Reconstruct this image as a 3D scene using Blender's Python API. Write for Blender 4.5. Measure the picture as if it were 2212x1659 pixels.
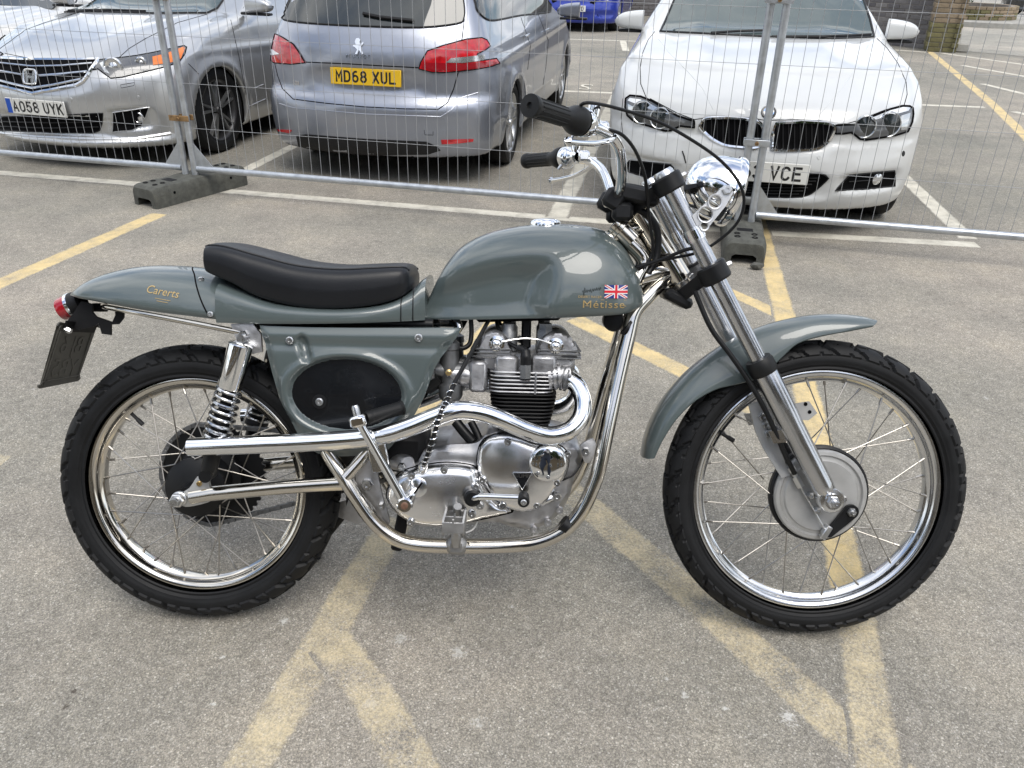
import bpy, bmesh, math, random
import numpy as np
from mathutils import Vector, Matrix
from mathutils.bvhtree import BVHTree
from mathutils.geometry import delaunay_2d_cdt, intersect_point_line

for o in list(bpy.data.objects):
    bpy.data.objects.remove(o)
scene = bpy.context.scene
COL = scene.collection
RNG = random.Random(7)

# ------------------------------------------------------------------ camera
PW, PH, FPX = 2212.0, 1659.0, 1740.8          # working picture size (pixels) and focal length in those pixels
PITCH, ROLL, CAM_H = 0.4985, 0.022, 1.4489
_f = Vector((0, math.cos(PITCH), -math.sin(PITCH)))
_r0 = Vector((1, 0, 0)); _u0 = Vector((0, math.sin(PITCH), math.cos(PITCH)))
CAM_R = _r0 * math.cos(ROLL) + _u0 * math.sin(ROLL)
CAM_U = _u0 * math.cos(ROLL) - _r0 * math.sin(ROLL)
CAM_F = _f
CAM_O = Vector((0, 0, CAM_H))
cam_data = bpy.data.cameras.new('camera')
cam_data.sensor_fit = 'HORIZONTAL'; cam_data.sensor_width = 36.0
cam_data.lens = 36.0 * FPX / PW
cam_data.clip_start = 0.05; cam_data.clip_end = 900.0
cam = bpy.data.objects.new('camera', cam_data); COL.objects.link(cam)
m = Matrix.Identity(4)
for i in range(3):
    m[i][0] = CAM_R[i]; m[i][1] = CAM_U[i]; m[i][2] = -CAM_F[i]; m[i][3] = CAM_O[i]
cam.matrix_world = m
scene.camera = cam

# ------------------------------------------------------------------ sky, sun, exposure
SUN_EL, SUN_AZ = math.radians(62), math.radians(152)   # azimuth clockwise from +Y
world = bpy.data.worlds.new('World'); scene.world = world; world.use_nodes = True
wn = world.node_tree; wn.nodes.clear()
def wnode(t): return wn.nodes.new(t)
sky = wnode('ShaderNodeTexSky'); sky.sky_type = 'NISHITA'; sky.sun_disc = False
sky.sun_elevation = SUN_EL; sky.sun_rotation = SUN_AZ
sky.air_density = 1.0; sky.dust_density = 2.0; sky.ozone_density = 1.0
tc = wnode('ShaderNodeTexCoord')
sepv = wnode('ShaderNodeSeparateXYZ'); wn.links.new(tc.outputs['Generated'], sepv.inputs[0])
# project the view direction on a flat cloud deck, so clouds shrink towards the horizon
zc = wnode('ShaderNodeMath'); zc.operation = 'MAXIMUM'; zc.inputs[1].default_value = 0.03
wn.links.new(sepv.outputs['Z'], zc.inputs[0])
za = wnode('ShaderNodeMath'); za.operation = 'ADD'; za.inputs[1].default_value = 0.12
wn.links.new(zc.outputs[0], za.inputs[0])
dx = wnode('ShaderNodeMath'); dx.operation = 'DIVIDE'; wn.links.new(sepv.outputs['X'], dx.inputs[0]); wn.links.new(za.outputs[0], dx.inputs[1])
dy = wnode('ShaderNodeMath'); dy.operation = 'DIVIDE'; wn.links.new(sepv.outputs['Y'], dy.inputs[0]); wn.links.new(za.outputs[0], dy.inputs[1])
cv = wnode('ShaderNodeCombineXYZ'); wn.links.new(dx.outputs[0], cv.inputs[0]); wn.links.new(dy.outputs[0], cv.inputs[1])
cn = wnode('ShaderNodeTexNoise'); cn.inputs['Scale'].default_value = 1.15; cn.inputs['Detail'].default_value = 9
cn.inputs['Roughness'].default_value = 0.58; cn.inputs['Distortion'].default_value = 0.4
wn.links.new(cv.outputs[0], cn.inputs['Vector'])
cr = wnode('ShaderNodeValToRGB'); cr.color_ramp.elements[0].position = 0.40; cr.color_ramp.elements[1].position = 0.56
wn.links.new(cn.outputs['Fac'], cr.inputs[0])
cn2 = wnode('ShaderNodeTexNoise'); cn2.inputs['Scale'].default_value = 2.7; cn2.inputs['Detail'].default_value = 6
wn.links.new(cv.outputs[0], cn2.inputs['Vector'])
cr2 = wnode('ShaderNodeValToRGB')
cr2.color_ramp.elements[0].position = 0.30; cr2.color_ramp.elements[0].color = (4.6, 4.85, 5.3, 1)
cr2.color_ramp.elements[1].position = 0.68; cr2.color_ramp.elements[1].color = (9.8, 9.8, 9.8, 1)
wn.links.new(cn2.outputs['Fac'], cr2.inputs[0])
cmix = wnode('ShaderNodeMix'); cmix.data_type = 'RGBA'
wn.links.new(cr.outputs[0], cmix.inputs[0]); wn.links.new(sky.outputs[0], cmix.inputs[6]); wn.links.new(cr2.outputs[0], cmix.inputs[7])
bg = wnode('ShaderNodeBackground'); bg.inputs['Strength'].default_value = 0.14
wn.links.new(cmix.outputs[2], bg.inputs['Color'])
wo = wnode('ShaderNodeOutputWorld'); wn.links.new(bg.outputs[0], wo.inputs['Surface'])

sun_data = bpy.data.lights.new('sun', 'SUN'); sun_data.energy = 1.5; sun_data.angle = math.radians(36); sun_data.color = (1.0, 0.95, 0.88)
sun = bpy.data.objects.new('sun', sun_data); COL.objects.link(sun)
sd = Vector((math.sin(SUN_AZ) * math.cos(SUN_EL), math.cos(SUN_AZ) * math.cos(SUN_EL), math.sin(SUN_EL)))
sun.rotation_euler = sd.to_track_quat('Z', 'Y').to_euler()
sun.location = (0, 0, 30)
vs = scene.view_settings
vs.view_transform = 'Standard'; vs.look = 'None'; vs.gamma = 1.0; vs.exposure = 0.55; vs.use_curve_mapping = False
scene.cycles.use_denoising = True
scene.cycles.max_bounces = 8; scene.cycles.glossy_bounces = 5; scene.cycles.diffuse_bounces = 3
scene.cycles.caustics_reflective = False; scene.cycles.caustics_refractive = False

# ------------------------------------------------------------------ measuring: picture point -> place
def pix_ray(px, py):
    return (CAM_F + CAM_R * ((px - PW / 2) / FPX) - CAM_U * ((py - PH / 2) / FPX))
def ground(px, py, z=0.0):
    d = pix_ray(px, py); k = (z - CAM_H) / d.z
    return CAM_O + d * k
# the motorcycle's own frame: x forward, y to its left (away), z up in its leaning plane
BIKE_LEAN, BIKE_YAW = 0.3406, -0.0073
BIKE_O = Vector((-0.7308, 1.4514, 0.0035))
_fw = Vector((math.cos(BIKE_YAW), math.sin(BIKE_YAW), 0)); _lf0 = Vector((-math.sin(BIKE_YAW), math.cos(BIKE_YAW), 0))
BK_X = _fw
BK_Z = Vector((0, 0, 1)) * math.cos(BIKE_LEAN) + _lf0 * math.sin(BIKE_LEAN)
BK_Y = _lf0 * math.cos(BIKE_LEAN) - Vector((0, 0, 1)) * math.sin(BIKE_LEAN)
def L(px, py, t=0.0):
    """point of the motorcycle at lateral offset t (to its right) seen at that place of the photo, in its own frame"""
    d = pix_ray(px, py); n = BK_Y
    k = ((BIKE_O - CAM_O).dot(n) - t) / d.dot(n)
    p = CAM_O + d * k - BIKE_O
    return Vector((p.dot(BK_X), -t, p.dot(BK_Z)))
def zoomer(x0, y0, s):
    return lambda X, Y: ((x0 + X / s) / 1.736, (y0 + Y / s) / 1.736)
def sm(a, b, x):
    t = np.clip((x - a) / (b - a), 0, 1); return t * t * (3 - 2 * t)

# ------------------------------------------------------------------ mesh helpers
def catmull(P, n=6, closed=False):
    P = [Vector(p) for p in P]; out = []; N = len(P)
    rng = range(N) if closed else range(N - 1)
    for i in rng:
        if closed: a, b, c, d = P[(i - 1) % N], P[i], P[(i + 1) % N], P[(i + 2) % N]
        else:
            b, c = P[i], P[i + 1]
            a = P[i - 1] if i > 0 else b * 2 - c
            d = P[i + 2] if i + 2 < N else c * 2 - b
        for k in range(n):
            t = k / n
            out.append(0.5 * ((2 * b) + (c - a) * t + (2 * a - 5 * b + 4 * c - d) * t * t + (3 * b - a - 3 * c + d) * t ** 3))
    if not closed: out.append(P[-1].copy())
    return out
class MB:
    def __init__(s): s.v = []; s.f = []
    def add(s, v, f):
        o = len(s.v); s.v.extend([tuple(p) for p in v]); s.f.extend([tuple(i + o for i in q) for q in f]); return s
    def tube(s, P, r, n=12, cap=True, closed=False):
        P = [Vector(p) for p in P]; N = len(P); R = r if isinstance(r, (list, tuple)) else [r] * N
        T = []
        for i in range(N):
            a = P[i - 1] if (i > 0 or closed) else P[i]; b = P[(i + 1) % N] if (i < N - 1 or closed) else P[i]
            T.append((b - a).normalized())
        up = Vector((0, 0, 1)) if abs(T[0].z) < .9 else Vector((1, 0, 0))
        x = T[0].cross(up).normalized(); V = []; F = []
        for i in range(N):
            if i > 0: x = (x - T[i] * x.dot(T[i])).normalized()
            y = T[i].cross(x)
            for k in range(n):
                a = 2 * math.pi * k / n; V.append(P[i] + (x * math.cos(a) + y * math.sin(a)) * R[i])
        for i in range(N if closed else N - 1):
            j = (i + 1) % N
            for k in range(n):
                l = (k + 1) % n; F.append((i * n + k, i * n + l, j * n + l, j * n + k))
        if cap and not closed:
            F.append(tuple(range(n - 1, -1, -1))); F.append(tuple((N - 1) * n + k for k in range(n)))
        return s.add(V, F)
    def cyl(s, a, b, r, n=16, r2=None):
        return s.tube([a, b], [r, r if r2 is None else r2], n)
    def lathe(s, prof, o, ax, n=32, closed=False, a0=0.0, a1=None):
        """prof: (radius, height along axis)"""
        o = Vector(o); ax = Vector(ax).normalized()
        up = Vector((0, 0, 1)) if abs(ax.z) < .9 else Vector((1, 0, 0))
        x = ax.cross(up).normalized(); y = ax.cross(x); V = []; F = []; M = len(prof)
        full = a1 is None; nn = n if full else n + 1
        for k in range(nn):
            a = a0 + (2 * math.pi if full else a1 - a0) * k / n
            d = x * math.cos(a) + y * math.sin(a)
            for r, h in prof: V.append(o + d * r + ax * h)
        for k in range(n):
            l = (k + 1) % nn
            for i in range(M if closed else M - 1):
                j = (i + 1) % M; F.append((k * M + i, k * M + j, l * M + j, l * M + i))
        return s.add(V, F)
    def box(s, c, size, R=None, bev=0.0):
        c = Vector(c); h = [d / 2 for d in size]; V = []
        if bev <= 0:
            for z in (-1, 1):
                for (x, y) in ((-1, -1), (1, -1), (1, 1), (-1, 1)): V.append(Vector((x * h[0], y * h[1], z * h[2])))
            F = [(3, 2, 1, 0), (4, 5, 6, 7), (0, 1, 5, 4), (1, 2, 6, 5), (2, 3, 7, 6), (3, 0, 4, 7)]
        else:
            b = min(bev, *[q * .98 for q in h]); idx = {}; V = []; F = []
            def gv(sx, sy, sz, ax):
                p = [sx * (h[0] - b), sy * (h[1] - b), sz * (h[2] - b)]; p[ax] = (sx, sy, sz)[ax] * h[ax]
                V.append(Vector(p)); return len(V) - 1
            S = (-1, 1)
            for sx in S:
                for sy in S:
                    for sz in S: idx[(sx, sy, sz)] = [gv(sx, sy, sz, a) for a in range(3)]
            for ax in range(3):
                o1, o2 = [(1, 2), (2, 0), (0, 1)][ax]
                for sg in S:
                    q = []
                    for (p1, p2) in ((-1, -1), (1, -1), (1, 1), (-1, 1)):
                        k = [0, 0, 0]; k[ax] = sg; k[o1] = p1; k[o2] = p2; q.append(idx[tuple(k)][ax])
                    F.append(tuple(q if sg > 0 else q[::-1]))
            for ax in range(3):
                o1, o2 = [(1, 2), (2, 0), (0, 1)][ax]
                for p1 in S:
                    for p2 in S:
                        k0 = [0, 0, 0]; k0[o1] = p1; k0[o2] = p2; k1 = list(k0); k0[ax] = -1; k1[ax] = 1
                        q = [idx[tuple(k0)][o1], idx[tuple(k1)][o1], idx[tuple(k1)][o2], idx[tuple(k0)][o2]]
                        F.append(tuple(q if p1 * p2 > 0 else q[::-1]))
            for k, t in idx.items():
                F.append(tuple(t if k[0] * k[1] * k[2] > 0 else t[::-1]))
        V = [(R @ v if R is not None else v) + c for v in V]
        return s.add(V, F)
    def prism(s, poly, d):
        """poly: planar list of points, d: extrusion"""
        P = [Vector(p) for p in poly]; n = len(P); d = Vector(d)
        return s.add(P + [p + d for p in P], [tuple(range(n - 1, -1, -1)), tuple(range(n, 2 * n))] + [(i, (i + 1) % n, n + (i + 1) % n, n + i) for i in range(n)])
    def rows(s, rows, closed_u=False, closed_v=False, cap=False):
        M = len(rows[0]); N = len(rows); F = []
        for i in range(N if closed_v else N - 1):
            for k in range(M if closed_u else M - 1):
                F.append((i * M + k, i * M + (k + 1) % M, ((i + 1) % N) * M + (k + 1) % M, ((i + 1) % N) * M + k))
        if cap: F.append(tuple(range(M - 1, -1, -1))); F.append(tuple((N - 1) * M + k for k in range(M)))
        return s.add([p for r in rows for p in r], F)
    def mesh(s, name, smooth=True, ang=38, fix=True):
        me = bpy.data.meshes.new(name); me.from_pydata(s.v, [], s.f)
        if fix:
            bm = bmesh.new(); bm.from_mesh(me); bmesh.ops.recalc_face_normals(bm, faces=bm.faces); bm.to_mesh(me); bm.free()
        if smooth:
            me.polygons.foreach_set('use_smooth', [True] * len(me.polygons)); me.set_sharp_from_angle(angle=math.radians(ang))
        me.update(); return me
    def build(s, name, mat, parent=None, smooth=True, ang=38, fix=True, **kw):
        me = s.mesh(name, smooth, ang, fix); me.materials.append(mat)
        return link(name, me, parent, **kw)
def link(name, me, parent=None, label=None, cat=None, group=None, kind=None):
    o = bpy.data.objects.new(name, me); COL.objects.link(o)
    if parent is not None: o.parent = parent
    return tag(o, label, cat, group, kind)
def tag(o, label=None, cat=None, group=None, kind=None):
    for k, v in (('label', label), ('category', cat), ('group', group), ('kind', kind)):
        if v: o[k] = v
    return o
def thing(name, label, cat, mat=None, group=None):
    o = bpy.data.objects.new(name, None); COL.objects.link(o); o.empty_display_size = .1
    if mat is not None: o.matrix_world = mat
    return tag(o, label, cat, group)
def poly_dist(P, poly):
    P = np.asarray(P, float); A = np.asarray(poly, float); B = np.roll(A, -1, 0); d = np.full(len(P), 1e9)
    for a, b in zip(A, B):
        ab = b - a; t = np.clip(((P - a) @ ab) / max(ab @ ab, 1e-12), 0, 1); d = np.minimum(d, np.hypot(*(P - (a + t[:, None] * ab)).T))
    return d
def poly_in(P, poly):
    P = np.asarray(P, float); A = np.asarray(poly, float); B = np.roll(A, -1, 0); c = np.zeros(len(P), bool)
    for a, b in zip(A, B):
        k = (a[1] > P[:, 1]) != (b[1] > P[:, 1])
        with np.errstate(divide='ignore', invalid='ignore'):
            xi = (b[0] - a[0]) * (P[:, 1] - a[1]) / (b[1] - a[1]) + a[0]
        c ^= k & (P[:, 0] < xi)
    return c
def densify(poly, step, closed=True):
    out = []; n = len(poly)
    for i in range(n if closed else n - 1):
        a = np.array(poly[i][:2], float); b = np.array(poly[(i + 1) % n][:2], float); k = max(1, int(np.hypot(*(b - a)) / step))
        for j in range(k): out.append(tuple(a + (b - a) * j / k))
    if not closed: out.append(tuple(poly[-1][:2]))
    return out
def fill2d(poly, step):
    """triangulated inside of a 2-D outline with an even grid of inner points -> points, faces, number of outline points"""
    poly = densify(poly, step); A = np.array(poly); lo, hi = A.min(0), A.max(0)
    gx = np.arange(lo[0] + step * .5, hi[0], step); gy = np.arange(lo[1] + step * .5, hi[1], step * .87)
    G = np.array([(x + (step * .5 if j % 2 else 0), y) for j, y in enumerate(gy) for x in gx])
    if len(G):
        G = G[poly_in(G, poly)]
        if len(G): G = G[poly_dist(G, poly) > step * .45]
    n = len(poly); pts = [Vector((p[0], p[1])) for p in poly] + [Vector((p[0], p[1])) for p in G]
    V, E, F, ov, oe, of = delaunay_2d_cdt(pts, [], [list(range(n))], 1, 1e-9)
    return [(v.x, v.y) for v in V], [tuple(f) for f in F], n
def relief(name, poly, hfun, step, back, mat, parent, flip=False, ang=40):
    """a plate in the motorcycle's side plane: poly (u,w); hfun(u,w,dist) = lateral offset t of the near face; back = t of its rear edge"""
    V, F, n = fill2d(poly, step); P = np.array(V); d = poly_dist(P, poly); d[:n] = 0
    t = hfun(P[:, 0], P[:, 1], d); b = MB()
    vs = [(p[0], -tt, p[1]) for p, tt in zip(V, t)]; k = len(vs)
    vs += [(V[i][0], -back, V[i][1]) for i in range(n)]
    fs = list(F) + [(i, (i + 1) % n, k + (i + 1) % n, k + i) for i in range(n)]
    if flip: vs = [(x, -y, z) for x, y, z in vs]
    b.add(vs, fs); return b.build(name, mat, parent, ang=ang)
def round_edge(t1, bev, h=None):
    h = bev if h is None else h
    return lambda u, w, d: t1 - h * (1 - np.sqrt(np.clip(1 - (1 - np.clip(d / bev, 0, 1)) ** 2, 0, 1)))
def text_mesh(txt, size, extrude=0.0006, shear=0.0, sx=1.0, spacing=1.0, offset=0.0, align='CENTER'):
    c = bpy.data.curves.new('txt', 'FONT'); c.body = txt; c.size = size; c.extrude = extrude; c.shear = shear; c.align_x = align; c.align_y = 'CENTER'
    c.space_character = spacing; c.offset = offset; c.resolution_u = 3
    o = bpy.data.objects.new('txt', c); COL.objects.link(o)
    dg = bpy.context.evaluated_depsgraph_get(); me = bpy.data.meshes.new_from_object(o.evaluated_get(dg))
    bpy.data.objects.remove(o); bpy.data.curves.remove(c)
    if sx != 1.0:
        for v in me.vertices: v.co.x *= sx
    return me
def text_part(name, txt, size, M, mat, parent, **kw):
    me = text_mesh(txt, size, **kw); me.transform(M); me.materials.clear(); me.materials.append(mat)
    return link(name, me, parent)
def ellipse(c, rx, ry, n=40, rot=0.0):
    return [(c[0] + rx * math.cos(a) * math.cos(rot) - ry * math.sin(a) * math.sin(rot), c[1] + rx * math.cos(a) * math.sin(rot) + ry * math.sin(a) * math.cos(rot)) for a in [2 * math.pi * k / n for k in range(n)]]

# stroke characters for number plates (unit box 0..1 wide, 0..1 high)
def _arc(cx, cy, rx, ry, a0, a1, n=10): return [(cx + rx * math.cos(math.radians(a0 + (a1 - a0) * i / n)), cy + ry * math.sin(math.radians(a0 + (a1 - a0) * i / n))) for i in range(n + 1)]
GLY = {'A': [[(0, 0), (.5, 1), (1, 0)], [(.2, .3), (.8, .3)]], 'C': [_arc(.5, .72, .5, .28, 25, 180) + _arc(.5, .28, .5, .28, 180, 335)], 'D': [[(0, 0), (0, 1), (.5, 1)] + _arc(.5, .68, .5, .32, 90, 0, 6) + _arc(.5, .32, .5, .32, 0, -90, 6) + [(0, 0)]],
  'E': [[(1, 1), (0, 1), (0, 0), (1, 0)], [(0, .52), (.85, .52)]], 'K': [[(0, 0), (0, 1)], [(1, 1), (0, .45)], [(.38, .62), (1, 0)]], 'L': [[(0, 1), (0, 0), (1, 0)]], 'M': [[(0, 0), (0, 1), (.5, .4), (1, 1), (1, 0)]],
  'O': [_arc(.5, .70, .5, .30, 0, 180) + _arc(.5, .30, .5, .30, 180, 360) + [(1, .7)]], 'U': [[(0, 1), (0, .3)] + _arc(.5, .30, .5, .30, 180, 360) + [(1, 1)]], 'V': [[(0, 1), (.5, 0), (1, 1)]], 'W': [[(0, 1), (.22, 0), (.5, .7), (.78, 0), (1, 1)]], 'X': [[(0, 0), (1, 1)], [(0, 1), (1, 0)]], 'Y': [[(0, 1), (.5, .5), (1, 1)], [(.5, .5), (.5, 0)]],
  '0': [_arc(.5, .70, .5, .30, 0, 180) + _arc(.5, .30, .5, .30, 180, 360) + [(1, .7)]], '2': [_arc(.5, .72, .5, .28, 165, -20) + [(0, 0), (1, 0)]], '3': [_arc(.45, .76, .5, .24, 150, -90), _arc(.45, .27, .53, .27, 90, -155)], '5': [[(.95, 1), (.12, 1), (.05, .55)] + _arc(.45, .32, .53, .32, 120, -155)],
  '6': [_arc(.5, .30, .5, .30, 0, 360, 18), [(.0, .34)] + _arc(.6, .45, .6, .55, 180, 80)], '8': [_arc(.5, .76, .44, .24, 0, 360, 18), _arc(.5, .27, .5, .27, 0, 360, 18)]}
def plate_text_mesh(txt, h, w, st, gap, space):
    x = 0.0; lay = 0; out = []
    for ch in txt:
        if ch == ' ': x += space; continue
        b = MB(); out.append(b)
        for pl in GLY[ch]:
            P = [Vector((x + st / 2 + p[0] * (w - st), st / 2 + p[1] * (h - st), 0)) for p in pl]; V = []; n = len(P); closed = (P[0] - P[-1]).length < 1e-6
            z = .0002 + .00012 * (lay % 4); lay += 1
            for i in range(n):
                a = P[i - 1] if i else (P[-2] if closed else P[0]); c = P[i + 1] if i < n - 1 else (P[1] if closed else P[-1])
                d0 = (P[i] - a); d1 = (c - P[i]); d0 = d0.normalized() if d0.length > 1e-9 else d1.normalized(); d1 = d1.normalized() if d1.length > 1e-9 else d0
                n0, n1 = Vector((-d0.y, d0.x, 0)), Vector((-d1.y, d1.x, 0)); mm_ = (n0 + n1); mm_ = mm_.normalized() if mm_.length > 1e-6 else n0
                k = st / 2 / max(mm_.dot(n0), .45); q = P[i].copy()
                if not closed and i == 0: q = q - d1 * st / 2 * .95
                if not closed and i == n - 1: q = q + d0 * st / 2 * .95
                V += [q + mm_ * k + Vector((0, 0, z)), q - mm_ * k + Vector((0, 0, z))]
            b.add(V, [(2 * i, 2 * i + 1, 2 * i + 3, 2 * i + 2) for i in range(n - 1)])
        x += w + gap
    W = x - gap
    for b in out: b.v = [(p[0] - W / 2, p[1] - h / 2, p[2]) for p in b.v]
    return [b.mesh('character', smooth=False) for b in out]
# ------------------------------------------------------------------ materials
def mat(name, col, rough=.5, metal=0.0, coat=0.0, spec=.5, noise=None, bump=None, coat_rough=.03, emit=None):
    m = bpy.data.materials.new(name); m.use_nodes = True; nt = m.node_tree; b = nt.nodes['Principled BSDF']
    b.inputs['Base Color'].default_value = (*col, 1); b.inputs['Roughness'].default_value = rough; b.inputs['Metallic'].default_value = metal
    b.inputs['Coat Weight'].default_value = coat; b.inputs['Coat Roughness'].default_value = coat_rough; b.inputs['Specular IOR Level'].default_value = spec
    t = nt.nodes.new('ShaderNodeTexCoord')
    if noise:      # (scale, amount of colour change, amount of roughness change, stretch)
        sc, ca, ra = noise[:3]; mp = nt.nodes.new('ShaderNodeMapping'); mp.inputs['Scale'].default_value = noise[3] if len(noise) > 3 else (1, 1, 1)
        nt.links.new(t.outputs['Object'], mp.inputs[0])
        n = nt.nodes.new('ShaderNodeTexNoise'); n.inputs['Scale'].default_value = sc; n.inputs['Detail'].default_value = 6; n.inputs['Roughness'].default_value = .62
        nt.links.new(mp.outputs[0], n.inputs['Vector'])
        r = nt.nodes.new('ShaderNodeMapRange'); r.inputs['From Min'].default_value = .3; r.inputs['From Max'].default_value = .7
        r.inputs['To Min'].default_value = 1 - ca; r.inputs['To Max'].default_value = 1 + ca; nt.links.new(n.outputs['Fac'], r.inputs[0])
        mx = nt.nodes.new('ShaderNodeMix'); mx.data_type = 'RGBA'; mx.blend_type = 'MULTIPLY'; mx.inputs[0].default_value = 1
        mx.inputs[6].default_value = (*col, 1); nt.links.new(r.outputs[0], mx.inputs[7]); nt.links.new(mx.outputs[2], b.inputs['Base Color'])
        r2 = nt.nodes.new('ShaderNodeMapRange'); r2.inputs['From Min'].default_value = .3; r2.inputs['From Max'].default_value = .7
        r2.inputs['To Min'].default_value = max(.0, rough - ra); r2.inputs['To Max'].default_value = rough + ra; nt.links.new(n.outputs['Fac'], r2.inputs[0]); nt.links.new(r2.outputs[0], b.inputs['Roughness'])
    if bump:       # (scale, strength, distance)
        n = nt.nodes.new('ShaderNodeTexNoise'); n.inputs['Scale'].default_value = bump[0]; n.inputs['Detail'].default_value = 4; nt.links.new(t.outputs['Object'], n.inputs['Vector'])
        bp = nt.nodes.new('ShaderNodeBump'); bp.inputs['Strength'].default_value = bump[1]; bp.inputs['Distance'].default_value = bump[2]
        nt.links.new(n.outputs['Fac'], bp.inputs['Height']); nt.links.new(bp.outputs[0], b.inputs['Normal'])
    if emit: b.inputs['Emission Color'].default_value = (*emit[0], 1); b.inputs['Emission Strength'].default_value = emit[1]
    return m
M = {}
M['paint'] = mat('grey_green_paint', (.083, .106, .107), .36, 0, 1.0, .5, (3.0, .05, .05), coat_rough=.02)
M['chrome'] = mat('chrome', (.86, .87, .88), .035, 1.0, noise=(14, .04, .03))
M['nickel'] = mat('nickel_plate', (.66, .63, .57), .09, 1.0, noise=(9, .09, .06))
M['alloy'] = mat('polished_alloy', (.86, .86, .865), .23, 1.0, noise=(9, .08, .05, (1, 1, 2.5)), bump=(40, .02, .003))
M['zinc_dull'] = mat('dull_zinc', (.36, .36, .36), .42, .85, noise=(30, .2, .1))
M['alloy_bright'] = mat('bright_alloy', (.80, .81, .82), .17, 1.0, noise=(10, .06, .06))
M['cast'] = mat('cast_alloy', (.52, .52, .53), .42, 1.0, noise=(30, .18, .10), bump=(220, .18, .002))
M['cast_dark'] = mat('dark_cast_alloy', (.20, .205, .21), .45, .8, noise=(30, .2, .1), bump=(220, .2, .002))
M['plate_alloy'] = mat('matt_brake_plate', (.46, .46, .45), .50, .55, noise=(18, .10, .06), bump=(300, .1, .001))
M['fork'] = mat('satin_fork_tube', (.56, .57, .59), .22, 1.0, noise=(16, .08, .06))
M['bracket'] = mat('buffed_alloy_bracket', (.74, .75, .77), .24, .45, noise=(16, .06, .05))
M['rust_bolt'] = mat('rusty_bolt', (.16, .09, .06), .6, .4, noise=(60, .3, .1))
M['spoke'] = mat('dull_spoke_steel', (.40, .38, .35), .35, 1.0, noise=(40, .1, .1))
M['steel'] = mat('zinc_steel', (.62, .63, .64), .28, 1.0, noise=(25, .12, .1))
M['rim'] = mat('alloy_rim', (.70, .71, .72), .16, 1.0, noise=(12, .08, .05))
M['black_gloss'] = mat('gloss_black', (.006, .007, .009), .25, 0, .35, .4, (6, .2, .08))
M['black'] = mat('satin_black', (.007, .0075, .0085), .42, 0, 0, .32, noise=(14, .2, .1))
M['black_matt'] = mat('matt_black', (.008, .008, .009), .62, spec=.25, noise=(20, .2, .1))
M['fin_black'] = mat('black_barrel', (.006, .006, .0065), .45, spec=.3)
M['rubber'] = mat('tyre_rubber', (.0085, .009, .010), .60, spec=.28, noise=(11, .40, .10), bump=(160, .12, .002))
M['grip'] = mat('grip_rubber', (.009, .0095, .010), .50, spec=.3)
M['seat'] = mat('black_vinyl', (.0085, .0095, .012), .40, 0, 0, .38, (6, .12, .08), (420, .16, .0012))
M['red_lens'] = mat('red_lens', (.33, .006, .014), .12, 0, .8)
M['amber'] = mat('amber_lens', (.75, .20, .03), .15, 0, .8)
M['gold'] = mat('gold_lettering', (.50, .36, .16), .35, .4)
M['ink'] = mat('dark_lettering', (.025, .035, .035), .4)
M['flag_blue'] = mat('flag_blue', (.015, .025, .20), .3, 0, .5)
M['flag_red'] = mat('flag_red', (.60, .015, .03), .3, 0, .5)
M['flag_white'] = mat('flag_white', (.78, .78, .78), .3, 0, .5)
M['plate_back'] = mat('plate_back', (.075, .072, .062), .5, noise=(40, .35, .1))
M['wire_clear'] = mat('clear_hose', (.55, .55, .55), .3)
M['brass'] = mat('brass', (.52, .38, .18), .3, 1)
# cars
M['silver'] = mat('silver_car_paint', (.56, .57, .575), .34, .75, 1.0, noise=(2.0, .03, .03))
M['pgrey'] = mat('blue_grey_car_paint', (.33, .352, .405), .33, .75, 1.0, noise=(2.0, .04, .03))
M['white'] = mat('white_car_paint', (.64, .652, .645), .35, 0, 1.0, noise=(2.5, .03, .03))
M['blue'] = mat('blue_car_paint', (.012, .035, .33), .3, .3, 1.0)
M['darkcar'] = mat('dark_car_paint', (.012, .014, .02), .25, .2, 1.0)
M['carwhite2'] = mat('pale_car_paint', (.62, .62, .60), .35, .2, 1.0)
M['glass'] = mat('car_glass', (.020, .026, .028), .02, 0, 0, .9)
M['screen_glass'] = mat('windscreen_glass', (.075, .10, .098), .02, 0, 0, .9)  # paler base colour stands in for reflected sky and light inside the cabin
M['trim'] = mat('black_trim', (.012, .012, .013), .5, spec=.3)
M['gap'] = mat('panel_gap', (.003, .003, .0035), .8, spec=.08)
M['lamp_dark'] = mat('lamp_inside', (.11, .114, .12), .22, .3, 1.0)
M['lamp_clear'] = mat('lamp_clear', (.55, .57, .58), .10, .7, 1.0)
M['lamp_white'] = mat('lamp_reflector', (.72, .73, .74), .16, .85, 1.0)
M['tail_red'] = mat('tail_lamp_red', (.50, .007, .014), .12, 0, 1.0, noise=(26, .35, .02))
M['tail_dark'] = mat('tail_lamp_deep_red', (.30, .006, .014), .12, 0, 1.0)
M['yellow_plate'] = mat('yellow_number_plate', (.80, .50, .02), .35, 0, .4)
M['white_plate'] = mat('white_number_plate', (.74, .74, .70), .35, 0, .4, noise=(8, .06, .05))
M['plate_blue'] = mat('plate_blue_band', (.01, .08, .45), .35)
M['plate_ink'] = mat('plate_characters', (.012, .012, .012), .5)
M['badge_blue'] = mat('badge_blue', (.02, .20, .55), .2, 0, 1)
M['wheel_silver'] = mat('alloy_wheel', (.52, .53, .54), .28, .9, .4)
M['wheel_dark'] = mat('dark_wheel', (.06, .06, .062), .4, .6)
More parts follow.
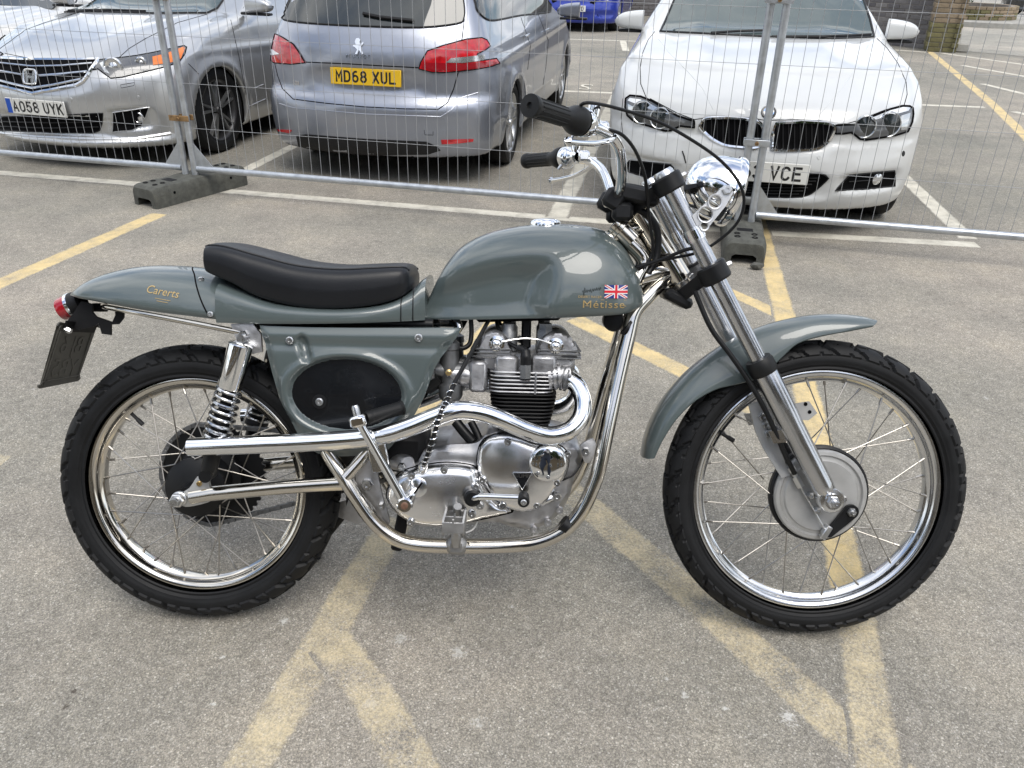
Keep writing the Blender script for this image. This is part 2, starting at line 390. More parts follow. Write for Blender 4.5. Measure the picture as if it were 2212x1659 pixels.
# fence, setting
M['galv'] = mat('galvanised_steel', (.50, .53, .56), .42, .75, noise=(22, .16, .12))
M['wire'] = mat('galvanised_wire', (.36, .37, .38), .6, .3, noise=(8, .15, .1))
M['block'] = mat('recycled_rubber_block', (.082, .084, .074), .85, noise=(26, .35, .1), bump=(120, .5, .006))
M['rust'] = mat('rusty_clamp', (.30, .19, .09), .6, .5, noise=(60, .45, .15))
M['stone'] = mat('grey_stone', (.085, .085, .075), .85, noise=(60, .35, .1), bump=(90, .6, .004))
# ------------------------------------------------------------------ ground and paint
# splashes, oil drips and dusty patches on the tarmac: place, radius, colour, strength
STAINS = [(612, 1342, 0.02, (.60, .59, .56), 0.75), (866, 1380, 0.026, (.60, .59, .56), 0.45), (990, 1408, 0.026, (.60, .59, .56), 0.55), (1702, 1550, 0.026, (.60, .59, .56), 0.8), (1565, 1528, 0.012, (.60, .59, .56), 0.8), (1478, 1500, 0.014, (.60, .59, .56), 0.7), (1440, 1468, 0.01, (.60, .59, .56), 0.6), (1030, 1560, 0.024, (.60, .59, .56), 0.45), (800, 1520, 0.022, (.60, .59, .56), 0.5), (460, 1520, 0.009, (.60, .59, .56), 0.8), (480, 1418, 0.009, (.60, .59, .56), 0.8), (850, 1305, 0.009, (.60, .59, .56), 0.7), (1105, 1310, 0.008, (.60, .59, .56), 0.7), (160, 1492, 0.012, (.05, .038, .03), 0.8), (139, 1528, 0.013, (.05, .038, .03), 0.8), (1818, 1178, 0.01, (.05, .038, .03), 0.9), (2130, 860, 0.012, (.60, .59, .56), 0.8), ]
def asphalt_nodes(nt):
    """nodes for weathered tarmac in metres; returns (colour, height, roughness-free) sockets"""
    N = lambda t: nt.nodes.new(t); K = nt.links.new
    tcn = N('ShaderNodeTexCoord'); obj = tcn.outputs['Object']
    def noise(sc, det=5, ro=.6, vec=obj):
        n = N('ShaderNodeTexNoise'); n.inputs['Scale'].default_value = sc; n.inputs['Detail'].default_value = det; n.inputs['Roughness'].default_value = ro; K(vec, n.inputs['Vector']); return n.outputs['Fac']
    def ramp(f, *st):
        r = N('ShaderNodeValToRGB'); e = r.color_ramp.elements
        while len(e) < len(st): e.new(.5)
        for q, (p, c) in zip(e, st): q.position = p; q.color = (*c, 1) if len(c) == 3 else c
        K(f, r.inputs[0]); return r.outputs[0]
    def mix(f, a, b, mode='MIX'):
        x = N('ShaderNodeMix'); x.data_type = 'RGBA'; x.blend_type = mode
        if isinstance(f, (int, float)): x.inputs[0].default_value = f
        else: K(f, x.inputs[0])
        for i, q in ((6, a), (7, b)):
            if isinstance(q, tuple): x.inputs[i].default_value = (*q, 1)
            else: K(q, x.inputs[i])
        return x.outputs[2]
    v = N('ShaderNodeTexVoronoi'); v.inputs['Scale'].default_value = 270; K(obj, v.inputs['Vector'])
    v2 = N('ShaderNodeTexVoronoi'); v2.inputs['Scale'].default_value = 430; K(obj, v2.inputs['Vector'])
    sp = N('ShaderNodeSeparateColor'); K(v.outputs['Color'], sp.inputs[0])
    sp2 = N('ShaderNodeSeparateColor'); K(v2.outputs['Color'], sp2.inputs[0])
    agg = ramp(sp.outputs[0], (0, (.232, .220, .194)), (.35, (.272, .258, .228)), (.70, (.306, .291, .258)), (.93, (.350, .334, .300)), (1, (.48, .465, .43)))
    agg2 = ramp(sp2.outputs[1], (0, (.68, .68, .68)), (.6, (1, 1, 1)), (1, (1.35, 1.33, 1.28)))
    c = mix(1.0, agg, agg2, 'MULTIPLY')
    # dark gaps between the stones
    gap = ramp(v.outputs['Distance'], (.0, (1.12, 1.12, 1.12)), (.55, (.92, .92, .92)), (.85, (.55, .55, .55)))
    c = mix(.6, c, gap, 'MULTIPLY')
    # large patches: brownish-pink, grey-green, dusty
    big = ramp(noise(.42, 4), (.36, (1.22, 1.17, 1.13)), (.5, (1.0, .99, .965)), (.64, (.82, .835, .82)))
    c = mix(1.0, c, big, 'MULTIPLY')
    mid = ramp(noise(3.1, 6), (.30, (.84, .84, .85)), (.5, (1, 1, 1)), (.72, (1.16, 1.14, 1.10)))
    c = mix(1.0, c, mid, 'MULTIPLY')
    fine = ramp(noise(28, 5, .7), (.30, (.80, .80, .80)), (.5, (1, 1, 1)), (.70, (1.2, 1.2, 1.2)))
    c = mix(.8, c, fine, 'MULTIPLY')
    # small pale flecks and splashes
    vf = N('ShaderNodeTexVoronoi'); vf.inputs['Scale'].default_value = 7.5; K(obj, vf.inputs['Vector'])
    wob = N('ShaderNodeMath'); wob.operation = 'MULTIPLY_ADD'; K(noise(60, 4, .7), wob.inputs[0]); wob.inputs[1].default_value = .22; K(vf.outputs['Distance'], wob.inputs[2])
    sf = N('ShaderNodeSeparateColor'); K(vf.outputs['Color'], sf.inputs[0])
    rad = N('ShaderNodeMapRange'); rad.inputs['From Min'].default_value = .55; rad.inputs['From Max'].default_value = 1.0; rad.inputs['To Min'].default_value = .06; rad.inputs['To Max'].default_value = .20; K(sf.outputs[0], rad.inputs[0])
    sub = N('ShaderNodeMath'); sub.operation = 'SUBTRACT'; K(rad.outputs[0], sub.inputs[0]); K(wob.outputs[0], sub.inputs[1])
    fl = N('ShaderNodeMapRange'); fl.inputs['From Min'].default_value = 0.0; fl.inputs['From Max'].default_value = .05; K(sub.outputs[0], fl.inputs[0])
    flf = N('ShaderNodeMath'); flf.operation = 'MULTIPLY'; flf.inputs[1].default_value = .55; K(fl.outputs[0], flf.inputs[0])
    c = mix(flf.outputs[0], c, (.48, .46, .43))
    nz = noise(105, 5, .75)
    for (px, py, r, col_, am) in STAINS:
        q = ground(px, py); vd = N('ShaderNodeVectorMath'); vd.operation = 'DISTANCE'; K(obj, vd.inputs[0]); vd.inputs[1].default_value = (q.x, q.y, 0)
        wb_ = N('ShaderNodeMath'); wb_.operation = 'MULTIPLY_ADD'; K(nz, wb_.inputs[0]); wb_.inputs[1].default_value = r * 4.2; K(vd.outputs['Value'], wb_.inputs[2])
        mr = N('ShaderNodeMapRange'); mr.inputs['From Min'].default_value = r * 2.75; mr.inputs['From Max'].default_value = r * 2.25; mr.inputs['To Min'].default_value = 0; mr.inputs['To Max'].default_value = am; K(wb_.outputs[0], mr.inputs[0])
        c = mix(mr.outputs[0], c, col_)
    h = N('ShaderNodeMath'); h.operation = 'MULTIPLY_ADD'; K(v.outputs['Distance'], h.inputs[0]); h.inputs[1].default_value = -1.0; K(noise(90, 4), h.inputs[2])
    return c, h.outputs[0], noise, ramp, mix
def ground_mat(name, paint=None, wear=.5, tint=None):
    m = bpy.data.materials.new(name); m.use_nodes = True; nt = m.node_tree; b = nt.nodes['Principled BSDF']
    c, h, noise, ramp, mix = asphalt_nodes(nt)
    b.inputs['Roughness'].default_value = .88; b.inputs['Specular IOR Level'].default_value = .25
    dist = .004
    if tint: c = mix(1.0, c, tint, 'MULTIPLY')
    if paint:
        # paint left on the tops of the stones, worn through in specks and patches
        sp = ramp(noise(130, 4, .75), (.42 + .10 * (wear - .5), (1, 1, 1)), (.60 + .12 * (.5 - wear) , (.0, .0, .0)))
        pa = ramp(noise(6.5, 6, .68), (.30 + .25 * (wear - .5), (.15, .15, .15)), (.62 + .2 * (wear - .5), (1, 1, 1)))
        mm = nt.nodes.new('ShaderNodeMix'); mm.data_type = 'FLOAT'
        # coverage = patch amount, pushed down where specks are missing
        s1 = nt.nodes.new('ShaderNodeSeparateColor'); nt.links.new(sp, s1.inputs[0]); s2 = nt.nodes.new('ShaderNodeSeparateColor'); nt.links.new(pa, s2.inputs[0])
        mu = nt.nodes.new('ShaderNodeMath'); mu.operation = 'MULTIPLY_ADD'; nt.links.new(s1.outputs[0], mu.inputs[0]); mu.inputs[1].default_value = -wear * 1.1; nt.links.new(s2.outputs[0], mu.inputs[2]); mu.use_clamp = True
        mv = nt.nodes.new('ShaderNodeMath'); mv.operation = 'MULTIPLY'; nt.links.new(mu.outputs[0], mv.inputs[0]); mv.inputs[1].default_value = 1.0 - .35 * wear
        uvn = nt.nodes.new('ShaderNodeUVMap'); uvn.uv_map = 'UVMap'; sx_ = nt.nodes.new('ShaderNodeSeparateXYZ'); nt.links.new(uvn.outputs[0], sx_.inputs[0])
        e0 = nt.nodes.new('ShaderNodeMath'); e0.operation = 'PINGPONG'; e0.inputs[1].default_value = .5; nt.links.new(sx_.outputs[0], e0.inputs[0])
        e1 = nt.nodes.new('ShaderNodeMath'); e1.operation = 'MULTIPLY_ADD'; nt.links.new(noise(75, 4, .7), e1.inputs[0]); e1.inputs[1].default_value = -.26; nt.links.new(e0.outputs[0], e1.inputs[2])
        e2 = nt.nodes.new('ShaderNodeMapRange'); e2.inputs['From Min'].default_value = -.07; e2.inputs['From Max'].default_value = .03; nt.links.new(e1.outputs[0], e2.inputs[0])
        m3 = nt.nodes.new('ShaderNodeMath'); m3.operation = 'MULTIPLY'; nt.links.new(mv.outputs[0], m3.inputs[0]); nt.links.new(e2.outputs[0], m3.inputs[1]); mv = m3
        pc = mix(1.0, paint, ramp(noise(18, 5, .7), (.3, (.86, .85, .82)), (.7, (1.08, 1.08, 1.08))), 'MULTIPLY')
        c = mix(mv.outputs[0], c, pc)
    nt.links.new(c, b.inputs['Base Color'])
    bp = nt.nodes.new('ShaderNodeBump'); bp.inputs['Strength'].default_value = .26; bp.inputs['Distance'].default_value = dist
    nt.links.new(h, bp.inputs['Height']); nt.links.new(bp.outputs[0], b.inputs['Normal'])
    return m
M['asphalt'] = ground_mat('tarmac')
M['white_line'] = ground_mat('white_road_paint', (.70, .67, .58), .10)
M['yellow_line'] = ground_mat('yellow_road_paint', (.74, .575, .29), .22)
M['yellow_worn'] = ground_mat('worn_yellow_road_paint', (.71, .60, .39), .45)
M['road'] = ground_mat('pale_road', None, tint=(1.25, 1.27, 1.30))

b = MB(); R_ = 420.0; n_ = 64
ring = [Vector((R_ * math.cos(2 * math.pi * k / n_), R_ * math.sin(2 * math.pi * k / n_), 0)) for k in range(n_)]
b.add([(0, 0, 0)] + ring, [(0, 1 + k, 1 + (k + 1) % n_) for k in range(n_)])
GROUND = b.build('car_park_ground', M['asphalt'], None, smooth=False, kind='structure')
LAYER = [0]
def strip(pts, w, material, name, z=.0004, jit=.003):
    """painted line: centre line of ground points, width w (or a pair), slightly ragged edges"""
    P = [Vector((p[0], p[1], 0)) for p in pts]; W = w if isinstance(w, (tuple, list)) else (w, w)
    out = []
    Ls = [0.0]
    for a, c in zip(P, P[1:]): Ls.append(Ls[-1] + (c - a).length)
    n = max(2, int(Ls[-1] / .05)); b = MB(); rows = []
    rg = random.Random(len(bpy.data.objects))
    for i in range(n + 1):
        s = Ls[-1] * i / n; k = max(j for j in range(len(P) - 1) if Ls[j] <= s + 1e-9)
        d = (P[k + 1] - P[k]).normalized(); p = P[k] + d * (s - Ls[k]); nn = Vector((-d.y, d.x, 0)); ww = (W[0] + (W[1] - W[0]) * i / n) * 1.16
        rows.append([p + nn * (ww / 2 + rg.uniform(-jit, jit)) + Vector((0, 0, z)), p - nn * (ww / 2 + rg.uniform(-jit, jit)) + Vector((0, 0, z))])
    b.rows(rows); o = b.build(name, material, GROUND, smooth=False, kind='structure', fix=False)
    uv = o.data.uv_layers.new(name='UVMap')
    for lp in o.data.loops: uv.data[lp.index].uv = (float(lp.vertex_index % 2), 0.0)
    return o
def gp(*P): return [ground(*p) for p in P]
# white bay markings
fl = gp((-260, 352), (0, 373), (749, 434), (1190, 470), (1652, 503), (2112, 529))
strip(fl, .105, M['white_line'], 'parking_line')
BAY = Vector((.178, .984, 0))
def bay(px, py, ln, w=.10, z=.0008): p = ground(px, py); strip([p, p + BAY * ln], w, M['white_line'], 'parking_line', z)
bay(497, 384, 4.7); bay(1203, 470, 4.75, .125)
p0, p1 = ground(2092, 516), ground(1958, 388); strip([p0, p0 + (p1 - p0) * 3.4], .11, M['white_line'], 'parking_line', .0008)
# the line across the rear of the bays and the next row's lines
pr = ground(1329, 201); dr = (ground(1225, 197) - pr).normalized()
strip([pr - dr * 4.0, pr + dr * 7.4], .10, M['white_line'], 'parking_line')
fr0, fr1 = ground(1215, 84), ground(1345, 88); strip([fr0 - (fr1 - fr0) * 2, fr1 + (fr1 - fr0) * .3], .11, M['white_line'], 'parking_line')
strip([ground(1345, 88), ground(1352, 110)], .12, M['white_line'], 'parking_line', .0008)
strip(gp((1905, 106), (2006, 113)), .10, M['white_line'], 'parking_line')
for a, c in (((2035, 115), (2230, 142)), ((2078, 141), (2230, 168)), ((2122, 181), (2230, 207)), ((2190, 241), (2260, 258))):
    strip(gp(a, c), .10, M['white_line'], 'parking_line', .0008)
# reserved-bay lettering, only its S clear of the cars
pS = ground(1266, 188); ang = math.atan2(BAY.y, BAY.x) - math.pi / 2
text_part('bay_letter', 'S', .62, Matrix.Translation((pS.x, pS.y, .005)) @ Matrix.Rotation(ang + math.pi, 4, 'Z'), M['white_line'], GROUND, extrude=0.0, sx=.62)['kind'] = 'structure'
# yellow hatching
def yl(P, w, mt='yellow_line', z=.0004): strip(gp(*P), w, M[mt], 'yellow_line', z)
yl([(2008, 111), (2140, 221), (2212, 291), (2330, 415)], .115)
yl([(-700, 935), (-120, 668), (0, 612), (345, 462)], .115)
yl([(1636, 470), (1692, 670), (1748, 872), (1800, 1110), (1838, 1290)], .10, z=.0008); yl([(1838, 1290), (1850, 1340), (1905, 1690), (1965, 2100)], .10, 'yellow_worn', z=.0008)
yl([(1240, 688), (1480, 805), (1700, 925)], .10)
yl([(1340, 525), (1565, 626), (1668, 672), (1700, 688)], .09)
yl([(1205, 1040), (1500, 1290), (1960, 1700), (2250, 1960)], .105, 'yellow_worn')
yl([(860, 1120), (745, 1300), (690, 1400), (510, 1700), (300, 2050)], .105, 'yellow_worn')
yl([(715, 1385), (800, 1490), (915, 1700), (1080, 2000)], .10, 'yellow_worn', .0008)
yl([(-900, 930), (-60, 995), (8, 1000)], .09, 'yellow_worn')
yl([(1085, 680), (1010, 767), (880, 920)], .10)
# ------------------------------------------------------------------ temporary fence
F_A = Vector((-2.074, 5.133, 0)); F_TH = math.radians(-12.57); F_D = Vector((math.cos(F_TH), math.sin(F_TH), 0)); F_N = Vector((-math.sin(F_TH), math.cos(F_TH), 0))
PW_ = 3.36
def fence_mat(s, side=0.0): 
    mm = Matrix.Rotation(F_TH, 4, 'Z'); p = F_A + F_D * s + F_N * side; mm.translation = p; return mm
b = MB(); b.cyl((0, 0, .17), (0, 0, 1.96), .0014, 6); wv_mesh = b.mesh('wire'); wv_mesh.materials.append(M['wire'])
b = MB(); b.cyl((.02, 0, 0), (PW_ - .02, 0, 0), .0014, 6); wh_mesh = b.mesh('wire'); wh_mesh.materials.append(M['wire'])
def make_panel(s, label, z0=.165, lean=0.0):
    root = thing('mesh_barrier', label, 'fence', fence_mat(s) @ Matrix.Rotation(lean, 4, 'X'), 'temporary fence panels')
    b = MB(); b.tube(catmull([(0, 0, .035), (0, 0, 1.0), (0, 0, 1.93)], 2) , .0205, 14); b.build('post', M['galv'], root)
    b = MB(); b.tube([(PW_, 0, .035), (PW_, 0, 1.93)], .0205, 14); b.build('post', M['galv'], root)
    b = MB(); b.tube([(.02, 0, z0), (PW_ - .02, 0, z0)], .0195, 14); b.build('rail', M['galv'], root)
    b = MB(); b.tube([(0, 0, 1.93), (.012, 0, 1.965), (.05, 0, 1.98), (PW_ - .05, 0, 1.98), (PW_ - .012, 0, 1.965), (PW_, 0, 1.93)], .0205, 12); b.build('rail', M['galv'], root)
    for x, sg in ((.018, 1), (PW_ - .018, -1)):
        b = MB(); b.prism([(x, -.002, z0 + .16), (x, -.002, z0 + .005), (x + sg * .125, -.002, z0 + .0055)], (0, .004, 0)); b.build('gusset', M['galv'], root)
    n = 54
    for i in range(1, n):
        o = link('wire', wv_mesh, root); o.location = (PW_ * i / n + RNG.uniform(-.003, .003), .0045, 0); o.rotation_euler = (0, RNG.uniform(-.0025, .0025), 0)
    for k in range(7):
        o = link('wire', wh_mesh, root); o.location = (0, .0007, .415 + .263 * k)
    return root
make_panel(.03, 'wire mesh fence panel between the two rubber feet, in front of the blue-grey estate car')
make_panel(.03 - PW_ - .07, 'wire mesh fence panel in front of the silver saloon car')
make_panel(.03 + PW_ + .075, 'wire mesh fence panel in front of the white saloon car and open tarmac')
# clamps
def clamp(s, z, label, mt):
    root = thing('fence_clamp', label, 'clamp', fence_mat(s) @ Matrix.Translation((0, 0, z)), 'clamps joining the fence panels')
    for y in (-.026, .026):
        b = MB(); b.box((0, y, 0), (.135, .006, .034), bev=.002); b.build('strap', M[mt], root)
    b = MB(); b.tube([(.0, -.045, 0), (.0, .04, 0)], .006, 8); b.build('bolt', M['rust'], root)
    b = MB(); b.lathe([(0, -.008), (.011, -.008), (.011, .004), (0, .004)], (0, -.037, 0), (0, 1, 0), 6); b.build('nut', M['rust'], root)
    return root
SL, SR = -.005, .03 + PW_ + .037
clamp(SL, .475, 'rusty clamp joining the fence posts beside the silver saloon car', 'rust')
clamp(SR, .555, 'galvanised clamp joining the fence posts in front of the white car grille', 'galv')
clamp(SL, 1.15, 'rusty upper clamp on the fence posts beside the silver saloon car', 'rust')
clamp(SR, 1.24, 'galvanised upper clamp on the fence posts before the white car windscreen', 'galv')
# rubber feet: long trough-like blocks with a hollow underneath
def make_foot(c, d, label, ln=.72):
    x = Vector((d.x, d.y, 0)).normalized(); y = Vector((-x.y, x.x, 0)); mm = Matrix.Identity(4)
    for i in range(3): mm[i][0] = x[i]; mm[i][1] = y[i]; mm[i][2] = (0, 0, 1)[i]; mm[i][3] = c[i]
    root = thing('ballast_block', label, 'fence foot', mm, 'rubber feet of the fence')
    hl = ln / 2; H = .128; wd = .11
    def sec(x, k, hh):      # outline of a slice: rounded box with a tunnel below
        w_ = wd * k
        return [Vector((x, -w_, 0)), Vector((x, -w_, hh * .55)), Vector((x, -w_ * .97, hh * .80)), Vector((x, -w_ * .86, hh * .95)), Vector((x, -w_ * .70, hh)), Vector((x, w_ * .70, hh)), Vector((x, w_ * .86, hh * .95)), Vector((x, w_ * .97, hh * .80)), Vector((x, w_, hh * .55)), Vector((x, w_, 0)),
                Vector((x, w_ * .66, 0)), Vector((x, w_ * .64, hh * .36)), Vector((x, w_ * .45, hh * .46)), Vector((x, -w_ * .45, hh * .46)), Vector((x, -w_ * .64, hh * .36)), Vector((x, -w_ * .66, 0))]
    xs = [(-hl, .90, H * .86), (-hl + .012, .97, H * .95), (-hl + .035, 1.0, H), (-hl * .55, 1.0, H), (-hl * .5, .985, H * .97), (-.09, .985, H * .97), (-.07, 1, H), (.07, 1, H), (.09, .985, H * .97), (hl * .5, .985, H * .97), (hl * .55, 1.0, H), (hl - .035, 1.0, H), (hl - .012, .97, H * .95), (hl, .90, H * .86)]
    b = MB(); b.rows([sec(*q) for q in xs], closed_u=True)
    for i in (0, len(xs) - 1):   # end faces around the tunnel
        s_ = sec(*xs[i]); b.add(s_, [tuple(range(0, 16)) if i else tuple(range(15, -1, -1))])
    b.build('block', M['block'], root, ang=30)
    for xx in (-.20, .20):       # recessed trays on top
        b = MB(); b.box((xx, 0, H - .0035), (.13, .085, .0055), bev=.004); b.build('tray', M['black_matt'], root)
    for xx in (-.30, -.245, .245, .30):
        for yy in (-.045, .045):
            b = MB(); b.lathe([(.016, H - .004), (.016, H + .0035), (.011, H + .004), (.011, H - .004)], (xx, yy, 0), (0, 0, 1), 12); b.build('socket', M['black_matt'], root)
    for xx in (-.22, .22):
        b = MB(); b.lathe([(0, -.001), (.009, -.001), (.009, .004), (0, .004)], (xx, -wd * .998, .075), (0, 1, 0), 10); b.build('hole', M['gap'], root)
    return root
fc = F_A + F_D * SL; make_foot(fc, Vector((.47, .78)), 'grey rubber fence foot on the white line beside the silver saloon car')
fc = F_A + F_D * SR; make_foot(fc, Vector((.20, .98)), 'grey rubber fence foot on the yellow line before the white saloon car')
# a loose stone beside the foot
b = MB(); bm = bmesh.new(); bmesh.ops.create_icosphere(bm, subdivisions=2, radius=1)
rg = random.Random(3); c = ground(1634, 582)
vs_ = []
for v in bm.verts:
    k = 1 + rg.uniform(-.16, .16); vs_.append(Vector((v.co.x * .034 * k, v.co.y * .022 * k, v.co.z * .018 * k)))
zmin = min(v.z for v in vs_)
b.add([v - Vector((0, 0, zmin)) for v in vs_], [tuple(q.index for q in f.verts) for f in bm.faces]); bm.free()
o = b.build('stone', M['stone'], None, ang=25, label='small grey loose stone lying on the yellow line beside the fence foot', cat='stone'); o.location = (c.x, c.y, .003)
# ------------------------------------------------------------------ cars: smooth bodies from implicit surfaces, details laid on them
def smax(a, b, k):
    h = np.clip(.5 + .5 * (a - b) / k, 0, 1); return a * h + b * (1 - h) + k * h * (1 - h)
def surface_net(fn, lo, hi, h):
    ax = [np.arange(lo[i], hi[i] + h, h) for i in range(3)]; X, Y, Z = np.meshgrid(*ax, indexing='ij'); F = fn(X, Y, Z)
    n = [len(a) - 1 for a in ax]; S = F < 0
    acc = np.zeros((*n, 3)); cnt = np.zeros(n)
    for d in range(3):
        o1, o2 = [(1, 2), (0, 2), (0, 1)][d]
        for i in (0, 1):
            for j in (0, 1):
                s0 = [None] * 3; s1 = [None] * 3; off = [0, 0, 0]; off[o1] = i; off[o2] = j
                for q in range(3):
                    if q == d: s0[q] = slice(0, n[q]); s1[q] = slice(1, n[q] + 1)
                    else: s0[q] = s1[q] = slice(off[q], off[q] + n[q])
                a, b_ = F[tuple(s0)], F[tuple(s1)]; c = (a < 0) != (b_ < 0)
                t = np.where(c, a / np.where(c, a - b_, 1), 0)
                for q in range(3): acc[..., q] += np.where(c, off[q] + (t if q == d else 0), 0)
                cnt += c
    m = cnt > 0; idx = -np.ones(n, int); idx[m] = np.arange(m.sum()); ijk = np.argwhere(m)
    P = (ijk + acc[m] / cnt[m][:, None]) * h + np.array([a[0] for a in ax])
    Q = []
    for d in range(3):
        o1, o2 = [(1, 2), (2, 0), (0, 1)][d]; s0 = [slice(1, -1)] * 3; s1 = [slice(1, -1)] * 3; s0[d] = slice(0, n[d]); s1[d] = slice(1, n[d] + 1)
        c = S[tuple(s0)] != S[tuple(s1)]; e = np.argwhere(c); fl = S[tuple(s0)][c]
        e = e + np.array([0 if q == d else 1 for q in range(3)])
        def g(a, b_):
            k = e.copy(); k[:, o1] -= a; k[:, o2] -= b_; return idx[tuple(k.T)]
        q4 = np.stack([g(1, 1), g(0, 1), g(0, 0), g(1, 0)], 1); q4[~fl] = q4[~fl][:, ::-1]; Q.append(q4)
    Q = np.concatenate(Q); Q = Q[(Q >= 0).all(1)]
    for _ in range(3):
        e = h * .1; f0 = fn(*P.T); G = np.stack([(fn(*(P + np.eye(3)[q] * e).T) - f0) / e for q in range(3)], 1)
        st = f0[:, None] * G / np.maximum((G ** 2).sum(1), 1e-6)[:, None]; ln = np.linalg.norm(st, axis=1); P = P - st * np.minimum(1, h * .6 / np.maximum(ln, 1e-9))[:, None]
    return P, Q
def spl(pts, n=8):
    a = np.array([tuple(p) for p in catmull([(x, y, 0) for x, y in pts], n)]); a = a[np.argsort(a[:, 0])]
    return lambda v: np.interp(v, a[:, 0], a[:, 1])
class Car:
    def __init__(s, name, label, paint, pose, sc, spec, h=.026, group='parked cars'):
        s.paint = paint; s.sp = spec
        c, sn = math.cos(pose[2]), math.sin(pose[2])
        s.mw = Matrix(((c * sc, -sn * sc, 0, pose[0]), (sn * sc, c * sc, 0, pose[1]), (0, 0, sc, 0), (0, 0, 0, 1))); s.inv = s.mw.inverted()
        s.root = thing(name, label, 'car', s.mw, group)
        top = spl(spec['top']); hw = spl(spec['hw']); ins = spl(spec['inset']); fr = spl(spec['front']); rr = spl(spec['rear']); xf, xr = spec['x']; W = max(q[1] for q in spec['hw'])
        pa, pn = spec['fplan']; ra, rn = spec['rplan']; arches = spec['arches']; AR = spec.get('arch_r', .345); zb = spec.get('zb', .17)
        kt = spec.get('k_top', .09)
        def dent(ay, z, key='dents'):
            o = 0.0
            for (yc, zc, ry, rz, dp, ex) in spec.get(key, ()): o = o + dp * (1 - sm(.75, 1.25, (np.abs((ay - yc) / ry) ** ex + np.abs((z - zc) / rz) ** ex) ** (1 / ex)))
            return o
        def fn(x, y, z):
            ay = np.abs(y); yn = ay / W
            tz = top(x); sl = (top(x + .03) - top(x - .03)) / .06
            crown = .035 + .05 * sm(1.0, 1.35, tz)
            tz = tz - crown * yn ** 2
            if 'bonnet' in spec:            # raised lines running back over the bonnet
                bx0, bx1, by, bh = spec['bonnet']; tz = tz + bh * sm(bx0 - .45, bx0 - .15, x) * (1 - sm(bx1 - .35, bx1, x)) * (np.exp(-((ay - by - .10 * (bx1 - x)) / .16) ** 2) - .35 * np.exp(-((ay - by - .30) / .10) ** 2))
            ft = (z - tz) / np.sqrt(1 + sl ** 2)
            side = ins(z); yw = hw(x) - side
            for ac in arches: yw = yw + .014 * np.exp(-(((np.hypot(x - ac, z - .31) - AR - .03) / .045) ** 2)) * (z < .75)
            if 'crease' in spec:
                for z0_, sl_, am in spec['crease']: yw = yw + am * np.exp(-((z - z0_ - sl_ * x) / .03) ** 2) * (x < xf - .4) * (x > xr + .3)
            fs = (ay - yw)
            ff = x - (xf - pa * yn ** pn - fr(z) - dent(ay, z)); fb = (xr + ra * yn ** rn + rr(z) + dent(ay, z, 'rdents')) - x
            f = smax(fs, ft, kt); f = smax(f, ff, spec.get('kf', .10)); f = smax(f, fb, .10); f = smax(f, zb - z, .04)
            for ac in arches:
                cy = np.hypot(x - ac, z - .31) - AR; cut = smax(-cy, .50 - ay, .02) * -1
                f = np.maximum(f, np.minimum(-cy, ay - .52))
            return f
        P, Q = surface_net(fn, (xr - .08, -W - .08, zb - .06), (xf + .08, W + .08, max(q[1] for q in spec['top']) + .08), h)
        b = MB(); b.add(P.tolist(), Q.tolist()); me = b.mesh('body', True, 60, fix=False); me.materials.append(paint); me.materials.append(M['gap'])
        # the inside of the wheel arches and the underside are black
        co = P[Q].mean(1); dark = np.zeros(len(Q), bool)
        for ac in arches: dark |= (np.hypot(co[:, 0] - ac, co[:, 2] - .31) < AR + .004) & (np.abs(co[:, 1]) < W - .035)
        dark |= co[:, 2] < zb + .012
        me.polygons.foreach_set('material_index', dark.astype(int).tolist())
        s.body = link('body', me, s.root); s.P, s.Q = P, Q
        s.bvh = BVHTree.FromPolygons([tuple(p) for p in P], [tuple(q) for q in Q])
    def hit(s, px, py, cx=None, cy=None):
        o = s.inv @ CAM_O
        for k in range(40):
            t = k / 40.0; x, y = (px, py) if cx is None else (px + (cx - px) * t, py + (cy - py) * t)
            d = (s.inv.to_3x3() @ pix_ray(x, y)).normalized(); p, n, i, dist = s.bvh.ray_cast(o, d)
            if p is not None: return p, n
            if cx is None: break
        return None, None
    def patch(s, name, poly, mt, off=.004, step=6.0, parent=None, mirror=False, skirt=.012, rim=None, rim_mat=None, only_mirror=False):
        """a piece lying on the body with the outline seen at poly (picture points)"""
        V, F, n = fill2d(poly, step); cx = sum(p[0] for p in V[:n]) / n; cy = sum(p[1] for p in V[:n]) / n; H = [s.hit(x, y, cx, cy) for x, y in V]
        if any(p is None for p, _ in H): return None
        o = None
        for mi in ((1, -1) if mirror else (1,)):
            if only_mirror and mi == 1: continue
            b = MB(); vs = [Vector(((p + q * off).x, (p + q * off).y * mi, (p + q * off).z)) for p, q in H]; k = len(vs)
            vs += [Vector(((p - q * skirt).x, (p - q * skirt).y * mi, (p - q * skirt).z)) for p, q in H[:n]]
            b.add(vs, list(F) + [(i, (i + 1) % n, k + (i + 1) % n, k + i) for i in range(n)]); ob = b.build(name, mt, parent or s.root, ang=50)
            if rim:
                b = MB(); b.tube([vs[i] for i in range(n)], rim, 6, closed=True); b.build('surround', rim_mat or mt, ob)
            o = o or ob
        return o
    def line(s, name, pts, r, mt, off=.0, parent=None, mirror=False, step=8, closed=False):
        P = [s.hit(x, y) for x, y in (densify(pts, step, closed))]; P = [p + n * off for p, n in P if p is not None]
        if len(P) < 2: return None
        o = None
        for mi in ((1, -1) if mirror else (1,)):
            b = MB(); b.tube([Vector((p.x, p.y * mi, p.z)) for p in P], r, 6, closed=closed); ob = b.build(name, mt, parent or s.root); o = o or ob
        return o
    def frame_at(s, px, py, up=(0, 0, 1)):
        p, n = s.hit(px, py); return p, n
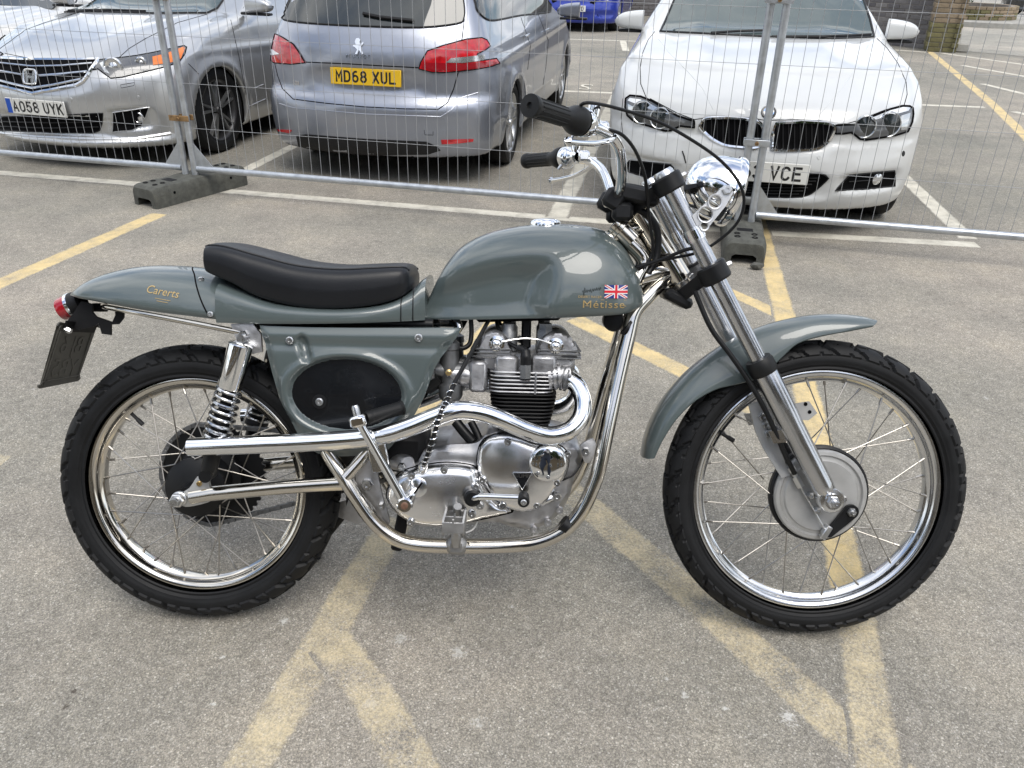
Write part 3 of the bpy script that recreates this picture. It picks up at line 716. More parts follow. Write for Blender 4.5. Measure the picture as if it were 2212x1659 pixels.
    def disc(s, name, px, py, prof, mt, parent=None, mirror=False, n=28, ax=None):
        p, nn = s.hit(px, py)
        if p is None: return None
        o = None
        for mi in ((1, -1) if mirror else (1,)):
            a = Vector(ax) if ax else nn; b = MB(); b.lathe(prof, Vector((p.x, p.y * mi, p.z)), Vector((a.x, a.y * mi, a.z)), n); ob = b.build(name, mt, parent or s.root); o = o or ob
        return o
    def wheel(s, xc, yc, R, w, nsp, style, mt, sd, smt=None):
        """car wheel with tyre, rim and spokes; sd = +1 for the left side"""
        C = Vector((xc, yc * sd, R)); A = Vector((0, sd, 0)); rr_ = R * .71
        b = MB(); b.lathe([(0, .012), (.028, .012), (.034, .004), (.034, -.06), (0, -.06)], C + A * (w * .5 - .02), A, 24); wh = b.build('wheel', mt, s.root)
        b = MB(); hw_ = w / 2
        b.lathe([(rr_ - .004, -hw_ + .02), (rr_ + .02, -hw_ + .004), (R - .055, -hw_), (R - .018, -hw_ + .008), (R, -hw_ + .035), (R, hw_ - .035), (R - .018, hw_ - .008), (R - .055, hw_), (rr_ + .02, hw_ - .004), (rr_ - .004, hw_ - .02)], C, A, 56); b.build('tyre', M['rubber'], wh)
        b = MB(); b.lathe([(rr_ - .03, -hw_ + .03), (rr_ - .024, hw_ - .05), (rr_ - .014, hw_ - .022), (rr_ - .004, hw_ - .012), (rr_ + .003, hw_ - .010), (rr_ + .004, hw_ - .02), (rr_, hw_ - .03)], C, A, 56); b.build('rim', mt, wh)
        b = MB(); b.lathe([(0, hw_ - .085), (rr_ - .026, hw_ - .085)], C, A, 40); b.lathe([(.10, hw_ - .084), (rr_ * .8, hw_ - .078), (rr_ * .82, hw_ - .084)], C, A, 40); b.build('brake_disc', M['wheel_dark'], wh)
        for k in range(nsp):
            a = 2 * math.pi * k / nsp + .2; d = Vector((math.cos(a), 0, math.sin(a))); t_ = A.cross(d)
            for e in ((-1, 1) if style == 'split' else (0,)):
                b = MB(); p0 = C + d * .022 + A * (hw_ - .026); p1 = C + d * (rr_ - .008) + t_ * (e * .038) + A * (hw_ - .020); q = (p1 - p0).normalized(); z_ = q.cross(t_).normalized(); w0, w1 = (.013, .009) if style == 'split' else (.02, .016)
                y_ = z_.cross(q).normalized()
                b.add([p0 - y_ * w0 + A * -.02, p0 - y_ * w0 * .8 + A * .006, p0 + y_ * w0 * .8 + A * .006, p0 + y_ * w0 + A * -.02, p1 - y_ * w1 + A * -.02, p1 - y_ * w1 * .7 + A * .004, p1 + y_ * w1 * .7 + A * .004, p1 + y_ * w1 + A * -.02], [(0, 1, 5, 4), (1, 2, 6, 5), (2, 3, 7, 6), (3, 0, 4, 7), (3, 2, 1, 0), (4, 5, 6, 7)]); b.build('spoke', smt or mt, wh, ang=25)
        return wh
    def plate(s, c, n, txt, w, h, bg_, blue=False, size=None):
        """number plate centred at local c, facing local n"""
        n = Vector(n).normalized(); c = Vector(c); x = Vector((0, 0, 1)).cross(n).normalized(); y = n.cross(x); m4 = Matrix.Identity(4)
        for i in range(3): m4[i][0] = x[i]; m4[i][1] = y[i]; m4[i][2] = n[i]; m4[i][3] = c[i]
        b = MB(); b.box((0, 0, 0), (w, h, .010), bev=.003); me = b.mesh('number_plate'); me.transform(m4); me.materials.append(bg_); pl = link('number_plate', me, s.root)
        for me in plate_text_mesh(txt, .079, .050, .0135, .0105, .030): me.transform(m4 @ Matrix.Translation((.018 if blue else 0, 0, .0053))); me.materials.append(M['plate_ink']); link('character', me, pl)
        if blue:
            b = MB(); b.box((-w / 2 + .024, 0, .0052), (.042, h - .008, .002)); me = b.mesh('band'); me.transform(m4); me.materials.append(M['plate_blue']); link('country_band', me, pl)
        return pl
    def mirror_unit(s, c, size, sd, mt):
        """door mirror: rounded shell, black base and stalk"""
        c = Vector((c[0], c[1] * sd, c[2])); rows = []
        for i in range(17):
            a = -1 + 2 * i / 16; e = (a + 1) / 2; k = (1 - max(0, (e - .55) / .45) ** 2.6) ** .5 if e < 1 else .04; k = max(k, .04)
            top_ = size[2] * (1 - .42 * e ** 1.6); row = []
            for j in range(24):
                t = 2 * math.pi * j / 24; cx_, sz_ = math.cos(t), math.sin(t)
                ex = abs(cx_) ** .6 * (1 if cx_ > 0 else -1); ez = abs(sz_) ** .6 * (1 if sz_ > 0 else -1)
                row.append((c.x + size[0] * (.35 + .65 * k) * ex * (.5 if ex < 0 else 1), c.y + size[1] * a * sd, c.z + (top_ * k * ez if ez > 0 else size[2] * .72 * (.3 + .7 * k) * ez + .012 * e)))
            rows.append(row)
        b = MB(); b.rows(rows, closed_u=True, cap=True); o = b.build('door_mirror', mt, s.root, ang=50)
        b = MB(); b.box(c + Vector((0, -.012 * sd, -size[2] * .80)), (size[0] * 1.25, size[1] * 1.7, size[2] * .26), bev=.008); b.box(c + Vector((-.01, -size[1] * 1.25 * sd, -size[2] * .78)), (size[0], size[1] * 1.0, size[2] * .30), bev=.008); b.build('mirror_base', M['trim'], o)
        return o
zA = zoomer(0, 0, 2.011); zA3 = zoomer(0, 0, 3.456); zP = zoomer(900, 0, 1.7015); zP4 = zoomer(1700, 0, 2.765); zB = zoomer(2100, 0, 1.2713); zB4 = zoomer(2650, 380, 2.765)
def T(z, *pts): return [z(*p) for p in pts]
def TC_(z, *pts, n=4, closed=True): return [(p.x, p.y) for p in catmull([Vector((*z(*q), 0)) for q in pts], n, closed)]

# ---------------- white saloon
bm_spec = dict(x=(.77, -3.86), top=[(-3.95, .95), (-3.8, 1.02), (-3.45, 1.07), (-3.0, 1.22), (-2.45, 1.385), (-1.9, 1.43), (-1.5, 1.395), (-1.1, 1.235), (-.72, 1.035), (-.60, 1.005), (-.3, .972), (0, .932), (.3, .878), (.55, .81), (.70, .745), (.78, .69), (.9, .60)],
    hw=[(-3.9, .84), (-3.4, .88), (-2.8, .905), (-1.4, .90), (0, .905), (.3, .895), (.8, .86)], inset=[(.1, .08), (.2, .04), (.35, .012), (.55, 0), (.70, .006), (.82, .035), (.95, .075), (1.02, .11), (1.2, .21), (1.42, .33)],
    front=[(.1, .14), (.18, .05), (.26, .012), (.36, .0), (.44, .006), (.50, .022), (.58, .035), (.66, .06), (.74, .13), (.85, .36)], rear=[(.1, .1), (.3, .02), (.6, 0), (.9, .05), (1.05, .1), (1.4, .8)], fplan=(.40, 3.0), rplan=(.30, 2.6), arches=(0, -2.81), bonnet=(-.65, .72, .30, .016), crease=[(.80, .02, .010)], zb=.16, dents=[(0, .312, .37, .072, .035, 4), (.62, .335, .175, .052, .032, 4), (.19, .575, .17, .068, .016, 4), (.66, .560, .34, .030, .012, 3)])
BM = Car('white_saloon', 'white saloon car with twin oval grilles parked nose-first behind the fence', M['white'], (1.493, 5.224, -1.768), .984, bm_spec, .020)
def bmw():
    c = BM
    g_r = TC_(zB4, (690, 300), (715, 236), (800, 222), (1000, 216), (1200, 226), (1305, 246), (1325, 285), (1300, 350), (1250, 425), (1165, 485), (1040, 508), (850, 514), (700, 505), (672, 470), (676, 390), n=3)
    g_l = TC_(zB, (668, 600), (690, 570), (740, 562), (820, 563), (905, 572), (955, 590), (970, 630), (962, 685), (930, 706), (860, 704), (790, 695), (735, 668), (695, 635), n=3)
    for g in (g_r, g_l):
        k = c.patch('grille', g, M['gap'], .003, 5, rim=.0105, rim_mat=M['chrome'])
        xs = [p[0] for p in g]; x0_, x1_ = min(xs), max(xs)
        for i in range(1, 11):
            x = x0_ + (x1_ - x0_) * i / 11; ys = []
            for a, b_ in zip(g, g[1:] + g[:1]):
                if (a[0] - x) * (b_[0] - x) <= 0 and a[0] != b_[0]: ys.append(a[1] + (b_[1] - a[1]) * (x - a[0]) / (b_[0] - a[0]))
            if len(ys) >= 2 and k: c.line('slat', [(x, min(ys) + 4), (x, max(ys) - 4)], .0038, M['trim'], .006, k)
    h_r = T(zB4, (1335, 248), (1540, 238), (1620, 205), (1760, 140), (1900, 82), (2030, 48), (2100, 50), (2135, 72), (2140, 130), (2128, 215), (2085, 312), (1960, 350), (1800, 378), (1650, 400), (1590, 388), (1540, 350), (1500, 322), (1420, 335), (1338, 335))
    h_l = T(zB, (640, 577), (560, 552), (500, 518), (440, 482), (385, 460), (335, 455), (314, 470), (312, 510), (322, 550), (355, 580), (430, 603), (500, 624), (530, 622), (575, 600), (640, 608))
    for hl, rings, brow, ind in ((h_r, ((1640, 262, .060), (1888, 240, .068)), T(zB4, (1600, 215), (1760, 152), (1900, 98), (2030, 65), (2105, 68), (2085, 100), (1900, 150), (1700, 205)), T(zB4, (2010, 150), (2105, 120), (2100, 210), (2070, 290), (2010, 300))),
                                 (h_l, ((478, 563, .060), (395, 535, .066)), T(zB, (530, 548), (440, 500), (385, 475), (335, 468), (325, 480), (385, 505), (470, 535)), T(zB, (325, 495), (352, 510), (352, 560), (330, 545)))):
        k = c.patch('headlamp', hl, M['lamp_dark'], .002, 5, rim=.006, rim_mat=M['gap'])
        if not k: continue
        c.patch('lamp_brow', brow, M['lamp_white'], .005, 5, k); c.patch('indicator', ind, M['lamp_clear'], .005, 5, k)
        z_ = zB4 if hl is h_r else zB
        for X, Y, r in rings:
            p, n = c.hit(*z_(X, Y)); a = Vector((1, n.y * .55, .05)).normalized()
            b = MB(); b.lathe([(r - .006, -.004), (r - .006, .008), (r - .003, .011), (r + .001, .009), (r + .002, -.004)], p, a, 40); ob = b.build('lamp_ring', M['lamp_clear'], k)
            b = MB(); b.lathe([(0, .014), (r * .35, .012), (r * .6, .006), (r * .86, .003)], p, a, 32); b.build('projector_lens', M['glass'], k)
    for nm, P in (('lower_intake', T(zB4, (-160, 700), (-40, 745), (430, 790), (1045, 748), (1180, 746), (1232, 765), (1264, 798), (1200, 862), (1140, 915), (1075, 962), (990, 993), (820, 1000), (640, 995), (420, 980), (200, 955), (20, 900), (-100, 800))), ('side_intake', T(zB4, (1332, 925), (1400, 845), (1480, 762), (1700, 738), (1948, 716), (1952, 800), (1948, 880), (1800, 895), (1640, 910))), ('side_intake', T(zB, (322, 778), (335, 762), (440, 776), (528, 786), (548, 808), (562, 832), (430, 852), (326, 820))), ('underside_shade', T(zB4, (420, 1130), (560, 1110), (720, 1086), (1000, 1060), (1150, 1046), (1335, 1047), (1372, 1072), (1400, 1116), (1340, 1145), (900, 1180), (420, 1190)))):  # last one: dark lower trim and the shadow beneath it as one black patch
        k = c.patch(nm, P, M['gap'], .003, 6, rim=.004 if nm != 'underside_shade' else None, rim_mat=M['trim'])
        if k and nm == 'lower_intake':
            for i in range(6): c.line('bar', T(zB4, (100 + i * 8, 800 + 30 * i), (1180 - i * 45, 790 + 34 * i)), .004, M['trim'], .005, k)
        if k and nm == 'side_intake' and P[0][0] > 1600:
            c.disc('fog_lamp', *zB4(1765, 805), [(0, .012), (.026, .010), (.034, .004), (.036, -.006)], M['lamp_white'], k)
            c.line('bar', T(zB4, (1470, 830), (1690, 815)), .003, M['trim'], .006, k)
    # plate
    p, n = c.hit(*zB4(560, 660)); c.plate((p.x + .012, 0, .385), (1, 0, .05), 'YX63 VCE', .52, .111, M['white_plate'])
    # badge
    p, n = c.hit(*zB4(612, 112)); b = MB(); p = Vector((p.x, 0, p.z)); n = Vector((n.x, 0, n.z)).normalized()
    b.lathe([(.041, -.004), (.041, .003), (.038, .006), (.034, .006), (.030, .0045), (0, .005)], p, n, 40); bd = b.build('badge', M['black_gloss'], c.root)
    y = Vector((0, 1, 0)); x = n.cross(y)
    for k in range(4):
        b = MB(); pts = [p + n * .0056] + [p + n * .0056 + (y * math.cos(a) + x * math.sin(a)) * .029 for a in [math.pi / 2 * (k + j / 8) for j in range(9)]]
        b.add(pts, [tuple(range(10))]); b.build('quarter', M['badge_blue'] if k % 2 else M['flag_white'], bd, smooth=False)
    # glass
    ws = c.patch('windscreen', T(zB, (478, 152), (505, 95), (545, 0), (610, -140), (680, -250), (1000, -285), (1340, -235), (1400, -130), (1440, -10), (1475, 90), (1497, 178), (1300, 186), (1000, 178), (700, 163)), M['screen_glass'], .004, 12, rim=.008, rim_mat=M['trim'])
    for P in (T(zB, (720, 168), (850, 160), (985, 156)), T(zB, (1010, 186), (1250, 186), (1480, 176))): c.line('wiper', P, .008, M['trim'], .016)
    for P in (T(zB, (452, 150), (420, 190), (395, 250), (382, 320), (385, 400), (410, 462)), T(zB, (1510, 182), (1560, 230), (1610, 300), (1650, 390), (1655, 450), (1640, 503)), T(zB, (300, 470), (292, 560), (300, 650)), T(zB, (430, 470), (560, 540), (640, 570), (740, 555), (900, 560), (985, 575), (1100, 570), (1240, 575), (1330, 600), (1420, 575), (1560, 520))):
        c.line('shut_line', P, .0026, M['gap'], -.0005)
    for P in (T(zB, (470, 185), (520, 250), (600, 330), (680, 420), (730, 520)), T(zB, (1470, 215), (1430, 300), (1370, 380), (1300, 470), (1240, 545))): c.line('bonnet_crease', P, .004, M['white'], -.0015)
    for X, Y in ((1165, 580), (110, 555)): c.disc('parking_sensor', *zB4(X, Y), [(0, .003), (.010, .003), (.012, .0)], M['white'])
    # a scrape on the bumper
    c.line('scrape', T(zB, (583, 720), (592, 745), (600, 778)), .004, M['trim'], 0); c.disc('scrape', *zB4(2040, 542), [(0, .002), (.014, .002), (.016, 0)], M['trim'])
    for sd in (1, -1): c.mirror_unit((-.80, .915, 1.015), (.062, .100, .075), sd, M['white'])
    for x in (0, -2.81):
        for sd in (1, -1): c.wheel(x, .77, .318, .225, 5, 'split', M['wheel_silver'], sd)
    # side glass and rear screen (seen only from other places)
    b = MB()
    for sd in (1, -1):
        pts = []
        for x, z in ((-.78, 1.03), (-1.45, 1.32), (-2.35, 1.34), (-2.95, 1.12), (-2.9, 1.03)):
            q, n, *_ = c.bvh.ray_cast(Vector((x, 2 * sd, z)), Vector((0, -sd, 0)))
            if q: pts.append(q + Vector((0, .006 * sd, 0)))
        b = MB(); k = len(pts); ctr = sum(pts, Vector()) / k; b.add(pts + [ctr], [(i, (i + 1) % k, k) for i in range(k)]); b.build('side_window', M['glass'], c.root)
bmw()

# ---------------- blue-grey estate
pe_spec = dict(x=(3.60, -.985), top=[(-1.1, 1.36), (-.9, 1.39), (-.5, 1.425), (0, 1.45), (.7, 1.47), (1.3, 1.455), (1.7, 1.40), (2.2, 1.17), (2.45, 1.055), (2.8, .98), (3.2, .88), (3.45, .77), (3.6, .66), (3.75, .55)],
    hw=[(-1.05, .83), (-.6, .875), (0, .898), (1.4, .90), (2.73, .90), (3.2, .875), (3.65, .82)], inset=[(.1, .10), (.2, .05), (.32, .015), (.5, 0), (.68, .0), (.80, .022), (.92, .05), (1.0, .085), (1.2, .17), (1.45, .285)],
    front=[(.1, .12), (.2, .04), (.35, 0), (.55, .01), (.7, .06), (.85, .3)], rear=[(.1, .13), (.20, .05), (.28, .015), (.40, .0), (.52, .0), (.58, .02), (.63, .058), (.70, .066), (.80, .072), (.90, .090), (.98, .125), (1.05, .17), (1.20, .29), (1.36, .43), (1.46, .56)], fplan=(.45, 2.8), rplan=(.30, 2.7), arches=(0, 2.73), crease=[(.84, .012, .012), (.44, .0, .010)], zb=.205, kf=.10, rdents=[(0, .715, .40, .085, .022, 3)])
PEU = Car('estate_car', 'blue-grey estate car seen from behind with a yellow number plate', M['pgrey'], (-.826, 6.318, 1.378), .922, pe_spec, .022)
def peu():
    c = PEU
    c.patch('rear_window', TC_(zP, (268, 116), (300, 55), (345, -50), (440, -190), (700, -230), (1000, -235), (1330, -205), (1405, -80), (1430, 40), (1428, 118), (1385, 152), (1150, 176), (800, 168), (500, 153), (340, 138), n=3), M['glass'], .004, 10, rim=.006, rim_mat=M['trim'])
    c.line('wiper', T(zP, (790, 95), (900, 118), (1110, 140)), .012, M['trim'], .016)
    lt = c.patch('tail_lamp', T(zP, (196, 202), (270, 236), (342, 282), (378, 332), (418, 400), (330, 410), (230, 402), (160, 386), (153, 300), (166, 232)), M['tail_red'], .006, 5, rim=.004, rim_mat=M['gap'])
    if lt: c.patch('reversing_lamp', T(zP, (158, 305), (205, 312), (258, 345), (215, 352), (160, 340)), M['lamp_white'], .010, 4, lt)
    rt = c.patch('tail_lamp', T(zP, (1142, 440), (1152, 400), (1196, 326), (1300, 290), (1440, 252), (1540, 242), (1572, 256), (1594, 296), (1560, 322), (1512, 345), (1506, 386), (1560, 384), (1632, 374), (1654, 404), (1600, 424), (1520, 440), (1400, 455), (1300, 462), (1225, 460)), M['tail_red'], .006, 5, rim=.004, rim_mat=M['gap'])
    if rt:
        c.patch('reversing_lamp', T(zP, (1312, 400), (1345, 372), (1450, 362), (1556, 350), (1556, 384), (1420, 402)), M['lamp_white'], .010, 4, rt)
        c.patch('lower_lens', T(zP, (1160, 430), (1185, 400), (1290, 402), (1400, 412), (1600, 392), (1640, 402), (1520, 432), (1400, 446), (1240, 450)), M['tail_dark'], .009, 4, rt)
    for P in (T(zP, (222, 405), (240, 480), (270, 565), (340, 632), (560, 660), (800, 682), (1050, 694), (1265, 697), (1325, 655), (1362, 570), (1392, 462)), T(zP, (422, 396), (700, 408), (900, 420), (1140, 432)), T(zP, (1396, 455), (1408, 350), (1416, 250), (1432, 120)), T(zP, (228, 402), (206, 300), (200, 205))): c.line('shut_line', P, .004, M['gap'], -.0008)
    for P in (T(zP4, (700, 180), (800, 470), (770, 720)), T(zP4, (880, 150), (985, 420), (960, 690), (930, 880))): c.line('shut_line', P, .003, M['gap'], -.0005)
    for X, Y in ((740, 375), (950, 325)):
        p, n = c.hit(*zP4(X, Y))
        if p: b = MB(); b.tube([p + n * .02 + Vector((-.10, 0, 0)), p + n * .03, p + n * .02 + Vector((.10, 0, 0))], .011, 8); b.build('door_handle', M['pgrey'], c.root)
    # plate in its recess
    p, n = c.hit(*zP(790, 490)); nn = Vector((-1, 0, .08)).normalized(); c.plate((p.x - .012, 0, p.z), nn, 'MD68 XUL', .52, .111, M['yellow_plate'])
    # lion emblem (plain rampant figure) and lettering
    p, n = c.hit(*zP(755, 298)); L2 = [(-.2, -.5), (-.05, -.2), (-.28, -.05), (-.45, .0), (-.40, .10), (-.2, .12), (-.3, .3), (-.22, .5), (.0, .55), (.16, .42), (.10, .28), (.22, .15), (.40, .30), (.46, .22), (.28, .0), (.36, -.25), (.5, -.45), (.38, -.5), (.2, -.3), (.1, -.22), (.0, -.5)]
    u_ = Vector((0, -1, 0)); v_ = n.cross(Vector((0, 1, 0))).normalized(); v_ = v_ if v_.z > 0 else -v_
    b = MB(); b.prism([p + n * .003 + u_ * (a * .085) + v_ * (d * .105) for a, d in L2], n * .005); b.build('emblem', M['chrome'], c.root, smooth=False)
    p2, n2 = c.hit(*zP(755, 362)); m4 = Matrix.Identity(4)
    v2 = n2.cross(Vector((0, 1, 0))).normalized(); v2 = v2 if v2.z > 0 else -v2
    for i in range(3): m4[i][0] = u_[i]; m4[i][1] = v2[i]; m4[i][2] = n2[i]; m4[i][3] = (p2 + n2 * .003)[i]
    text_part('lettering', 'PEUGEOT', .030, m4, M['chrome'], c.root, extrude=.001, spacing=1.5)
    p2, n2 = c.hit(*zP(360, 530)); v2 = n2.cross(Vector((0, 1, 0))).normalized(); v2 = v2 if v2.z > 0 else -v2; u2 = v2.cross(n2)
    for i in range(3): m4[i][0] = u2[i]; m4[i][1] = v2[i]; m4[i][2] = n2[i]; m4[i][3] = (p2 + n2 * .003)[i]
    text_part('lettering', '308', .042, m4, M['chrome'], c.root, extrude=.001, spacing=1.1)
    # lower bumper
    c.patch('valance_shade', T(zP, (360, 868), (420, 856), (800, 886), (1190, 904), (1262, 938), (1280, 960), (1200, 985), (800, 990), (430, 962), (372, 930)), M['trim'], .004, 8)  # dark valance; its lower part is the shadow under the bumper, laid on black
    for P in (T(zP, (1282, 892), (1490, 886), (1486, 903), (1380, 916), (1286, 920)), T(zP, (238, 824), (332, 828), (322, 850), (250, 838))): c.patch('reflector', P, M['tail_red'], .005, 4)
    c.line('bumper_crease', T(zP, (250, 660), (340, 688), (800, 728), (1280, 745), (1350, 700), (1420, 620), (1520, 590)), .004, M['pgrey'], -.002)
    c.line('tow_cover', T(zP, (1175, 830), (1180, 860), (1232, 862), (1232, 838)), .002, M['gap'], 0)
    # side windows
    sw_ = c.patch('side_window', TC_(zP4, (222, -130), (228, 40), (250, 115), (310, 180), (390, 212), (500, 200), (700, 160), (960, 132), (1010, 100), (1000, -60), (960, -150), (600, -190), n=3), M['glass'], .004, 8, rim=.007, rim_mat=M['trim'], mirror=True)
    c.mirror_unit((1.98, -1.0, 1.02), (.06, .11, .08), 1, M['pgrey']); c.mirror_unit((1.98, 1.0, 1.02), (.06, .11, .08), 1, M['pgrey'])
    # windscreen (beyond, for completeness)
    for x in (0, 2.73):
        for sd in (1, -1): c.wheel(x, .765, .318, .215, 5, 'split', M['wheel_silver'], sd)
    # roof rails
    for sd in (1, -1): b = MB(); b.tube([(-.6, .60 * sd, 1.40), (-.4, .61 * sd, 1.45), (.6, .62 * sd, 1.49), (1.3, .61 * sd, 1.46), (1.45, .60 * sd, 1.42)], .014, 8); b.build('roof_rail', M['trim'], c.root)
peu()

# ---------------- silver saloon
ho_spec = dict(x=(.94, -3.78), top=[(-3.9, .95), (-3.7, 1.03), (-3.3, 1.08), (-2.9, 1.22), (-2.35, 1.385), (-1.8, 1.435), (-1.4, 1.39), (-1.05, 1.24), (-.68, 1.055), (-.56, 1.02), (-.25, .985), (.1, .94), (.4, .885), (.65, .82), (.82, .745), (.92, .68), (1.05, .58)],
    hw=[(-3.9, .84), (-3.2, .89), (-2.7, .915), (-1.3, .915), (0, .918), (.4, .90), (.95, .86)], inset=[(.1, .08), (.2, .03), (.30, .008), (.5, 0), (.68, .0), (.80, .02), (.92, .05), (1.02, .10), (1.2, .20), (1.44, .34)],
    front=[(.1, .16), (.155, .05), (.20, .0), (.24, .03), (.30, .025), (.40, .004), (.50, .0), (.60, .015), (.68, .05), (.76, .14), (.88, .42)], rear=[(.1, .1), (.3, .02), (.6, 0), (.9, .05), (1.05, .1), (1.4, .8)], fplan=(.46, 2.7), rplan=(.32, 2.6), arches=(0, -2.705), bonnet=(-.6, .85, .34, .016), crease=[(.78, .03, .012)], zb=.15, arch_r=.355, dents=[(0, .315, .50, .075, .030, 4), (.625, .370, .13, .075, .030, 4), (0, .635, .42, .085, .018, 3)])
HON = Car('silver_saloon', 'silver saloon car with orange indicators parked nose-first by the fence post', M['silver'], (-3.056, 6.549, -1.834), .93, ho_spec, .021)
def honda():
    c = HON
    gr = T(zA3, (430, 774), (700, 776), (1000, 775), (1275, 768), (1230, 840), (1180, 905), (1130, 990), (1080, 1055), (1000, 1100), (700, 1160), (430, 1212), (200, 1160), (0, 1112), (-120, 1070), (-230, 960), (-330, 800), (-340, 740), (0, 752))
    k = c.patch('grille', gr, M['gap'], .003, 6, rim=.013, rim_mat=M['chrome'])
    for P in (T(zA3, (-290, 805), (0, 822), (430, 868), (800, 862), (1205, 832)), T(zA3, (-220, 905), (0, 922), (300, 975)), T(zA3, (525, 985), (800, 968), (1140, 932)), T(zA3, (-140, 1010), (0, 1040), (200, 1090), (430, 1140), (700, 1102), (1060, 1030))): c.line('slat', P, .0085, M['lamp_white'], .010, k)
    p, n = c.hit(*zA3(405, 1000)); n = (n + Vector((.6, 0, 0))).normalized(); y = Vector((0, 1, 0)) - n * n.y; y.normalize(); z = y.cross(n); z = z if z.z > 0 else -z
    em = thing_ = None
    def E2(pts, d=.008, o_=.012): return [p + n * o_ + y * (a * .055) + z * (b_ * .052) for a, b_ in pts]
    b = MB(); ring = [(.98 * math.copysign(abs(math.cos(t)) ** .45, math.cos(t)), .98 * math.copysign(abs(math.sin(t)) ** .45, math.sin(t))) for t in [2 * math.pi * i / 40 for i in range(40)]]
    b.tube(E2(ring), .0075, 8, closed=True); em = b.build('emblem', M['lamp_white'], c.root)
    b = MB(); b.prism(E2([(-.78, .82), (-.45, .82), (-.36, .18), (.36, .18), (.45, .82), (.78, .82), (.62, -.82), (.30, -.82), (.22, -.18), (-.22, -.18), (-.30, -.82), (-.62, -.82)], o_=.006), n * .008); b.build('letter', M['lamp_white'], em, smooth=False)
    hl = T(zA, (745, 452), (900, 437), (1030, 420), (1140, 400), (1270, 372), (1388, 345), (1408, 356), (1395, 405), (1350, 470), (1230, 508), (1080, 545), (920, 582), (835, 590), (780, 552), (738, 520), (702, 528))
    k = c.patch('headlamp', hl, M['lamp_dark'], .003, 5, rim=.004, rim_mat=M['gap'], mirror=True)
    if k:
        c.patch('indicator', T(zA, (1150, 432), (1240, 412), (1320, 382), (1386, 356), (1394, 372), (1362, 445), (1290, 474), (1155, 494)), M['amber'], .007, 4, k)
        for X, Y, r, r2 in ((852, 508, .070, 0), (1062, 470, .040, 0)):
            q, n_ = c.hit(*zA(X, Y)); a = Vector((1, .35, .05)).normalized(); b = MB(); b.lathe([(r, -.006), (r, .008), (r - .008, .012), (r * .80, .003), (r * .5, -.002), (r * .3, .006), (0, .010)], q, a, 36); b.build('reflector', M['lamp_white'], k)
        c.patch('side_reflector', T(zA, (752, 480), (790, 462), (800, 520), (830, 560), (790, 545)), M['lamp_clear'], .006, 4, k)
    c.patch('lower_grille', T(zA, (-180, 860), (0, 880), (500, 866), (776, 852), (770, 930), (752, 985), (700, 1004), (400, 1000), (0, 985), (-160, 970)), M['gap'], .003, 7, rim=.004, rim_mat=M['trim'])
    for Y in (915, 955): c.line('bar', T(zA, (0, Y), (400, Y + 8), (745, Y)), .005, M['trim'], .006)
    k = c.patch('fog_recess', T(zA, (850, 848), (1000, 825), (1126, 806), (1100, 880), (1068, 950), (1000, 984), (848, 996)), M['gap'], .003, 6, mirror=True, rim=.004, rim_mat=M['silver'])
    q, n_ = c.hit(*zA(1042, 888)); b = MB(); b.lathe([(.040, -.01), (.040, .008), (.034, .012), (.026, .004), (0, .010)], q + Vector((-.006, 0, 0)), (1, .3, 0), 28); b.build('fog_lamp', M['lamp_white'], k)
    q, n_ = c.hit(*zA3(430, 1385)); nn = Vector((1, 0, -.02)).normalized(); c.plate((max(q.x, .925) + .012, 0, q.z), nn, 'AO58 UYK', .52, .111, M['white_plate'], True)
    c.patch('windscreen', T(zA, (452, 96), (500, 40), (555, -50), (650, -170), (900, -230), (1300, -240), (1640, -190), (1692, -80), (1684, 0), (1640, 62), (1560, 100), (1150, 102), (800, 92), (640, 88)), M['screen_glass'], .004, 10, rim=.008, rim_mat=M['trim'])
    c.line('wiper', T(zA, (520, 92), (800, 86), (1100, 96)), .010, M['trim'], .014)
    for P in (T(zA, (900, 432), (975, 365), (1100, 290), (1340, 170), (1560, 108)), T(zA, (1420, 480), (1500, 560)), T(zA, (250, 448), (500, 452), (740, 446))): c.line('shut_line', P, .003, M['gap'], -.0006, mirror=True)
    c.line('washer_cover', T(zA, (908, 640), (1015, 622), (1010, 645), (915, 664)), .002, M['gap'], 0, closed=True, mirror=True)
    for X, Y in ((1045, 735), (535, 750)): c.disc('parking_sensor', *zA(X, Y), [(0, .003), (.011, .003), (.013, 0)], M['silver'])
    c.line('splitter', T(zA, (-160, 995), (0, 1002), (300, 1030), (700, 1045), (1000, 1050), (1290, 1005)), .014, M['silver'], -.004)
    c.line('door_line', T(zA, (1740, 150), (1800, 420), (1850, 700)), .003, M['gap'], -.0006)
    for sd in (1, -1): c.mirror_unit((-.62, 1.0, 1.07), (.062, .112, .075), sd, M['silver'])
    c.line('sill_line', T(zA, (1880, 800), (2000, 745)), .004, M['lamp_white'], 0); c.line('sill_line', T(zA, (1915, 665), (1985, 635)), .004, M['lamp_white'], 0)
    for sd in (1, -1):
        c.wheel(0, .785, .332, .225, 5, 'split', M['wheel_dark'], sd, M['wheel_silver']); c.wheel(-2.705, .785, .332, .225, 5, 'split', M['wheel_dark'], sd, M['wheel_silver'])
    for sd in (1, -1):
        pts = []
        for x, z in ((-.72, 1.04), (-1.4, 1.33), (-2.3, 1.34), (-2.85, 1.13), (-2.8, 1.04)):
            q, n, *_ = c.bvh.ray_cast(Vector((x, 2 * sd, z)), Vector((0, -sd, 0)))
            if q: pts.append(q + Vector((0, .006 * sd, 0)))
        b = MB(); k = len(pts); ctr = sum(pts, Vector()) / k; b.add(pts + [ctr], [(i, (i + 1) % k, k) for i in range(k)]); b.build('side_window', M['glass'], c.root)
honda()
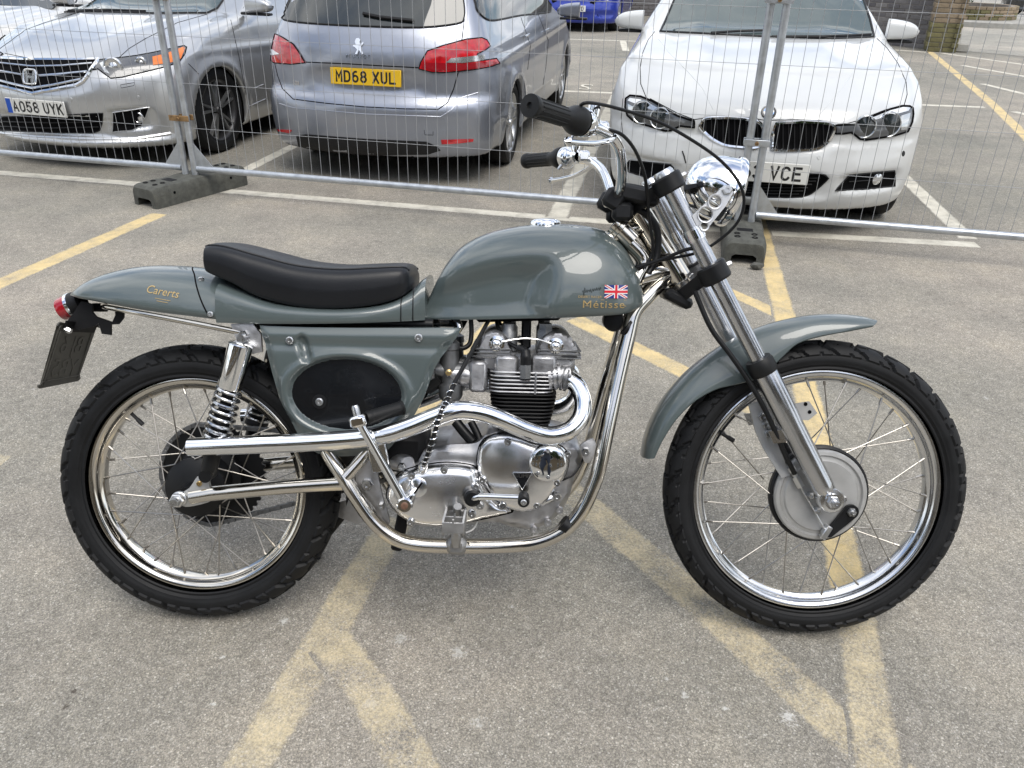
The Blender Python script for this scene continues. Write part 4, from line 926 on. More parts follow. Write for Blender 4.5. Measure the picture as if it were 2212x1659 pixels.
# ------------------------------------------------------------------ far side of the car park
def rand_mat(name, c0, c1, rough=.85, moss=None):
    m = mat(name, c0, rough, noise=None, bump=(60, .5, .006)); nt = m.node_tree; b = nt.nodes['Principled BSDF']
    oi = nt.nodes.new('ShaderNodeObjectInfo'); mx = nt.nodes.new('ShaderNodeMix'); mx.data_type = 'RGBA'; mx.inputs[6].default_value = (*c0, 1); mx.inputs[7].default_value = (*c1, 1); nt.links.new(oi.outputs['Random'], mx.inputs[0])
    tcn = nt.nodes.new('ShaderNodeTexCoord'); n = nt.nodes.new('ShaderNodeTexNoise'); n.inputs['Scale'].default_value = 24; n.inputs['Detail'].default_value = 6; nt.links.new(tcn.outputs['Object'], n.inputs['Vector'])
    r = nt.nodes.new('ShaderNodeMapRange'); r.inputs['To Min'].default_value = .65; r.inputs['To Max'].default_value = 1.35; nt.links.new(n.outputs['Fac'], r.inputs[0])
    m2 = nt.nodes.new('ShaderNodeMix'); m2.data_type = 'RGBA'; m2.blend_type = 'MULTIPLY'; m2.inputs[0].default_value = 1; nt.links.new(mx.outputs[2], m2.inputs[6]); nt.links.new(r.outputs[0], m2.inputs[7]); nt.links.new(m2.outputs[2], b.inputs['Base Color']); return m
M['brick_grey'] = rand_mat('grey_brick', (.10, .095, .10), (.19, .18, .175))
M['brick_tan'] = rand_mat('tan_brick', (.20, .155, .10), (.30, .235, .16))
M['brick_moss'] = rand_mat('mossy_brick', (.11, .10, .045), (.17, .155, .07))
M['mortar'] = mat('mortar', (.22, .20, .18), .9, noise=(20, .2, .05))
M['concrete'] = mat('pale_concrete', (.34, .33, .30), .85, noise=(9, .2, .05), bump=(80, .3, .004))
M['leaf'] = rand_mat('shrub_leaf', (.035, .075, .018), (.09, .13, .035), .6)
M['leaf2'] = rand_mat('tree_leaf', (.03, .06, .018), (.075, .11, .03), .6)
M['bark'] = mat('bark', (.09, .072, .055), .9, noise=(14, .4, .05), bump=(40, .8, .01))
def brick_mesh(mt, sz=(.209, .100, .065)):
    b = MB(); b.box((0, 0, 0), sz, bev=.004); me = b.mesh('brick', ang=30); me.materials.append(mt); return me
BG, BT, BMs = brick_mesh(M['brick_grey']), brick_mesh(M['brick_tan']), brick_mesh(M['brick_moss'])
rgb = random.Random(12)
def place(me, parent, loc, rz):
    o = link('brick', me, parent); o.location = (loc[0], loc[1], loc[2]); o.rotation_euler = (rgb.uniform(-.01, .01), 0, rz + rgb.uniform(-.008, .008)); return o
# grey brick wall beside the pillar
w0 = ground(2004.7, 106.5); w1 = ground(1912.8, 97.5); wd = (w1 - w0).normalized(); wn_ = Vector((-wd.y, wd.x, 0)); wn_ = wn_ if wn_.y > 0 else -wn_
ang_w = math.atan2(wd.y, wd.x); WLEN = 3.1; mw_ = Matrix.Rotation(ang_w, 4, 'Z'); mw_.translation = w0
WALL = thing('brick_wall', 'low grey brick wall running back from the mossy tan brick pillar', 'wall', mw_)
side = 1 if (mw_.to_3x3() @ Vector((0, 1, 0))).dot(wn_) > 0 else -1
b = MB(); b.box((WLEN / 2, .056 * side, .95), (WLEN, .10, 1.9)); b.build('mortar_core', M['mortar'], WALL, smooth=False)
for r in range(15):
    for k in range(14):
        x = .11 + k * .22 + (.11 if r % 2 else 0)
        if x < WLEN: place(BG, WALL, (x, .048 * side + rgb.uniform(-.004, .004), .038 + r * .075), 0)
b = MB()
for r in range(15, 25):
    for k in range(14):
        b.box((.11 + k * .22 + (.11 if r % 2 else 0), .048 * side, .038 + r * .075), (.209, .10, .065), bev=.004)
b.build('upper_brick', M['brick_grey'], WALL, kind='stuff')
# mossy tan pillar
p0 = ground(2003, 111.5); p1 = ground(2066, 114.5); pd = (p1 - p0).normalized(); ang_p = math.atan2(pd.y, pd.x); pw = .44
mp4 = Matrix.Rotation(ang_p, 4, 'Z'); mp4.translation = p0 + pd * (pw / 2) + Vector((-pd.y, pd.x, 0)) * (pw / 2)
PIL = thing('brick_pillar', 'tan brick pillar with a mossy foot at the end of the grey wall', 'pillar', mp4)
b = MB(); b.box((0, 0, 1.0), (pw - .02, pw - .02, 2.0)); b.build('mortar_core', M['mortar'], PIL, smooth=False)
for r in range(26):
    me = BMs if r < 3 or (r < 7 and rgb.random() < .5) else BT
    for k in range(4):
        a = k * math.pi / 2; R2 = Matrix.Rotation(a, 3, 'Z')
        for j in ((-.11, .11) if r % 2 == 0 else (-.165, .055)):
            q = R2 @ Vector((j, -pw / 2 + .048, .038 + r * .075)); place(me, PIL, q, a)
b = MB(); b.box((0, 0, 2.03), (pw + .08, pw + .08, .06), bev=.01); b.build('coping', M['concrete'], PIL)
bb = ground(2050, 112); o = MB(); o.box((0, 0, .07), (.30, .22, .14), bev=.02); q = o.build('kerb_stone', M['concrete'], None, label='small pale concrete block at the foot of the brick pillar', cat='block'); q.location = (bb.x + .16, bb.y + .05, .0); q.rotation_euler = (0, 0, ang_p)
# pale road beyond, round planter on a kerbed island
b = MB(); P = [ground(2072, 110), ground(2230, 124), ground(2400, 130), Vector((40, 18, 0)), Vector((40, 60, 0)), Vector((5, 60, 0)), ground(2081, 50)]
b.add([Vector((p.x, p.y, .004)) for p in P], [tuple(range(len(P)))]); b.build('road', M['road'], None, smooth=False, kind='structure')
pc0 = (ground(2081, 57) + ground(2156, 57)) / 2 + Vector((.1, 1.0, 0))
b = MB(); b.lathe([(1.9, .0), (1.9, .11), (1.86, .13), (1.70, .13), (0, .135)], (pc0.x + .5, pc0.y + .2, 0), (0, 0, 1), 48); b.build('kerbed_island', M['concrete'], None, kind='structure')
PLN = thing('planter', 'round low brick planter on a kerbed island beyond the car park', 'planter', Matrix.Translation((pc0.x, pc0.y, .13)))
b = MB(); b.lathe([(1.03, 0), (1.03, .28), (.90, .28), (.90, .18), (0, .18)], (0, 0, 0), (0, 0, 1), 40); b.build('mortar_core', M['mortar'], PLN)
for r in range(4):
    for k in range(30):
        a = 2 * math.pi * (k + (.5 if r % 2 else 0)) / 30; o_ = place(BMs if rgb.random() < .3 else BT, PLN, (1.02 * math.cos(a), 1.02 * math.sin(a), .036 + r * .072), a + math.pi / 2)
def leaves(n, rad, seed, size, mt, zc, squash=1.0, hollow=.35):
    rg_ = random.Random(seed); V = []; F = []; cl = [(Vector((rg_.gauss(0, 1), rg_.gauss(0, 1), rg_.gauss(0, 1))).normalized() * rad * rg_.uniform(hollow, .82), rg_.uniform(.28, .5) * rad) for _ in range(26)]
    for i in range(n):
        c, r = cl[rg_.randrange(len(cl))]; p = c + Vector((rg_.gauss(0, 1), rg_.gauss(0, 1), rg_.gauss(0, 1))).normalized() * r * rg_.random() ** .4
        p = Vector((p.x, p.y, p.z * squash + zc)); d = Vector((rg_.gauss(0, 1), rg_.gauss(0, 1), rg_.gauss(0, .6))).normalized(); e = d.cross(Vector((rg_.gauss(0, 1), rg_.gauss(0, 1), rg_.gauss(0, 1)))).normalized(); s = size * rg_.uniform(.6, 1.3); k = len(V)
        V += [p - d * s, p + e * s * .45, p + d * s, p - e * s * .45]; F.append((k, k + 1, k + 2, k + 3))
    b = MB(); b.add(V, F); return b
SHR = thing('shrub', 'upright green shrub growing in the round brick planter', 'shrub', Matrix.Translation((pc0.x - .15, pc0.y, .30)))
leaves(2600, .62, 4, .045, M['leaf'], .75, 1.25).build('foliage', M['leaf'], SHR, smooth=False, fix=False)
for i in range(5):
    b = MB(); a = i * 1.3; b.tube([(0, 0, 0), (.12 * math.cos(a), .12 * math.sin(a), .4), (.32 * math.cos(a), .32 * math.sin(a), 1.0)], [.022, .014, .006], 7); b.build('stem', M['bark'], SHR)
# ---------------- further cars
def simple_car(name, label, paint, pose, sc, txt=None):
    c = Car(name, label, paint, pose, sc, dict(bm_spec, crease=[], bonnet=(-.65, .72, .3, .01)), h=.04)
    def proj_patch(nm, pts, d, mt, off=.006):
        out = []
        for p in pts:
            q, n, *_ = c.bvh.ray_cast(Vector(p) - Vector(d) * 3, Vector(d)); out.append(q + n * off if q else Vector(p))
        k = len(out); b = MB(); b.add(out + [sum(out, Vector()) / k], [(i, (i + 1) % k, k) for i in range(k)]); return b.build(nm, mt, c.root)
    for sd in (1, -1):
        proj_patch('side_window', [(-.85, sd, 1.04), (-1.1, sd, 1.18), (-1.5, sd, 1.33), (-2.35, sd, 1.33), (-2.7, sd, 1.2), (-2.9, sd, 1.08), (-2.5, sd, 1.03), (-1.7, sd, 1.03)], (0, -sd, 0), M['glass'])
        c.mirror_unit((-.83, 1.0, 1.02), (.062, .115, .078), sd, paint)
        for x in (0, -2.81): c.wheel(x, .77, .318, .225, 5, 'split', M['wheel_silver'], sd)
        proj_patch('headlamp', [(1, .50 * sd, .60), (1, .66 * sd, .59), (1, .80 * sd, .62), (1, .82 * sd, .70), (1, .70 * sd, .69), (1, .52 * sd, .65)], (-1, 0, 0), M['lamp_white'])
        proj_patch('tail_lamp', [(-4, .50 * sd, .75), (-4, .78 * sd, .72), (-4, .80 * sd, .88), (-4, .52 * sd, .87)], (1, 0, 0), M['tail_red'])
    proj_patch('windscreen', [(-.62, -.66, 1.6), (-.62, 0, 1.6), (-.62, .66, 1.6), (-1.0, .62, 1.6), (-1.42, .56, 1.6), (-1.45, 0, 1.6), (-1.42, -.56, 1.6), (-1.0, -.62, 1.6)], (0, 0, -1), M['glass'])
    proj_patch('rear_window', [(-3.35, -.58, 1.6), (-3.35, .58, 1.6), (-2.7, .52, 1.6), (-2.65, 0, 1.6), (-2.7, -.52, 1.6)], (0, 0, -1), M['glass'])
    proj_patch('lower_grille', [(1, -.55, .22), (1, .55, .22), (1, .5, .34), (1, -.5, .34)], (-1, 0, 0), M['gap'])
    proj_patch('grille', [(1, -.42, .52), (1, .42, .52), (1, .46, .60), (1, 0, .61), (1, -.46, .60)], (-1, 0, 0), M['gap'])
    if txt:
        q, n, *_ = c.bvh.ray_cast(Vector((3, 0, .44)), Vector((-1, 0, 0))); c.plate((q.x + .012, 0, .44), (1, 0, 0), txt, .52, .111, M['white_plate'])
    return c
fwd = Vector((math.cos(-1.768), math.sin(-1.768), 0)); nose = ground(1237, 19, .41); ax_ = nose - fwd * .77 * .95
simple_car('blue_car', 'bright blue car parked facing the estate car from the row beyond', M['blue'], (ax_.x, ax_.y, -1.768), .95, 'YK20 LWD')
simple_car('pale_car', 'pale car parked beside the silver saloon, only its bonnet and windscreen edge in view', M['carwhite2'], (-4.98, 7.72, -1.834), .86)
dk = ground(2178, 50); simple_car('dark_car', 'dark car parked beyond the round planter', M['darkcar'], (dk.x + 1.9, dk.y + 2.2, math.radians(200)), 1.0)
# long brick building with windows beyond the far row, mostly hidden by the cars
WB2 = thing('boundary_wall', 'long grey brick boundary wall behind the bright blue car', 'wall', Matrix.Translation((-9, 21.5, 0)))
b = MB(); b.box((8, .1, 1.1), (16, .18, 2.2)); b.build('mortar_core', M['mortar'], WB2, smooth=False)
b = MB()
for r in range(29):
    for k in range(72):
        b.box((.11 + k * .22 + (.11 if r % 2 else 0), .045, .038 + r * .075), (.209, .10, .065), bev=.004)
b.build('far_brick', M['brick_grey'], WB2, kind='stuff')
# ---------------- behind the photographer: trees and a building, seen only as reflections in chrome, paint and glass
def tree(x, y, hgt, rad, seed):
    root = thing('tree', 'broad leafy tree standing behind the photographer, seen in reflections', 'tree', Matrix.Translation((x, y, 0)), 'trees behind the photographer')
    b = MB(); b.tube([(0, 0, 0), (.05, .02, hgt * .3), (.0, .1, hgt * .55), (.1, 0, hgt * .8)], [.24, .17, .11, .04], 10)
    rg_ = random.Random(seed)
    for i in range(7):
        a = rg_.uniform(0, 6.28); z0 = hgt * rg_.uniform(.3, .6); b.tube([(0, 0, z0), (rad * .45 * math.cos(a), rad * .45 * math.sin(a), z0 + hgt * .15), (rad * .85 * math.cos(a), rad * .85 * math.sin(a), z0 + hgt * .25)], [.08, .045, .012], 7)
    b.build('trunk', M['bark'], root)
    leaves(4200, rad, seed + 1, .20, M['leaf2'], hgt * .68, .85).build('crown', M['leaf2'], root, smooth=False, fix=False)
for i, (x, y, h_, r_) in enumerate(((-10, -9, 8.5, 3.2), (-4.5, -11.5, 10, 3.4), (3.5, -12, 8.5, 3.0), (10, -8.5, 9, 3.4), (15, -1, 8, 3.2), (-15, -2, 8.5, 3.2))): tree(x, y, h_, r_, 30 + i)
BLD = thing('building', 'long two-storey brick building behind the photographer, seen only in reflections', 'building', Matrix.Translation((0, -16, 0)))
b = MB(); b.box((0, -3, 2.9), (44, 6, 5.8)); b.build('wall', M['brick_tan'], BLD, smooth=False)
b = MB(); b.add([(-22.4, .4, 5.7), (22.4, .4, 5.7), (22.4, -3, 7.8), (-22.4, -3, 7.8), (-22.4, -6.4, 5.7), (22.4, -6.4, 5.7)], [(0, 1, 2, 3), (3, 2, 5, 4), (0, 3, 4), (1, 5, 2)]); b.build('roof', M['mortar'], BLD, smooth=False)
for r in range(2):
    for k in range(14):
        x = -20 + k * 3.05; b = MB(); b.box((x, .02, 1.6 + r * 2.7), (1.3, .10, 1.4)); w_ = b.build('window', M['flag_white'], BLD, smooth=False); b = MB(); b.box((x, .06, 1.6 + r * 2.7), (1.12, .06, 1.22)); b.build('pane', M['glass'], w_, smooth=False)

# ---------------- the photographer, mirrored in the round engine cover and the chrome
def person():
    root = thing('person', 'standing person in dark clothes holding up a phone, mirrored in the chrome engine cover', 'person', Matrix.Translation((.06, -.52, 0)))
    J = {'pelvis': (0, 0, .93), 'waist': (0, .0, 1.08), 'chest': (0, .01, 1.30), 'neck': (0, .01, 1.47), 'nape': (0, .02, 1.53), 'head0': (0, .035, 1.60), 'head1': (0, .03, 1.70),
         'shL': (-.17, .0, 1.42), 'elL': (-.24, .10, 1.18), 'wrL': (-.12, .34, 1.33), 'haL': (-.085, .40, 1.38), 'shR': (.17, .0, 1.42), 'elR': (.24, .10, 1.18), 'wrR': (.12, .34, 1.33), 'haR': (.085, .40, 1.38),
         'hipL': (-.09, 0, .90), 'knL': (-.12, .03, .50), 'anL': (-.14, .0, .10), 'toL': (-.16, .15, .05), 'hipR': (.09, 0, .90), 'knR': (.12, .03, .50), 'anR': (.14, .0, .10), 'toR': (.16, .15, .05)}
    Rd = {'pelvis': .15, 'waist': .145, 'chest': .165, 'neck': .062, 'nape': .058, 'head0': .085, 'head1': .088, 'shL': .075, 'elL': .052, 'wrL': .034, 'haL': .036, 'shR': .075, 'elR': .052, 'wrR': .034, 'haR': .036, 'hipL': .10, 'knL': .07, 'anL': .05, 'toL': .045, 'hipR': .10, 'knR': .07, 'anR': .05, 'toR': .045}
    E = [('pelvis', 'waist'), ('waist', 'chest'), ('chest', 'neck'), ('neck', 'nape'), ('nape', 'head0'), ('head0', 'head1'), ('chest', 'shL'), ('shL', 'elL'), ('elL', 'wrL'), ('wrL', 'haL'), ('chest', 'shR'), ('shR', 'elR'), ('elR', 'wrR'), ('wrR', 'haR'), ('pelvis', 'hipL'), ('hipL', 'knL'), ('knL', 'anL'), ('anL', 'toL'), ('pelvis', 'hipR'), ('hipR', 'knR'), ('knR', 'anR'), ('anR', 'toR')]
    ks = list(J); me = bpy.data.meshes.new('sk'); me.from_pydata([J[k] for k in ks], [(ks.index(a), ks.index(b_)) for a, b_ in E], [])
    o = bpy.data.objects.new('sk', me); COL.objects.link(o); md = o.modifiers.new('s', 'SKIN')
    for i, k in enumerate(ks): me.skin_vertices[0].data[i].radius = (Rd[k], Rd[k] * (.72 if k in ('pelvis', 'waist', 'chest') else 1)); me.skin_vertices[0].data[i].use_root = (k == 'pelvis')
    sb = o.modifiers.new('u', 'SUBSURF'); sb.levels = 2; sb.render_levels = 2
    dg = bpy.context.evaluated_depsgraph_get(); m2 = bpy.data.meshes.new_from_object(o.evaluated_get(dg)); bpy.data.objects.remove(o)
    m2.materials.clear()
    for q in (mat('dark_jacket', (.02, .022, .028), .8), mat('dark_jeans', (.025, .03, .045), .85), mat('skin', (.50, .32, .24), .5), mat('dark_shoes', (.015, .015, .015), .6)): m2.materials.append(q)
    for p in m2.polygons:
        c = p.center; p.material_index = 3 if c.z < .115 else 1 if c.z < .95 else 2 if (c.z > 1.50 or c.y > .33) else 0; p.use_smooth = True
    body = link('body', m2, root)
    skin = m2.materials[2]; b = MB(); b.lathe([(0, .115), (.05, .105), (.088, .07), (.098, .02), (.096, -.03), (.085, -.07)], (0, .015, 1.665), (0, -.25, 1), 24); b.build('hair', mat('brown_hair', (.05, .03, .02), .7), root)
    for s_ in (-1, 1):
        b = MB(); b.lathe([(0, .008), (.008, .006), (.011, 0)], (.032 * s_, .108, 1.655), (0, 1, 0), 10); b.build('eye', M['flag_white'], root)
        for k in range(4):
            y0 = .395 + .005 * k; z0 = 1.355 + .020 * k; b = MB(); b.tube([(.085 * s_, y0, z0), (.052 * s_, y0 + .045, z0 + .004), (.030 * s_, y0 + .052, z0 + .004), (.018 * s_, y0 + .040, z0 + .004)], [.009, .0085, .008, .007], 8); b.build('finger', skin, root)
        b = MB(); b.tube([(.085 * s_, .385, 1.375), (.055 * s_, .395, 1.395), (.030 * s_, .405, 1.40)], [.011, .010, .008], 8); b.build('thumb', skin, root)
    b = MB(); b.tube([(0, .115, 1.645), (0, .138, 1.615), (0, .118, 1.607)], [.008, .013, .008], 8); b.build('nose', skin, root)
    return root
person()
b = MB(); b.box((.06, -.085, 1.40), (.150, .008, .074), bev=.004); ph = b.build('phone', M['black_gloss'], None, label='dark phone held sideways in both hands of the standing person', cat='phone')
# ------------------------------------------------------------------ the motorcycle
mm = Matrix.Identity(4)
for i in range(3):
    mm[i][0] = BK_X[i]; mm[i][1] = BK_Y[i]; mm[i][2] = BK_Z[i]; mm[i][3] = BIKE_O[i]
BIKE = thing('motorcycle', 'grey-green classic motorcycle with chrome exhaust and black seat, leaning on the tarmac', 'motorcycle', mm)
WB, RR, RF = 1.4445, .3298, .3531
LAT = Vector((0, -1, 0))            # towards the right-hand side of the machine
def mir(P): return [Vector((p[0], -p[1], p[2])) for p in P]
def LP(pts): return [L(*p) for p in pts]
def curve2(pts, n=10):
    """smooth (u,w) profile through picture points (px,py,t) -> callable w(u)"""
    c = catmull(LP(pts), n); a = np.array([(p.x, p.z) for p in c]); a = a[np.argsort(a[:, 0])]
    return lambda u: np.interp(u, a[:, 0], a[:, 1])
def bar(pts, r, name, material, parent=BIKE, n=14, sub=6, mirror=False, smoothp=True, cap=True):
    P = LP(pts) if len(pts[0]) == 3 and not isinstance(pts[0], Vector) else pts
    if smoothp and len(P) > 2: P = catmull(P, sub)
    b = MB(); b.tube(P, r, n, cap); o = b.build(name, material, parent)
    if mirror:
        b = MB(); b.tube(mir(P), r, n, cap); b.build(name, material, parent)
    return o
def bolt(p, r=.008, h=.006, material=None, parent=BIKE, ax=LAT, name='screw', hexa=False):
    b = MB(); ax = Vector(ax).normalized(); p = Vector(p)
    b.lathe([(0, -.004), (r, -.004), (r, h * .6), (r * .75, h), (r * .3, h), (r * .25, h * .7), (0, h * .7)], p, ax, 6 if hexa else 16)
    return b.build(name, material or M['steel'], parent)

# ---------------- wheels
def make_wheel(uc, wc, R, rimR, hw, rim_hw, hub_prof, fl_r, fl_t, cross, rim_mat, nb, seed, rear):
    C = Vector((uc, 0, wc))
    b = MB(); b.lathe(hub_prof, C, LAT, 48); wheel = b.build('wheel', M['black'], BIKE, ang=30)
    wheel['label'] = 'spoked rear wheel with black hub' if rear else 'spoked front wheel with large drum brake'
    # tyre with cut tread
    NS, NA = 57, 620; Rb = rimR + .004; hr = (R - Rb) / (1 - math.cos(math.radians(122))); Rm = R - hr
    s = np.linspace(-1, 1, NS); ang = s * math.radians(122); th = np.linspace(0, 2 * np.pi, NA, endpoint=False)
    S, T = np.meshgrid(s, th); A = np.abs(S)
    sg = np.sign(S)
    ph = (nb * T / (2 * np.pi) + np.where(S > 0, .5, 0)) % 1.0
    # shoulder blocks: slanted cuts with a step; centre blocks between two zig-zag channels
    phs = (ph + 1.15 * A + .10 * (A > .40)) % 1.0
    cut_sh = ((phs < .20) & (A > .20) & (A < .60))
    zig = .205 + .035 * np.sign(np.sin(2 * np.pi * (nb * T / (2 * np.pi) * 1 + .25 * sg)))
    chan = np.abs(A - zig) < .032
    phc = (nb * T / (2 * np.pi) + .5 + .5 * S) % 1.0
    cut_c = (phc < .13) & (A < .20)
    edge = .575 - .05 * ((phs > .50) & (phs < .60))
    depth = np.where(cut_sh | chan | cut_c, .0072, 0.0)
    depth = np.where(A > edge, .0045, depth)
    depth *= (A < .95)
    side = np.where((A > .62) & (A < .95), .0010 * np.exp(-((A - .86) / .02) ** 2), 0)
    k = hr - depth + side; kk = hw - depth * .9 + side
    rad = Rm + k * np.cos(np.abs(S) * math.radians(122)); lat = kk * np.sin(S * math.radians(122)) * (1 - .10 * np.clip((A - .75) / .25, 0, 1))
    V = np.stack([uc + rad * np.cos(T), lat, wc + rad * np.sin(T)], -1)
    b = MB(); b.rows([[tuple(p) for p in r] for r in V], closed_v=True); b.build('tyre', M['rubber'], wheel, ang=28)
    # rim
    f = .011
    b = MB(); q = rimR
    b.lathe([(q + .002, -rim_hw), (q + .004, -rim_hw - .003), (q - .001, -rim_hw - .006), (q - f, -rim_hw - .003), (q - f - .004, -rim_hw + .005), (q - f - .006, -rim_hw * .55), (q - f - .015, -rim_hw * .35), (q - f - .016, 0),
             (q - f - .015, rim_hw * .35), (q - f - .006, rim_hw * .55), (q - f - .004, rim_hw - .005), (q - f, rim_hw + .003), (q - .001, rim_hw + .006), (q + .004, rim_hw + .003), (q + .002, rim_hw), (q - .004, 0)], C, LAT, 120, closed=True)
    b.build('rim', rim_mat, wheel, ang=50)
    # spokes with nipples
    for i in range(36):
        a = 2 * math.pi * (i + .5) / 36 + .06; sd = 1 if i % 2 else -1; dr = 1 if (i // 2) % 2 else -1; h = a + dr * cross
        p1 = C + Vector((math.cos(h) * fl_r, 0, math.sin(h) * fl_r)) + LAT * (fl_t * sd + .004 * dr)
        p2 = C + Vector((math.cos(a) * (rimR - .022), 0, math.sin(a) * (rimR - .022))) + LAT * (sd * .008)
        d = (p2 - p1).normalized(); b = MB()
        b.tube([p1 - d * .004, p1, p2], .00150, 6); b.tube([p2 - d * .017, p2 + d * .004], .0031, 7)
        b.build('spoke', M['spoke'], wheel)
    return wheel
hubR = [(0, -.10), (.016, -.10), (.016, -.072), (.052, -.068), (.075, -.062), (.078, -.050), (.078, -.040), (.060, -.034), (.052, 0), (.054, .030), (.070, .036), (.070, .044), (.058, .050), (.036, .056), (.018, .060), (.016, .10), (0, .10)]
WR = make_wheel(0, RR, RR, .254, .0535, .028, hubR, .072, .045, .80, M['nickel'], 26, 1, True)
hubF = [(0, -.07), (.020, -.07), (.024, -.055), (.05, -.052), (.060, -.045), (.060, -.036), (.045, -.030), (.045, .0), (.10, .012), (.108, .020), (.1145, .028), (.1145, .040), (.109, .044), (.107, .040), (0, .040)]
WF = make_wheel(WB, RF, RF, .285, .046, .024, hubF, .110, .036, .42, M['rim'], 30, 2, False)
# valve stems
for wh, C, R_, a in ((WR, Vector((0, 0, RR)), .254, 2.35), (WF, Vector((WB, 0, RF)), .285, 2.62)):
    d = Vector((math.cos(a), 0, math.sin(a))); b = MB(); b.tube([C + d * (R_ - .02), C + d * (R_ - .052)], .0042, 8); b.tube([C + d * (R_ - .045), C + d * (R_ - .062)], .0055, 8); b.build('valve', M['black'], wh)

# ---------------- rear sprocket and chain (left-hand side)
C = Vector((0, 0, RR)); b = MB(); N = 46; pr = []
for i in range(N * 4):
    a = 2 * math.pi * i / (N * 4); r = .124 + (.0055 if i % 4 in (1, 2) else -.001); pr.append(Vector((r * math.cos(a), .071, RR + r * math.sin(a))))
b.prism(pr, (0, .006, 0)); b.build('sprocket', M['black'], WR, ang=20)
for k in range(6):
    a = k * math.pi / 3 + .3; bolt(C + Vector((.055 * math.cos(a), .062, .055 * math.sin(a))), .006, .006, M['steel'], WR)
gb = Vector((.475, 0, .385)); rs = .044; r_b = .130
dch = Vector((gb.x - 0, 0, gb.z - RR)); Ld = dch.length; be = math.atan2(dch.z, dch.x); al = math.asin((r_b - rs) / Ld)
path = []
aT, aB = be + math.pi / 2 + al, be - math.pi / 2 - al
def arc(c, r, a0, a1, n): return [Vector((c.x + r * math.cos(a0 + (a1 - a0) * i / n), .075, c.z + r * math.sin(a0 + (a1 - a0) * i / n))) for i in range(n + 1)]
path = arc(Vector((0, 0, RR)), r_b, aT, aT + (2 * math.pi - (aT - aB)), 40) + arc(gb, rs, aB, aT, 10)
tot = [0]
pc = path + [path[0]]
for a_, c_ in zip(pc, pc[1:]): tot.append(tot[-1] + (c_ - a_).length)
n_l = int(tot[-1] / .0150)
def at(s):
    k = max(j for j in range(len(pc) - 1) if tot[j] <= s + 1e-9); t_ = (s - tot[k]) / max(tot[k + 1] - tot[k], 1e-9); return pc[k].lerp(pc[k + 1], min(t_, 1))
b = MB()
for i in range(n_l):
    p, q = at(tot[-1] * i / n_l), at(tot[-1] * ((i + 1) % n_l) / n_l) if i + 1 < n_l else pc[0]
    d = (q - p); xx = d.normalized(); R3 = Matrix((xx, Vector((0, 1, 0)), xx.cross(Vector((0, 1, 0))))).transposed(); w = .012 if i % 2 else .008
    for sg in (-1, 1): b.box((p + q) / 2 + Vector((0, sg * w / 2, 0)), (d.length * 1.15, .002, .0105), R3, bev=.002)
    b.cyl(p + Vector((0, -.005, 0)), p + Vector((0, .005, 0)), .0042, 8)
b.build('chain', M['cast_dark'], BIKE, kind='stuff')

# ---------------- brake plate, arm and cable fittings on the front wheel
zf = zoomer(2850, 1650, 3.686)
CF = Vector((WB, 0, RF))
b = MB(); b.lathe([(0, .052), (.020, .052), (.062, .056), (.082, .056), (.0855, .052), (.092, .051), (.0955, .056), (.103, .055), (.1065, .050), (.1065, .038)], CF, LAT, 64); bp_ = b.build('brake_plate', M['plate_alloy'], WF, ang=30)
def zl(X, Y, t): return L(*zf(X, Y), t)
p, q = zl(1255, 990, .066), zl(955, 1290, .066); d = (q - p).normalized(); nrm = d.cross(LAT)
b = MB(); poly = []
for k in range(13):
    a = math.pi * k / 12; poly.append(p - d * (.017 * math.sin(a)) + nrm * (.017 * math.cos(a)))
for k in range(13):
    a = math.pi * k / 12; poly.append(q + d * (.009 * math.sin(a)) - nrm * (.009 * math.cos(a)))
b.prism([v + LAT * -.004 for v in poly], LAT * .008); b.build('brake_arm', M['black'], WF)
bolt(p + LAT * .004, .011, .008, M['steel'], WF, name='nut', hexa=True); bolt(p + LAT * .010, .006, .008, M['steel'], WF, name='stud')
b = MB(); q2 = zl(905, 1270, .068); b.box(q2, (.014, .018, .034), Matrix.Rotation(math.radians(28), 3, 'Y'), bev=.002); b.build('cable_clevis', M['steel'], WF)
bar([zl(905, 1250, .068), zl(740, 960, .068), zl(600, 720, .068), zl(520, 560, .068)], .0018, 'brake_cable', M['steel'], WF, 8)
P = [zl(420, 370, .066), zl(520, 560, .068)]
b = MB(); b.tube([P[0], P[0].lerp(P[1], .35)], .009, 10); b.tube([P[0].lerp(P[1], .35), P[0].lerp(P[1], .7)], .006, 8); b.tube([P[0].lerp(P[1], .7), P[1].lerp(P[0], -.45)], .0095, 6); b.build('cable_adjuster', M['steel'], WF)
for X, Y in ((690, 760), (1140, 810), (790, 970)): bolt(zl(X, Y, .062), .0085, .012, M['steel'], WF, name='bolt', hexa=True)

